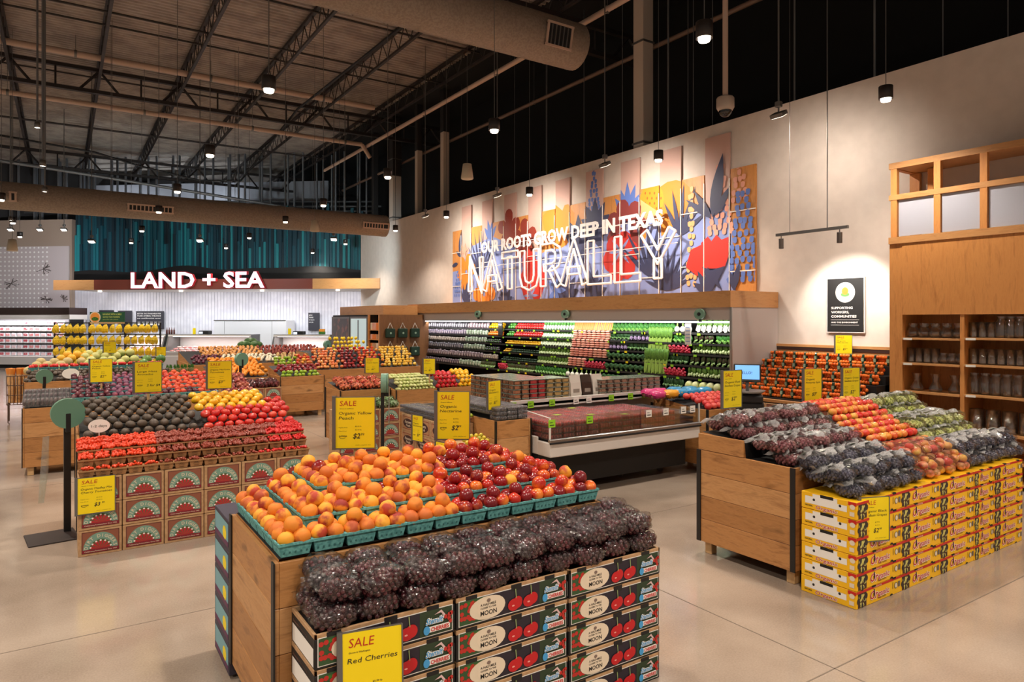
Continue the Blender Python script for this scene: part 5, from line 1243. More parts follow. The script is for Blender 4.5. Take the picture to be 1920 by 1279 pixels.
st_((412, 728), 7.38, -.15, .235, .29, ['Organic Heirloom', 'Tomatoes'], '$3.99', 'yellow sale sign for heirloom tomatoes standing in the tomato pile', .15)
st_((190, 716), 9.35, -.05, .255, .31, ['Organic Yellow', 'Peach'], '$2.99', 'yellow sale sign standing over the plum baskets at left', .25)
sale('yellow sale sign for medley cherry tomatoes on the kraft boxes', (.245, CYF-.02, .365), 0, .27, .30, ['Organic Medley Mix', 'Cherry Tomatoes'], '$3.99')
# bag dispenser stand, oval sign
t = roll('green bag roll on a black floor stand beside the tomato boxes', (.045, 7.66, 1.125), .12, r=.137)
part(MB().box(-.028, .028, .0, .04, -1.115, -.02, BLACK), 'pole', t); part(MB().rbox(-.33, .06, -.30, .12, -1.125, -1.113, .004, M('stand_base', (44, 34, 32), .5)), 'base_plate', t)
fl = MB(); fl.add([(-.20, -.06, -.20), (-.15, -.06, -.19), (-.155, -.055, -.50), (-.19, -.06, -.80), (-.235, -.06, -.80)], [(0, 1, 2, 3, 4)], film('loose_bag', (.72, .86, .80), .12, .6, 12, .2, .2)); part(fl, 'loose_bag', t)
t = thing('oval_sign', 'small white oval ripeness sign by the avocado pile', 'sign', (.28, 7.18, .935))
part(MB().add([(.085*math.cos(2*PI*k/24), y, .11+.06*math.sin(2*PI*k/24)) for y in (0, .004) for k in range(24)], [tuple(range(24)), tuple(range(47, 23, -1))], WHITEP).text(frame((-.06, -.001, .1), (1, 0, 0), (0, 0, 1)), '1-2 days', 0, 0, .022, 1, INK, 0, .12), 'sign_face', t); part(MB().cyl((0, .006, 0), (0, .006, .06), .004, WHITEP, 6), 'stem', t)
# ================================================================ BERRY CASE (refrigerated table)
I0, I1, IY = 4.42, 6.80, 5.95
t = thing('berry_case', 'white refrigerated table of berries with a raised back shelf', 'refrigerated case', (I0, IY, 0)); W_ = I1-I0; CW_ = M('case_white', (214, 208, 202), .4)
part(MB().rbox(0, W_, 0, .25, .50, .66, .01, CW_).rbox(0.002, .03, .245, 1.0, .50, .70, .01, CW_), 'bumper_panel', t)
part(MB().rbox(-.012, W_+.01, -.014, .03, .66, .70, .008, STEEL).rbox(-.012, W_+.01, -.016, 0, .645, .665, .004, DARK), 'front_rail', t)
part(MB().box(.02, W_, .25, 2.2, .12, .55, DARK).box(.02, W_, 0.03, 1.05, .55, .665, DARK), 'base', t)
part(MB().rbox(.2, W_+.5, 1.05, 2.15, .92, .965, .005, CW_).rbox(.2, W_+.5, 1.05, 1.10, .90, 1.0, .005, CW_).box(.22, W_+.45, 1.2, 2.1, .5, .92, CW_), 'raised_shelf', t)
gp = [(.004, .014, .70), (.004, 1.0, .93), (.004, .06, .93)]
g = MB().box(.0, W_, .012, .018, .70, .93, GLASS); g.add([(.008, .02, .70), (.008, .02, .93), (.008, .95, .97), (.008, .95, .74)], [(0, 1, 2, 3)], GLASS); part(g, 'glass_guard', t)
part(MB().box(-.002, .014, .006, .022, .70, .935, WHITE).cyl((.008, .02, .93), (.008, .98, 1.0), .006, WHITE, 6).box(W_-.01, W_, .006, .022, .70, .935, WHITE), 'guard_post', t)
for x in (.5, 1.5, 2.2): part(MB().cyl((x, .55, .05), (x+.03, .55, .05), .05, GREY, 12).rbox(x-.005, x+.035, .53, .57, .05, .13, .004, GREY), 'caster', t)
def tagc(x, y, z, m, lab, k): o = MB().box(-.045, .045, 0, .003, 0, .085, m).box(-.03, .03, -.0006, 0, .02, .03, INK).box(-.03, .01, -.0006, 0, .05, .056, INK).build('price_card'); o.location = (x, y, z); tag(o, lab, 'price card'); return o
for k, (px, m, nm) in enumerate(((1036, TAGG, 'green'), (1107, TAGG, 'green'), (1218, WHITEP, 'white'), (1250, WHITEP, 'white'), (1283, WHITEP, 'white'), (1300, WHITEP, 'white'))):
    p = atY(px, 790, IY-.006); tagc(p.x, IY+.004, .83, m, '%s price card on the berry case glass, %s from the left' % (nm, nth(k)), k)
for k, (px, m, nm) in enumerate(((962, TAGG, 'green'), (995, TAGG, 'green'), (1035, TAGG, 'green'), (1080, WHITEP, 'white'), (1104, WHITEP, 'white'), (1146, TAGG, 'green'), (1182, TAGG, 'green'), (1208, TAGG, 'green'))):
    p = atY(px, 750, 6.99); tagc(p.x, 6.985, .90, m, '%s price card on the raised shelf edge, %s from the left' % (nm, nth(k)), k)
def clam(nm, cat, c1, c2, w_, d, h, n=(4, 5), lab=None):
    root = tag(MB().rbox(-w_/2, w_/2, -d/2, d/2, 0, h, .006, CLAM).rbox(-w_/2-.004, w_/2+.004, -d/2-.004, d/2+.004, h*.62, h*.72, .003, CLAM).build(nm), 'x', cat); b = MB(); m = M(nm+'_fruit', c1, .4, nz=(12, c2, .4, .6), coat=.2)
    for i in range(n[0]):
        for j in range(n[1]): r = min(w_/n[0], d/n[1])*.52; b.sph((-w_/2+w_*(i+.5)/n[0], -d/2+d*(j+.5)/n[1], h*.55), (r*.85, r*.85, h*.40), m, 7, 5)
    part(b, 'fruit', root)
    if lab: part(MB().box(-w_*.3, w_*.3, -d*.3, d*.1, h, h+.001, lab), 'label', root)
    return Proto(root)
SB = clam('berry_clamshell', 'strawberry box', (224, 52, 44), (180, 50, 40), .155, .19, .068); SBL = clam('berry_clamshell', 'strawberry box', (196, 36, 30), (160, 50, 40), .155, .19, .068, lab=M('clam_label', (170, 190, 60), .5))
RB = clam('raspberry_clamshell', 'raspberry box', (214, 44, 60), (180, 30, 44), .125, .155, .045, (5, 6)); BB = clam('blueberry_clamshell', 'blueberry box', (66, 70, 96), (46, 44, 62), .125, .16, .048, (6, 7)); KBR = clam('blackberry_clamshell', 'blackberry box', (52, 46, 58), (96, 86, 98), .125, .16, .045, (5, 6))
for l in range(3):
    for c in range(13):
        for r in range(5):
            if l < 2 and r > 0 and c > 0: continue
            if c >= 11: kd, pr_, dz = 'blueberries', BB, .060
            elif c >= 7 and l == 2 and r: kd, pr_, dz = 'raspberries', RB, .07
            else: kd, pr_, dz = 'strawberries', (SBL if (c*5+r*3) % 7 == 2 else SB), .07
            x = I0+.12+.178*c; y = IY+.135+.195*r
            if x > I1-.08: continue
            pr_.put((x, y, .668+dz*l+.001), R.uniform(-.02, .02), 'clear clamshell of %s, %s layer, %s row, %s from the left' % (kd, ('bottom', 'middle', 'top')[l], nth(r), nth(c)), kd+' in clamshells in the berry case', (1, 1, 1.0) if kd != 'raspberries' else (1.2, 1.2, 1.3) if 0 else 1.2)
# tubs on the raised shelf
def tub(nm, c, c2, w_=.105):
    root = tag(MB().rbox(-w_/2, w_/2, -.06, .06, 0, .045, .006, M(nm+'_fill', c, .35, nz=(30, c2, .4, .6), coat=.7)).build('fruit_tub'), 'x', 'tub'); part(MB().rbox(-w_/2-.003, w_/2+.003, -.063, .063, .045, .056, .003, M('tub_lid', (130, 140, 128), .2, coat=.6, spec=.6)), 'lid', root)
    part(MB().box(-w_*.28, w_*.28, -.0608, -.06, .006, .042, M(nm+'_label', c2, .5)), 'label', root); return Proto(root)
TU = [tub('tub_brown', (70, 58, 46), (166, 110, 80)), tub('tub_red', (110, 30, 38), (176, 60, 60)), tub('tub_nut', (96, 84, 56), (178, 150, 96)), tub('tub_dark', (52, 36, 34), (150, 120, 100))]
TUN = ['brown', 'red', 'tan', 'dark']
for c in range(20):
    for r in range(8 if c < 5 else 3):
        if 7 <= c <= 10: continue
        kd = 0 if c < 2 else 1 if c < 4 else 2 if c < 7 else 3; nl = 5 if c < 7 else 4
        for l in range(nl):
            if r > 0 and l < nl-1 and c > 0: continue
            x = 4.72+.128*c; TU[kd].put((x, 7.10+.135*r, .966+.0565*l), R.uniform(-.05, .05), '%s snack tub, %s column from the left, %s row, %s from the shelf' % (TUN[kd], nth(c), nth(r), nth(l)), 'tubs on the raised shelf')
for k, (c, nm) in enumerate((((224, 218, 208), 'white'), ((56, 42, 36), 'dark brown'), ((226, 222, 214), 'white'))):
    b = MB(); m = M('pouch_'+nm.replace(' ', '_'), c, .35, bump=(14, .3)); vs = []
    for z, w_, d in ((0, .085, .045), (.06, .09, .05), (.2, .085, .03), (.29, .088, .004), (.30, .088, .002)): vs += [(-w_, -d, z), (w_, -d, z), (w_, d, z), (-w_, d, z)]
    fs = [(3, 2, 1, 0)]+[(4*i+a, 4*i+(a+1) % 4, 4*i+4+(a+1) % 4, 4*i+4+a) for i in range(4) for a in range(4)]+[(16, 17, 18, 19)]
    o = tag(b.add(vs, fs, m).build('snack_pouch'), '%s stand-up pouch on the raised shelf, %s from the left' % (nm, nth(k)), 'pouch'); part(MB().box(-.05, .05, -.052, -.049, .07, .12, M('pouch_print', (150, 140, 130), .5)), 'label', o); o.location = (5.70+.19*k, 7.14, .966)
# colourful bags and pomegranates right of the berry case
NX0, NX1 = 6.95, 7.75
bin_('small oak bin of pomegranates beside the berry case', NX0, NX1, 5.95, 6.96, .84, [(5.97, .80), (6.94, .93)], step=None)
PO = fruit('pomegranate', 'pomegranate', M('pomegranate_skin', (206, 44, 52), .35, nz=(8, (226, 90, 76), .4, .6), coat=.3), .046, .95, lambda v: 1+.03*math.cos(6*math.atan2(v[1], v[0])), 12, 8)
heap([PO], 'red pomegranate', 'beside the berry case', NX0+.03, NX1-.02, [(6.02, .87), (6.11, .90), (6.2, .93), (6.3, .95), (6.4, .97)], .098, 'pomegranates')
CBM = [M('bag_blue', (40, 150, 206), .35, coat=.5), M('bag_pink', (216, 60, 130), .35, coat=.5), M('bag_yellow', (240, 170, 40), .35, coat=.5)]
for k, (x, y, c) in enumerate(((6.72, 6.62, 1), (6.80, 6.85, 1), (6.95, 6.60, 2), (7.0, 6.85, 1), (7.16, 6.62, 0), (7.30, 6.85, 0), (7.38, 6.62, 0), (7.55, 6.80, 0), (7.62, 6.6, 0))):
    o = tag(bagfilm(.12, .10, .06, 40+k, CBM[c], 16, 10, .12).build('snack_bag'), '%s plastic bag of produce beside the pomegranates, %s from the left' % (('blue', 'pink', 'yellow')[c], nth(k)), 'bag')
    o.location = (x, y, .93); part(filler(.09, .075, .05, .022, 26, M('citrus_in_bag', (200, 180, 120), .5), k), 'contents', o)
# digital scale on a stand
t = thing('price_scale', 'digital scale with a blue lit screen behind the grapes', 'scale', (7.35, 5.62, 0), facing(7.3, 5.6))
part(MB().rbox(-.17, .17, -.12, .12, 0, .95, .01, DARK), 'cabinet', t)
part(MB().rbox(-.16, .16, -.14, .14, .95, 1.05, .02, M('scale_body', (30, 30, 32), .4)), 'scale_body', t); part(MB().lathe([(0, 1.075), (.14, 1.08), (.19, 1.10), (.195, 1.10), (.15, 1.065), (0, 1.06)], STEEL, 24), 'weighing_pan', t)
rot = Matrix.Translation((-.03, .12, 1.20)) @ Matrix.Rotation(-.35, 4, 'X')
part(MB().rbox(-.17, .17, 0, .03, 0, .24, .01, BLACK, rot).box(-.02, .02, .02, .05, -.2, .05, BLACK, rot), 'screen_housing', t)
sc_ = MB().box(-.15, .15, -.004, 0, .03, .22, M('screen_blue', (110, 170, 230), .3, emit=.9), rot); o_, u_, v_, n_ = frame((0, 0, 0), (1, 0, 0), (0, 0, 1)); f = (rot @ Vector((-.10, -.006, .10)), rot.to_3x3() @ u_, rot.to_3x3() @ v_, rot.to_3x3() @ n_)
sc_.text(f, 'HELLO!', 0, 0, .035, 1, M('screen_ink', (30, 50, 90), .5), 0, .16); part(sc_, 'screen', t)
# ================================================================ MANDARINS AT THE WALL
OM = M('mandarin_skin', (236, 100, 20), .4, nz=(12, (246, 130, 40), .4, .6), bump=(120, .2))
def mand(seed):
    q = random.Random(seed); b = MB()
    for i in range(3):
        for j in range(4): b.sph((-.0+.0*i+q.uniform(-.01, .01)+(.04 if i == 1 else 0), -.07+.047*j+q.uniform(-.008, .008), .028+.046*i), .027, OM, 9, 6)
    root = tag(b.build('mandarin_bag'), 'x', 'bag of mandarins'); part(MB().rbox(-.034, .06, -.021, .021, .002, .152, .015, M('net_green', (24, 62, 46), .35, coat=.4)), 'green_band', root); part(MB().box(-.036, -.034, -.018, .018, .05, .10, M('band_print', (150, 170, 140), .4)), 'band_print', root); return Proto(root)
MD = [mand(k) for k in range(3)]; OX = [8.80, 9.0, 9.22, 9.44, 9.66]; OZ = [.86, .98, 1.11, 1.23, 1.35]
t = thing('stepped_display', 'stepped dark display under the bagged mandarins at the wall', 'display stand', (8.62, 4.95, 0)); b = MB()
for x, z in zip(OX, OZ): b.box(x-8.62-.10, WX-8.62-.06, 0, 2.05, 0 if z > .9 else .6, z-.001, DARK)
part(b, 'step', t); part(MB().rbox(.0, .07, 0, 2.05, .80, .845, .004, OAKP[0]), 'front_rail', t)
for r in range(5):
    for k in range(11): MD[(r+k) % 3].put((OX[r], 4.98+.182*(k+.5)+(.05 if r % 2 else 0)*(k < 10), OZ[r]+.001), (0, R.uniform(-.1, .1), R.uniform(-.1, .1)), 'netted bag of mandarins with a green band, %s tier from the floor, %s from the right' % (nth(r), nth(k)), 'bagged mandarins')
DBX = dig_box(.33, .22, .02)
for k in range(6):
    for l in range(3): DBX.put((8.60, 6.98-.335*k, .13+.22*l), -PI/2, 'kraft farm box facing the aisle under the mandarins, %s from the left, %s from the floor' % (nth(k), nth(l)), 'boxes under the mandarins')
sale('pale yellow sign on top of the mandarins under the poster', (9.72, atX(1582, 0, 9.72).y, 1.50), -.95, .22, .27, ['Organic', 'Mandarins'], '$5.99', stick=.02)
# ================================================================ ISLAND BEHIND THE FRONT ONE: figs, kiwis, blackberries
HX0, HX1, HY0, HY1 = 3.94, 4.39, 6.28, 8.2
bin_('narrow oak bin of blackberry boxes left of the berry case', HX0, HX1, HY0, HY1, .90, [(HY0+.02, .895), (HY1-.02, .895)])
for r in range(9):
    for c in range(3):
        for l in range(3 if r == 0 else 2):
            KBR.put((HX0+.085+.14*c, HY0+.10+.17*r, .90+.047*l if r == 0 else .90+.047*(l+1)), 0, 'clear clamshell of blackberries, %s row, %s from the left, %s layer' % (nth(r), nth(c), nth(l)), 'blackberry clamshells')
DB.put((3.585, 6.29, .44), 0, 'kraft farm box beside the blackberry bin, upper one', 'box'); DB.put((3.585, 6.29, .22), 0, 'kraft farm box beside the blackberry bin, middle one', 'box'); DB.put((3.585, 6.29, 0), 0, 'kraft farm box beside the blackberry bin, on the floor', 'box')
def fig_box():
    b = MB().rbox(0, .34, 0, .40, 0, .205, .003, KRAFT); root = tag(b.build('produce_box'), 'x', 'box'); f = frame((-.0006, .40, 0), (0, -1, 0), (0, 0, 1)); a = MB()
    a.rect(f, .03, .025, .37, .18, 1, M('fig_red', (146, 62, 46), .7)).rect(f, .038, .033, .362, .172, 2, M('fig_tan', (186, 140, 100), .7)).disc(f, .2, .1, .145, .058, 3, M('fig_dark', (66, 34, 34), .7), 22)
    a.text(f, 'Farmers', .10, .10, .035, 4, CREAM, .02, .18, .25).text(f, 'Fresh', .14, .06, .03, 4, CREAM, .02, .12, .25); part(a, 'printed_label', root); return Proto(root)
FB = fig_box()
for k in range(4):
    for c in range(3): FB.put((3.585, 6.76+.405*c, .206*k), 0, 'kraft box with dark oval print beside the narrow bin, %s from the front, %s from the floor' % (nth(c), nth(k)), 'dark oval printed boxes')
for r in range(7):
    for c in range(2): BB.put((3.67+.14*c, 7.16+.165*r*.85, .826), 0, 'clamshell of blueberries on the kraft boxes, %s row, %s from the left' % (nth(r), nth(c)), 'blueberry clamshells'); BB.put((3.67+.14*c, 7.16+.165*r*.85, .876), 0, 'clamshell of blueberries, upper layer on the kraft boxes, %s row, %s from the left' % (nth(r), nth(c)), 'blueberry clamshells')
LIM = fruit('key_lime', 'lime', M('lime_skin', (166, 190, 50), .35, nz=(8, (200, 200, 70), .4, .6)), .022, 1.15, None, 9, 6)
KGL = fruit('yellow_plum', 'plum', M('yellow_plum_skin', (222, 190, 50), .35, nz=(8, (170, 170, 60), .45, .6)), .026, 1, None, 9, 6)
for r in range(3):
    for c in range(3):
        x, y = 3.66+.118*c, 6.82+.11*r; KBP.put((x, y, .826), 0, 'kraft basket of green limes on the oval printed boxes, %s row, %s from the left' % (nth(r), nth(c)), 'kraft baskets of limes')
        for q in range(5): LIM.put((x+(-.028, .028, -.028, .028, 0)[q], y+(-.02, -.02, .022, .022, 0)[q], .826+(.078 if q < 4 else .105)), rr(1), 'small green lime in kraft basket, %s row, %s from the left' % (nth(r), nth(c)), 'limes')
for r in range(3):
    for c in range(5): KGL.put((3.61+.062*c, 6.34+.065*r, .69+.02*r), rr(1), 'yellow plum beside the blackberries, %s row, %s from the left' % (nth(r), nth(c)), 'yellow plums')
for k, (px, py, z) in enumerate(((783, 805, .55), (828, 850, .32))): 
    p = atX(px, py, 3.56); sale('yellow price sign hung on the side of the kraft boxes, %s' % ('farther one', 'nearer one')[k], (3.56, p.y, z), -PI/2+.2, .20, .30, ['Organic', 'Kiwi' if k else 'Blueberries'], '$3.99')
sale('narrow-looking yellow sale sign turned away among the blackberries', atD(927, 767, 7.6), facing(4, 6.5)+.95, .235, .31, ['Organic', 'Blackberry'], '$3.99', stick=.05)
# ================================================================ SQUASH AND PEPPER ISLAND
G0, G1, GY = 3.55, 5.86, 9.9
bin_('oak bin of pale squash and red and yellow peppers', 4.37, G1, GY, 10.85, .90, [(GY+.02, .88), (10.83, 1.02)], posts=(.72,))
bin_('oak bin of bagged carrots left of the pale squash', G0, 4.35, 10.12, 10.85, .92, [(10.14, .90), (10.83, 1.0)])
SQ = P(MB().sph((0, 0, 0), (.024, .085, .024), M('pale_squash', (206, 208, 140), .4, nz=(6, (168, 186, 92), .5, .7)), 9, 8, lambda v: 1+.25*(v[1] < 0)).cyl((0, .08, 0), (0, .105, 0), .008, GREENL, 5), 'pale_squash', 'squash')
def fr0(): return (R.uniform(-.1, .1), 0, R.uniform(-.12, .12))
heap([SQ], 'pale green squash', 'on the middle island', 4.40, 5.06, [(9.99, .905), (10.0, .955), (10.06, 1.0), (10.13, 1.04), (10.3, 1.07), (10.45, 1.09)], .056, 'pale squash', fr0)
PPM = {}
for nm, c in (('red', (206, 24, 30)), ('yellow', (250, 190, 20))):
    PPM[nm] = P(MB().sph((0, 0, 0), (.042, .05, .042), M('island_pepper_'+nm, c, .22, coat=.5), 12, 8, lambda v: 1+.07*math.cos(4*math.atan2(v[2], v[0]))-.2*(abs(v[1]) > .93)).cyl((0, -.04, 0), (.004, -.065, 0), .007, GREENL, 5), 'bell_pepper', 'pepper')
heap([PPM['red']], 'red bell pepper', 'on the middle island', 5.09, 5.50, [(9.97, .92), (9.985, .985), (10.04, 1.045), (10.14, 1.085), (10.24, 1.10), (10.36, 1.11)], .080, 'red peppers on the middle island', fr0)
heap([PPM['yellow']], 'yellow bell pepper', 'on the middle island', 5.50, 5.84, [(9.97, .92), (9.985, .985), (10.04, 1.045), (10.14, 1.09), (10.24, 1.115), (10.36, 1.125)], .080, 'yellow peppers on the middle island', fr0)
for c in range(3):
    for k in range(3): DB.put((3.36+.327*c, GY-.20+.0, .22*k), 0, 'kraft farm box left of the squash bin, %s from the left, %s from the floor' % (nth(c), nth(k)), 'kraft boxes by the squash bin')
def soft_bag(nm, cat, c1, c2, rx, ry, rz, r, n, seed):
    root = tag(bagfilm(rx, ry, rz, seed, BAG, 16, 10, .1).build(nm), 'x', cat); part(filler(rx*.85, ry*.82, rz*.82, r, n, M(nm+'_fill', c1, .5, nz=(14, c2, .4, .6)), seed), 'contents', root); return Proto(root)
HRB = soft_bag('herb_bag', 'bag of herbs', (96, 140, 76), (170, 190, 150), .09, .11, .06, .014, 40, 21)
for r in range(2):
    for c in range(5): HRB.put((3.50+.19*c, 9.80+.17*r, .665+.04*r), (0, 0, R.uniform(-.4, .4)), 'clear bag of green herbs on the kraft boxes, %s row, %s from the left' % (nth(r), nth(c)), 'bagged herbs')
CRB = soft_bag('carrot_bag', 'bag of carrots', (236, 140, 90), (220, 80, 60), .09, .10, .05, .02, 26, 22)
for r in range(3):
    for c in range(4): CRB.put((3.65+.19*c, 10.22+.17*r, .93+.04*r), (0, 0, R.uniform(-.4, .4)), 'clear bag of small orange and red peppers, %s row, %s from the left' % (nth(r), nth(c)), 'bagged mini peppers')
t = roll('green bag roll on a black stand between the peach sign and squash', (3.32, 7.9, 1.22), 1.1, r=.12)
part(MB().box(-.02, .02, .0, .04, -1.21, -.02, BLACK), 'pole', t); part(MB().rbox(-.2, .1, -.2, .2, -1.22, -1.208, .004, BLACK), 'base_plate', t); part(MB().box(.02, .10, -.06, -.05, -.5, -.06, MATS['loose_bag']), 'loose_bag', t)
sale('yellow sign over the red apples behind the squash', atD(698, 699, 11.3), facing(4.3, 10.6), .215, .24, ['Organic Apples'], '$2.99', stick=.2); sale('yellow sign over the pale squash', atD(805, 701, 11.0), facing(5, 10)-.1, .18, .24, ['Peppers'], '$1.99', stick=.2)
# ================================================================ PLUM ISLAND (left, second)
D0, D1, DY = -.42, 2.50, 10.7
bin_('oak bin of plums and pluots in teal baskets at left', D0, D1, DY, 11.75, .87, [(DY+.02, .85), (11.73, 1.02)])
PLM = fruit('plum', 'plum', M('plum_skin', (82, 30, 46), .3, nz=(8, (120, 56, 66), .45, .65), coat=.3), .039, .95, None, 12, 8); PLP = fruit('plum', 'plum', M('plum_bloom', (130, 84, 110), .5, nz=(8, (150, 60, 80), .45, .65)), .039, .95, None, 12, 8)
PLO = fruit('peach', 'peach', M('pluot_skin', (224, 92, 44), .45, nz=(8, (186, 40, 44), .45, .65)), .041, .95, None, 12, 8)
for r in range(5):
    for c in range(12):
        x, y, z = D0+.60+.155*c, DY+.10+.165*r, .905+.05*r; kd, pr_ = ('dark plum', PLM) if c < 3 else (('lilac plum', PLP) if c < 6 else (('orange pluot', PLO) if r > 0 else ('mixed pluot', PLM if c % 2 else PLO)))
        TB.put((x, y, z), 0, 'teal basket of %ss on the left plum island, %s row, %s from the left' % (kd, nth(r), nth(c)), 'teal baskets on the plum island')
        for q in range(5): pr_.put((x+(-.039, .039, -.039, .039, R.uniform(-.04, .04))[q], y+(-.034, -.034, .034, .034, 0)[q], z+(.07 if q < 4 else .105)), rr(1), '%s %s in the basket of the %s row, %s from the left' % (kd, ('front left', 'front right', 'back left', 'back right', 'on top')[q], nth(r), nth(c)), kd+'s on the plum island')
FIGC = clam('fig_clamshell', 'fig box', (70, 44, 60), (110, 90, 90), .19, .2, .11, (4, 4))
for r in range(3):
    for c in range(3): FIGC.put((D0+.11+.19*c-.02, DY+.12+.21*r, .875+.04*r), 0, 'clear clamshell of figs at the left end, %s row, %s from the left' % (nth(r), nth(c)), 'fig clamshells')
PBG = soft_bag('potato_bag', 'bag of stone fruit', (222, 130, 96), (180, 60, 60), .10, .10, .06, .026, 24, 23)
for r in range(4):
    for c in range(3): PBG.put((D1-.60+.21*c, DY+.12+.2*r, .89+.055*r), (0, 0, R.uniform(-.4, .4)), 'printed clear bag of peaches beside the pluots, %s row, %s from the left' % (nth(r), nth(c)), 'bagged peaches')
# ================================================================ MELON ISLAND (left, third)
E0, E1, EY = -.55, 1.75, 14.4
bin_('oak bin of avocados, strawberries and melons at far left', E0, E1, EY, 17.0, .93, [(EY+.02, .90), (16.98, 1.05)])
heap([AV], 'green avocado', 'on the far left bin', E0+.05, E1-.05, [(14.5, .95), (14.58, 1.0), (14.66, 1.045), (14.74, 1.08)], .082, 'avocados on the far left bin', avrot)
STW = fruit('strawberry', 'strawberry', M('strawberry_skin', (222, 44, 40), .4), .03, 1.1, None, 8, 6)
for c in range(14):
    x = E0+.12+.155*c; TB.put((x, 15.0, 1.08), 0, 'teal basket of strawberries on the far left bin, %s from the left' % nth(c), 'teal baskets of strawberries')
    for q in range(6): STW.put((x+(-.04, 0, .04)[q % 3], 14.97+.05*(q//3), 1.16+R.uniform(-.01, .02)), rr(1), 'strawberry in the far teal basket, %s from the left' % nth(c), 'strawberries in far basket %s' % nth(c))
MEL = [fruit('cantaloupe', 'melon', M('cantaloupe_skin', (204, 184, 130), .7, bump=(60, .5)), .085, .95, None, 14, 10), fruit('honeydew_melon', 'melon', M('honeydew_skin', (206, 206, 130), .5, nz=(4, (150, 180, 90), .5, .7)), .085, .95, None, 14, 10), fruit('canary_melon', 'melon', M('canary_skin', (240, 184, 50), .5), .08, 1.05, None, 14, 10), fruit('watermelon', 'melon', M('watermelon_skin', (110, 150, 70), .4, nz=(9, (60, 110, 50), .45, .6)), .095, .95, None, 14, 10)]
heap([MEL[0]], 'tan cantaloupe', 'on the melon heap', E0+.05, .35, [(15.3, 1.07), (15.45, 1.15), (15.6, 1.2)], .18, 'cantaloupes'); heap([MEL[2]], 'golden canary melon', 'on the melon heap', .0, .7, [(15.8, 1.25), (15.95, 1.31)], .175, 'canary melons')
heap([MEL[1]], 'pale honeydew melon', 'on the melon heap', .35, 1.25, [(15.3, 1.07), (15.45, 1.15), (15.6, 1.21), (15.8, 1.28), (15.95, 1.33)], .18, 'honeydew melons'); heap([MEL[3]], 'green watermelon', 'on the melon heap', 1.25, E1, [(15.3, 1.07), (15.45, 1.13), (15.6, 1.2)], .2, 'small watermelons')
t = thing('oval_sign', 'white oval sign among the far left avocados', 'sign', (.13, 14.4, .93)); part(MB().add([(.13*math.cos(2*PI*k/24), y, .12+.09*math.sin(2*PI*k/24)) for y in (0, .004) for k in range(24)], [tuple(range(24)), tuple(range(47, 23, -1))], WHITEP), 'sign_face', t); part(MB().cyl((0, .006, 0), (0, .006, .06), .004, WHITEP, 6), 'stem', t)
t = roll('pale green bag roll standing left of the far avocados', atD(83, 706, 10.6), .1, r=.11); part(MB().box(-.02, .02, .0, .04, -1.1, -.02, BLACK), 'pole', t)
# bread basket at the far left
t = thing('wire_basket', 'wire floor basket at the far left edge', 'basket', atZ(40, 790, .02), 0); b = MB(); WR = M('wire_brown', (90, 70, 60), .5)
for x in [-.22+.055*k for k in range(9)]: b.cyl((x, -.2, .35), (x, -.2, .9), .006, WR, 4).cyl((x, .2, .35), (x, .2, .9), .006, WR, 4)
for z in (.35, .53, .72, .9): b.tube([(-.22, -.2, z), (.22, -.2, z), (.22, .2, z), (-.22, .2, z), (-.22, -.2, z)], .008, WR, 4)
for x in (-.2, .2):
    for y in (-.18, .18): b.cyl((x, y, 0), (x, y, .4), .01, WR, 5)
part(b, 'wire_cage', t)
pb = t.location
BRD = P(MB().cyl((0, 0, 0), (0, .0, .55), .05, M('bread_bag', (206, 160, 110), .5, nz=(10, (240, 190, 130), .4, .6)), 8).cyl((0, 0, .55), (0, 0, .66), .05, M('bread_bag_top', (240, 150, 60), .4), 8, .06), 'bread_bag', 'bag of bread')
for k in range(8): BRD.put((pb.x-.15+.1*(k % 4), pb.y-.08+.16*(k//4), .40), (0, R.uniform(-.08, .08), 0), 'orange topped bag in the far left wire basket, %s in the %s row' % (nth(k % 4), ('front', 'back')[k//4]), 'bags in the wire basket')
# ================================================================ APPLE ISLANDS (middle distance)
bin_('oak bin of green and red apples in the middle distance', 3.72, 4.62, 14.2, 15.3, .84, [(14.22, .82), (15.28, 1.0)]); bin_('longer oak bin of red apples further right', 4.68, 7.2, 14.9, 16.6, .90, [(14.92, .88), (15.62, 1.24), (16.58, 1.26)]); bin_('oak bin of citrus left of the green apples', 2.55, 3.68, 14.9, 16.2, .80, [(14.92, .78), (16.18, .98)])
AG = apple((140, 176, 40), (180, 200, 70), 'green', .042); ADK = apple((130, 22, 34), (170, 50, 46), 'dark_red', .042); AP = apple((226, 120, 70), (240, 190, 110), 'peachy', .042); AYE = apple((240, 190, 60), (246, 210, 110), 'gold', .042)
heap([AG], 'green apple', 'at the front of the apple bin', 3.76, 4.60, [(14.27, .86), (14.32, .92)], .086, 'green apples'); heap([ADK], 'dark red apple', 'behind the green apples', 3.70, 4.60, [(14.4, .96), (14.48, 1.0), (14.56, 1.04)], .086, 'dark red apples')
heap([AG], 'green apple', 'on the upper green heap', 3.75, 4.25, [(14.8, 1.08), (14.9, 1.13), (15.0, 1.18)], .086, 'green apples on the upper heap'); heap([AR[0]], 'red apple', 'on the upper heap right of the green ones', 4.25, 4.62, [(14.8, 1.08), (14.9, 1.13), (15.0, 1.18), (15.1, 1.22)], .086, 'red apples on the upper heap')
for k, (pr_, x0, x1, nm) in enumerate(((AP, 4.72, 5.35, 'pale red apple'), (ADK, 5.35, 5.75, 'dark red apple'), (AR[0], 5.75, 6.35, 'bright red apple'), (AYE, 6.35, 7.15, 'golden apple'))):
    heap([pr_], nm, 'on the long apple bin', x0, x1, slope(15.0, .95, 15.58, 1.33, 8), .088, nm+'s on the long bin')
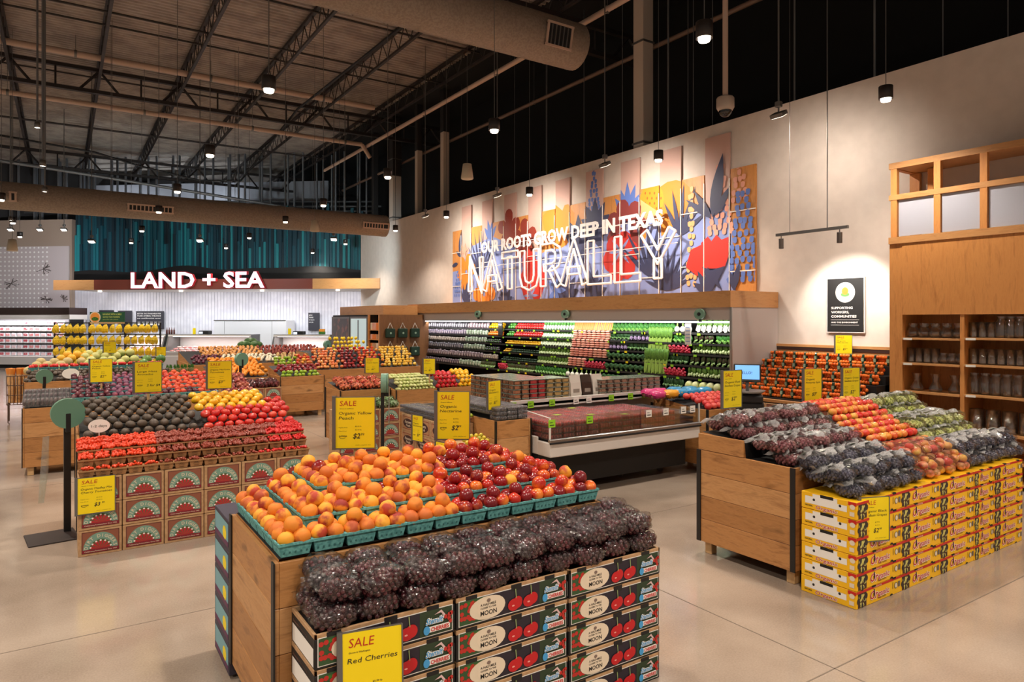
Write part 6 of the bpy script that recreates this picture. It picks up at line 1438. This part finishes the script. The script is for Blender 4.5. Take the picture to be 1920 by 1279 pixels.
CIT = fruit('orange', 'orange', M('orange_skin', (240, 150, 30), .45), .042, .97, None, 10, 7); heap([CIT], 'orange', 'on the citrus bin', 2.6, 3.66, slope(15.0, .86, 15.9, 1.15, 12), .088, 'oranges on the citrus bin')
LEM = fruit('lemon', 'lemon', M('lemon_skin', (248, 214, 40), .4), .04, 1.2, None, 10, 7); heap([LEM], 'lemon', 'on a heap behind the apples', 6.0, 6.9, slope(17.6, 1.2, 18.0, 1.5, 4), .1, 'lemons')
for c in range(2):
    for k in range(3): DBS.put((3.02+.33*c, 13.95, .22*k), 0, 'kraft farm box in front of the citrus bin, %s from the left, %s from the floor' % (nth(c), nth(k)), 'kraft boxes by the citrus bin')
RAB = soft_bag('apple_sack', 'bag of apples', (120, 36, 44), (90, 40, 44), .11, .11, .07, .032, 22, 24)
for r in range(2):
    for c in range(3): RAB.put((3.12+.21*c, 14.07+.19*r, .665+.03*r), (0, 0, R.uniform(-.4, .4)), 'clear bag of dark red apples on kraft boxes, %s row, %s from the left' % (nth(r), nth(c)), 'bagged dark apples')
bin_('oak bin of potatoes and onions at the back', 2.5, 6.9, 17.4, 19.6, .95, [(17.42, .93), (19.58, 1.18)])
ON = [fruit('onion', 'onion', M('onion_purple', (96, 30, 50), .35), .04, .95, None, 8, 6), fruit('onion', 'onion', M('onion_white', (232, 222, 196), .4), .04, .95, None, 8, 6), fruit('onion', 'onion', M('onion_yellow', (214, 150, 80), .4), .04, .95, None, 8, 6)]; PT = [fruit('potato', 'potato', M('potato_tan', (196, 160, 106), .7), .036, 1.4, None, 8, 6), fruit('potato', 'potato', M('potato_red', (140, 60, 50), .7), .036, 1.3, None, 8, 6)]
heap([ON[0]], 'purple onion', 'on the back bin', 2.6, 3.3, slope(17.5, 1.0, 18.1, 1.12, 6), .088, 'purple onions'); heap([ON[1]], 'white onion', 'on the back bin', 3.3, 4.6, slope(17.5, 1.0, 18.1, 1.12, 6), .088, 'white onions'); heap([PT[0]], 'tan potato', 'on the back bin', 4.6, 5.9, slope(17.5, 1.0, 18.1, 1.12, 6), .09, 'tan potatoes')
heap([ON[2]], 'yellow onion', 'at the rear of the back bin', 2.9, 4.4, slope(18.3, 1.13, 19.3, 1.28, 8), .092, 'yellow onions'); heap([PT[1]], 'red potato', 'at the rear of the back bin', 4.4, 6.0, slope(18.3, 1.13, 19.3, 1.28, 8), .092, 'red potatoes')
WM = P(MB().sph((0, 0, 0), (.2, .11, .11), M('dark_melon', (48, 90, 44), .35, nz=(7, (90, 130, 70), .45, .6)), 12, 9), 'watermelon', 'melon')
for k, (px, D) in enumerate(((458, 20.5), (480, 20.6), (470, 20.9))): p = atD(px, 646, D); WM.put((p.x, p.y, p.z if k < 2 else p.z+.1), 0, 'long dark green melon on the onion heap, %s from the left' % nth(k), 'long melons')
t = roll('green bag roll on a stand before the dark red apples', atD(452, 674, 13.6), .4, r=.13); part(MB().box(-.02, .02, .0, .04, -1.15, -.02, BLACK), 'pole', t)
t = roll('green bag roll on a stand by the far apples', atD(613, 646, 20.9), .4, r=.12); part(MB().box(-.02, .02, .0, .04, -1.15, -.02, BLACK), 'pole', t)
# ================================================================ BACK OF THE STORE
# banana racks
BNM = M('banana_skin', (246, 206, 30), .5, nz=(5, (220, 190, 40), .4, .6))
def banana():
    b = MB()
    for k in range(5):
        a = -.7+.35*k; pts = []
        for j in range(5): t_ = j/4; r_ = .02+.05*math.sin(PI*t_*.8); pts.append((math.sin(a)*r_*1.4, -math.cos(a)*r_*.9-.01, -.02-.19*t_))
        for j in range(4): b.cyl(pts[j], pts[j+1], (.010, .018, .019, .016)[j], BNM, 6, (.018, .019, .016, .006)[j])
    b.cyl((0, 0, .01), (0, -.012, -.03), .014, M('banana_stem', (120, 120, 40), .6), 6); return P(b, 'banana_bunch', 'bananas')
BN = banana()
def rack(i, pxc, n=5, rows=4, sign=False):
    p = atD(pxc, 600, 21.6); t = thing('banana_rack', 'black wire banana rack, %s from the left' % nth(i), 'rack', (p.x, p.y, 0), BANG*.9); b = MB(); w_ = 1.12
    for x in (-w_/2, w_/2): b.box(x-.02, x+.02, -.02, .02, 0, 1.93, BLACK).box(x-.02, x+.02, -.3, .3, 0, .05, BLACK)
    part(b, 'upright', t); b = MB()
    for k in range(rows): z = 1.90-.36*k; b.box(-w_/2, w_/2, -.02, .02, z-.01, z+.02, BLACK)
    part(b, 'crossbar', t); mx = Matrix.Translation((p.x, p.y, 0)) @ Matrix.Rotation(BANG*.9, 4, 'Z')
    for k in range(rows):
        for q in range(n): c = mx @ Vector((-w_/2+.13+(w_-.26)*q/(n-1)+R.uniform(-.02, .02), -.04, 1.88-.36*k)); BN.put(tuple(c), (0, 0, BANG*.9+R.uniform(-.3, .3)), 'yellow banana bunch on the %s rack, %s row, %s from the left' % (('left', 'middle', 'right')[i], nth(k), nth(q)), 'banana bunches', R.uniform(1.3, 1.45))
    return t
for i, px in enumerate((135, 202, 268)): rack(i, px)
p = atD(202, 604, 21.6); t = thing('banana_sign', 'green sign with a round sun badge above the banana racks', 'sign', p, BANG*.9)
b = MB().box(-.56, .56, -.03, .0, 0.0, .32, M('sign_green', (30, 84, 58), .5)).box(-.56, .56, -.04, .01, -.05, .0, PINE); f = frame((-.56, -.031, 0), (1, 0, 0), (0, 0, 1)); b.disc(f, .17, .15, .18, .18, 1, CREAM, 24).disc(f, .17, .15, .15, .15, 2, M('badge_orange', (232, 150, 60), .6), 24).disc(f, .17, .10, .11, .06, 3, GREENL, 16)
GT = M('sign_lettering_green', (190, 206, 110), .5); b.text(f, 'BANANAS WITH A SMILE', .42, .22, .055, 2, GT, .02, .6).text(f, 'GOOD FOR FARMERS', .42, .14, .045, 2, GT, .02, .55).text(f, 'good for the planet', .42, .07, .03, 2, GT, 0, .5); part(b, 'sign_board', t)
# meat fridge at far left
def BT(x, y, z): return BM @ Vector((x, y, z))
fx0, fx1 = bx(-40, 1.6), bx(131, 1.6); t = thing('meat_fridge', 'open refrigerated case of packaged meat at far left', 'refrigerated case', BT(fx0, 1.6, 0), BANG); W_ = fx1-fx0
z_t = bz(60, 577, 1.6); z_d = bz(60, 590, 1.6); z_l = bz(60, 599, 1.6)
part(MB().box(0, W_, -.05, 1.0, z_d, z_t, M('dark_wood_cap', (50, 34, 30), .5)), 'cap', t); part(MB().box(0, W_, -.02, 1.0, z_l, z_d, CW_), 'canopy', t); part(MB().box(0, W_, .8, 1.0, 0, z_l, M('fridge_back', (226, 222, 228), .4)).box(W_-.05, W_, 0, 1.0, 0, z_l, DARK), 'back_panel', t)
part(MB().box(0, W_, -.25, .9, .15, .48, CW_).box(0, W_, -.15, .9, 0, .15, DARK), 'base', t)
FZ = [1.80, 1.55, 1.30, 1.05, .80, .50]; part(MB(), 'x', t) if 0 else None
for z in FZ: part(MB().box(.02, W_-.06, .05, .8, z-.02, z, CW_), 'shelf', t)
MTP = []
for nm, c in (('pink', (214, 130, 130)), ('red', (180, 70, 80)), ('pale', (226, 196, 198))):
    root = tag(MB().rbox(0, .24, 0, .08, 0, .16, .02, M('tray_white', (236, 234, 238), .4)).build('meat_pack'), 'x', 'meat pack'); part(MB().rbox(.03, .21, -.012, .02, .03, .13, .01, M('meat_'+nm, c, .3, coat=.5, nz=(14, (230, 190, 190), .5, .7))), 'meat', root); MTP.append(Proto(root))
for r, z in enumerate(FZ):
    for k in range(int((W_-.1)/.27)): MTP[(k*5+r*3+k//3) % 3].put(BT(fx0+.05+.27*k, 1.68, z), BANG, 'white tray of packaged meat on the %s shelf of the far fridge, %s from the left' % (nth(r), nth(k)), 'packaged meat trays')
o = area(BT((fx0+fx1)/2, 1.5, z_l-.04), None, W_-.2, .15, 45, (1, .96, 1)); o.rotation_euler = (math.radians(25), 0, BANG)
# meat counters
def counter(px0, px1, lab, seed):
    x0, x1 = bx(px0, -.4), bx(px1, -.4); W_ = x1-x0; t = thing('meat_counter', lab, 'meat counter', BT(x0, -.4, 0), BANG); zt = 1.40
    part(MB().box(0, W_, .0, 1.1, .14, .62, M('counter_grey', (170, 162, 160), .4)).box(.02, W_-.02, .08, 1.1, 0, .14, DARK), 'base', t); part(MB().box(0, W_, .35, 1.1, zt, zt+.05, STEEL).box(0, W_, .33, .38, zt-.03, zt+.03, CW_), 'top', t); part(MB().box(0, W_, 1.05, 1.1, .62, zt, CW_), 'back', t)
    part(MB().add([(0, .02, .78), (W_, .02, .78), (W_, .36, zt), (0, .36, zt)], [(0, 1, 2, 3)], GLASS), 'front_glass', t)
    for x in (0, W_-.06): part(MB().add([(x, 0, .6), (x+.06, 0, .6), (x+.06, .36, zt+.04), (x, .36, zt+.04), (x, 1.1, .6), (x+.06, 1.1, .6), (x+.06, 1.1, zt+.04), (x, 1.1, zt+.04)], [(0, 1, 2, 3), (0, 3, 7, 4), (1, 5, 6, 2), (3, 2, 6, 7)], GREY), 'end_panel', t)
    part(MB().box(.05, W_-.05, .03, 1.0, .62, .80, CW_).box(.05, W_-.05, .02, .04, .66, .78, M('counter_panel', (150, 140, 136), .4)), 'deck', t)
    part(MB().cyl((.1, .5, zt-.03), (W_-.1, .5, zt-.03), .02, M('counter_tube', (255, 240, 245), .4, emit=3), 6), 'light_tube', t)
    q = random.Random(seed); n = int((W_-.3)/.22)
    for k in range(n):
        for r in range(3):
            MTS[(k+r) % 3].put(BT(x0+.15+.22*k, -.4+.12+.24*r, .81+.06*r), BANG+q.uniform(-.1, .1), 'cut of meat in the %s, %s row, %s from the left' % (lab.split(' meat')[0]+' counter', nth(r), nth(k)), 'cuts of meat')
    o = area(BT((x0+x1)/2, -.4+.55, zt-.06), None, W_-.3, .1, 30, (1, .94, .95)); o.rotation_euler = (0, 0, BANG); return t
MTS = [P(MB().sph((.1, .08, .02), (.095, .09, .035), M('cut_'+nm, c, .35, nz=(12, (236, 200, 196), .5, .65), coat=.3), 9, 6), 'meat_cut', 'meat') for nm, c in (('pink', (222, 132, 122)), ('rose', (206, 110, 108)), ('pale', (234, 170, 156)))]
counter(305, 462, 'left glass meat counter', 1); counter(505, 612, 'right glass meat counter', 2); counter(215, 300, 'far left glass meat counter', 3)
# white cabinet behind
x0, x1 = bx(401, 2.2), bx(536, 2.2); t = thing('white_cabinet', 'large white cabinet standing behind the meat counters', 'cabinet', BT(x0, 2.2, 0), BANG); zc = bz(470, 600, 2.2)
part(MB().rbox(0, x1-x0, 0, .9, 0, zc, .02, M('cabinet_white', (236, 236, 238), .4)), 'body', t); part(MB().box(.45, .46, -.004, 0, .2, zc-.05, GREY).box(x1-x0-.6, x1-x0-.59, -.004, 0, .2, zc-.05, GREY).box(0, x1-x0, -.01, 0, zc-.04, zc, GREY), 'door_gap', t)
def menu(px0, py0, px1, py1, lab, n, off=3.1, small=0):
    a, c = back(px0, py0, off), back(px1, py1, off); xa, xb = bx(px0, off), bx(px1, off); W_ = xb-xa; H_ = a.z-c.z; t = thing('menu_board', lab, 'sign', BT(xa, off, c.z), BANG)
    b = MB().box(0, W_, 0, .03, 0, H_, M('menu_charcoal', (50, 50, 58), .5)); f = frame((0, -.001, 0), (1, 0, 0), (0, 0, 1)); 
    for k, s_ in enumerate(n): b.text(f, s_, W_*.05, H_*(.84-.13*k), H_*.07, 1, WHITEP, .01, W_*min(.85, .045*len(s_)))
    for k in range(small): b.rect(f, W_*(.06+.15*k), H_*.22, W_*(.06+.15*k+.10), H_*.40, 1, WHITEP)
    part(b, 'board', t); part(MB().box(-.01, W_+.01, -.006, 0, H_, H_+.012, GREY), 'frame', t)
menu(186, 582, 213, 617, 'charcoal menu board behind the banana sign, left one', ['MEAT']); menu(221, 583, 247, 622, 'charcoal menu board right of the banana sign', ['BEEF', 'PORK', 'LAMB']); menu(255, 584, 307, 617, 'wide charcoal menu board with small white pictures', ['BETTER THE STANDARDS FOR', 'FARM ANIMAL WELFARE', 'no antibiotics ever'], 3.1, 6); menu(578, 587, 599, 620, 'narrow charcoal poster at the right of the white wall', ['SEAFOOD', 'STANDARDS', 'we trace it', 'every day'])
def small(px, py, off, fn, name, cat, lab): b = MB(); fn(b); o = b.build(name); p = back(px, py, off); o.location = p; o.rotation_euler.z = BANG; return tag(o, lab, cat)
def st(px): return bz(px, 628, -.0)
for i, px in enumerate((313, 317.5, 322, 326.5)): small(px, 627, .1, lambda b: b.lathe([(0, 0), (.035, 0), (.035, .16), (.012, .2), (.012, .26), (0, .26)], M('sauce_bottle', (90, 40, 30), .3), 8), 'sauce_bottle', 'bottle', 'dark red sauce bottle on the meat counter, %s from the left' % nth(i))
for i, (px, py) in enumerate(((364, 627), (543, 628))): small(px, py, .1, lambda b: b.box(-.06, .06, 0, .01, 0, .24, YEL), 'price_card', 'price card', 'small yellow card on the %s meat counter' % ('left', 'right')[i])
for i, (px, py) in enumerate(((381, 627), (558, 628))):
    o = small(px, py, .1, lambda b: b.rbox(-.2, .2, 0, .3, 0, .14, .02, DARK), 'counter_scale', 'scale', 'black counter scale on the %s meat counter' % ('left', 'right')[i]); part(MB().box(-.16, -.02, -.01, .0, .02, .1, M('scale_screen', (220, 232, 255), .4, emit=.8)), 'screen', o)
small(603, 627, .1, lambda b: b.box(-.11, .11, 0, .1, 0, .1, GREENL).box(-.1, .1, 0, .1, .1, .2, M('box_orange', (230, 150, 50), .5)), 'snack_box', 'box', 'green and orange boxes at the end of the right meat counter')
for i, (px, py, D) in enumerate(((206, 662, 13.6), (46+256, 667, 17.5))): sale('small yellow sign standing %s' % ('on the melon heap', 'by the pineapples')[i], atD(px, py, D), facing(1, 14), .21, .22, ['Melons', ], '$1.99', stick=.25)
# pineapples on a crate
PIN = P(MB().sph((0, 0, .09), (.06, .06, .09), M('pineapple_skin', (120, 110, 60), .8, nz=(40, (80, 80, 40), .4, .6)), 9, 7).add([(.02*math.cos(a)*(1+k), .02*math.sin(a)*(1+k), .17+.09*(1-abs(k-1))) for a in [0, .9, 1.8, 2.7, 3.6, 4.5, 5.4] for k in range(3)], [(3*i, 3*i+1, 3*i+2) for i in range(7)], GREENL), 'pineapple', 'pineapple')
for l in range(3):
    for c in range(2): DB.put((1.95+.33*c, 17.0, .24*l), 0, 'kraft farm box under the pineapples, %s from the left, %s from the floor' % (nth(c), nth(l)), 'kraft boxes under the pineapples')
for r in range(2):
    for c in range(4): PIN.put((2.03+.15*c, 17.1+.17*r, .74), 0, 'pineapple on the kraft boxes, %s row, %s from the left' % (('front', 'back')[r], nth(c)), 'pineapples')
# kiosk of fridges with bags on its end
q0, q1, qy0, qy1 = 7.40, 8.50, 17.9, 22.0
t = thing('fridge_kiosk', 'oak topped kiosk of glass door fridges at the back of the wall case', 'kiosk', (q0, qy0, 0))
part(MB().box(.22, 1.3, .3, 3.9, 2.15, 2.42, OAKH), 'oak_cap', t); part(MB().box(0, q1-q0+.4, 0, .06, 0, 2.15, wood('dark_oak', (116, 78, 48), (128, 88, 54), (98, 64, 38), 'z', knots=False)), 'end_board', t)
part(MB().box(.05, 1.3, .9, 4.1, 0, 2.15, DARK).box(0, .05, .06, .12, 0, 2.15, OAKV).box(0, .05, .85, .92, 0, 2.15, OAKV), 'carcass', t)
part(MB().box(.30, .34, .12, .85, 0, 2.1, OAKV), 'shelf_back', t)
for k, z in enumerate((.9, 1.18, 1.45, 1.72)): part(MB().box(0, .32, .12, .85, z-.02, z, OAKV), 'shelf', t)
for k, z in enumerate((.9, 1.18, 1.45, 1.72)):
    for q in range(5): o = MB().rbox(0, .12, -.055, .055, 0, (.2, .16, .14, .2)[k], .01, M(('jar_pink', 'jar_cream', 'jar_tan', 'jar_orange')[(k+q//2) % 4], ((226, 170, 150), (228, 206, 180), (200, 150, 110), (226, 130, 60))[(k+q//2) % 4], .5)).build('grocery_pack'); o.location = (q0+.04, qy0+.20+.14*q, z); tag(o, 'pastel pack on the kiosk side shelves, %s shelf from below, %s from the right' % (nth(k), nth(q)), 'packet', 'packets on the kiosk shelves')
kd_ = part(MB().box(-.01, .05, .92, 2.35, .1, 2.1, GREY).box(-.012, .045, 1.0, 2.28, .16, 2.04, M('fridge_glow', (196, 220, 226), .3, emit=.35)), 'glass_door', t, 'bright lit fridge door'); part(MB().box(-.03, -.01, 1.62, 1.66, .2, 2.0, GREY), 'door_handle', kd_)
part(MB().box(-.01, .05, 2.4, 4.05, .1, 2.1, GREY).box(-.012, .045, 2.5, 3.98, .16, 2.04, M('fridge_dark', (60, 48, 46), .3, nz=(5, (130, 80, 70), .5, .6))), 'glass_door', t, 'dim fridge door')
def tote():
    b = MB(); m = M('tote_green', (20, 52, 38), .6); b.rbox(-.14, .14, -.09, 0, 0, .26, .02, m); root = tag(b.build('tote_bag'), 'x', 'bag'); part(MB().tube([(-.08, -.05, .25), (0, -.04, .42), (.08, -.05, .25)], .008, WHITE, 4), 'handle', root); part(MB().cyl((-.0, -.093, .13), (0, -.09, .13), .03, M('tote_badge', (150, 180, 160), .5), 12), 'badge', root); return Proto(root)
TT = tote()
for r in range(2):
    for c in range(3): TT.put((q0+.28+.38*c, qy0-.01, 1.50-.52*r), 0, 'dark green tote bag hanging on the kiosk end, %s row, %s from the left' % (('upper', 'lower')[r], nth(c)), 'hanging tote bags')
# light over the meat department
for px in (200, 350, 500, 640):
    p = back(px, 545, 1.6); x = bx(px, 1.6); o = area(BT(x, 1.8, hz0-.02), None, 2.6, .25, 48, (.98, .96, 1)); o.rotation_euler = (math.radians(14), 0, BANG)
    d_ = MB().cyl((0, 0, 0), (0, 0, .04), .07, LAMP, 12); o2 = d_.build('downlight'); o2.location = BT(x, 1.2, hz0-.03); tag(o2, 'round recessed downlight under the header, near %s' % ('the bananas' if px == 200 else 'the left counter' if px == 350 else 'the white cabinet' if px == 500 else 'the right end'), 'downlight')
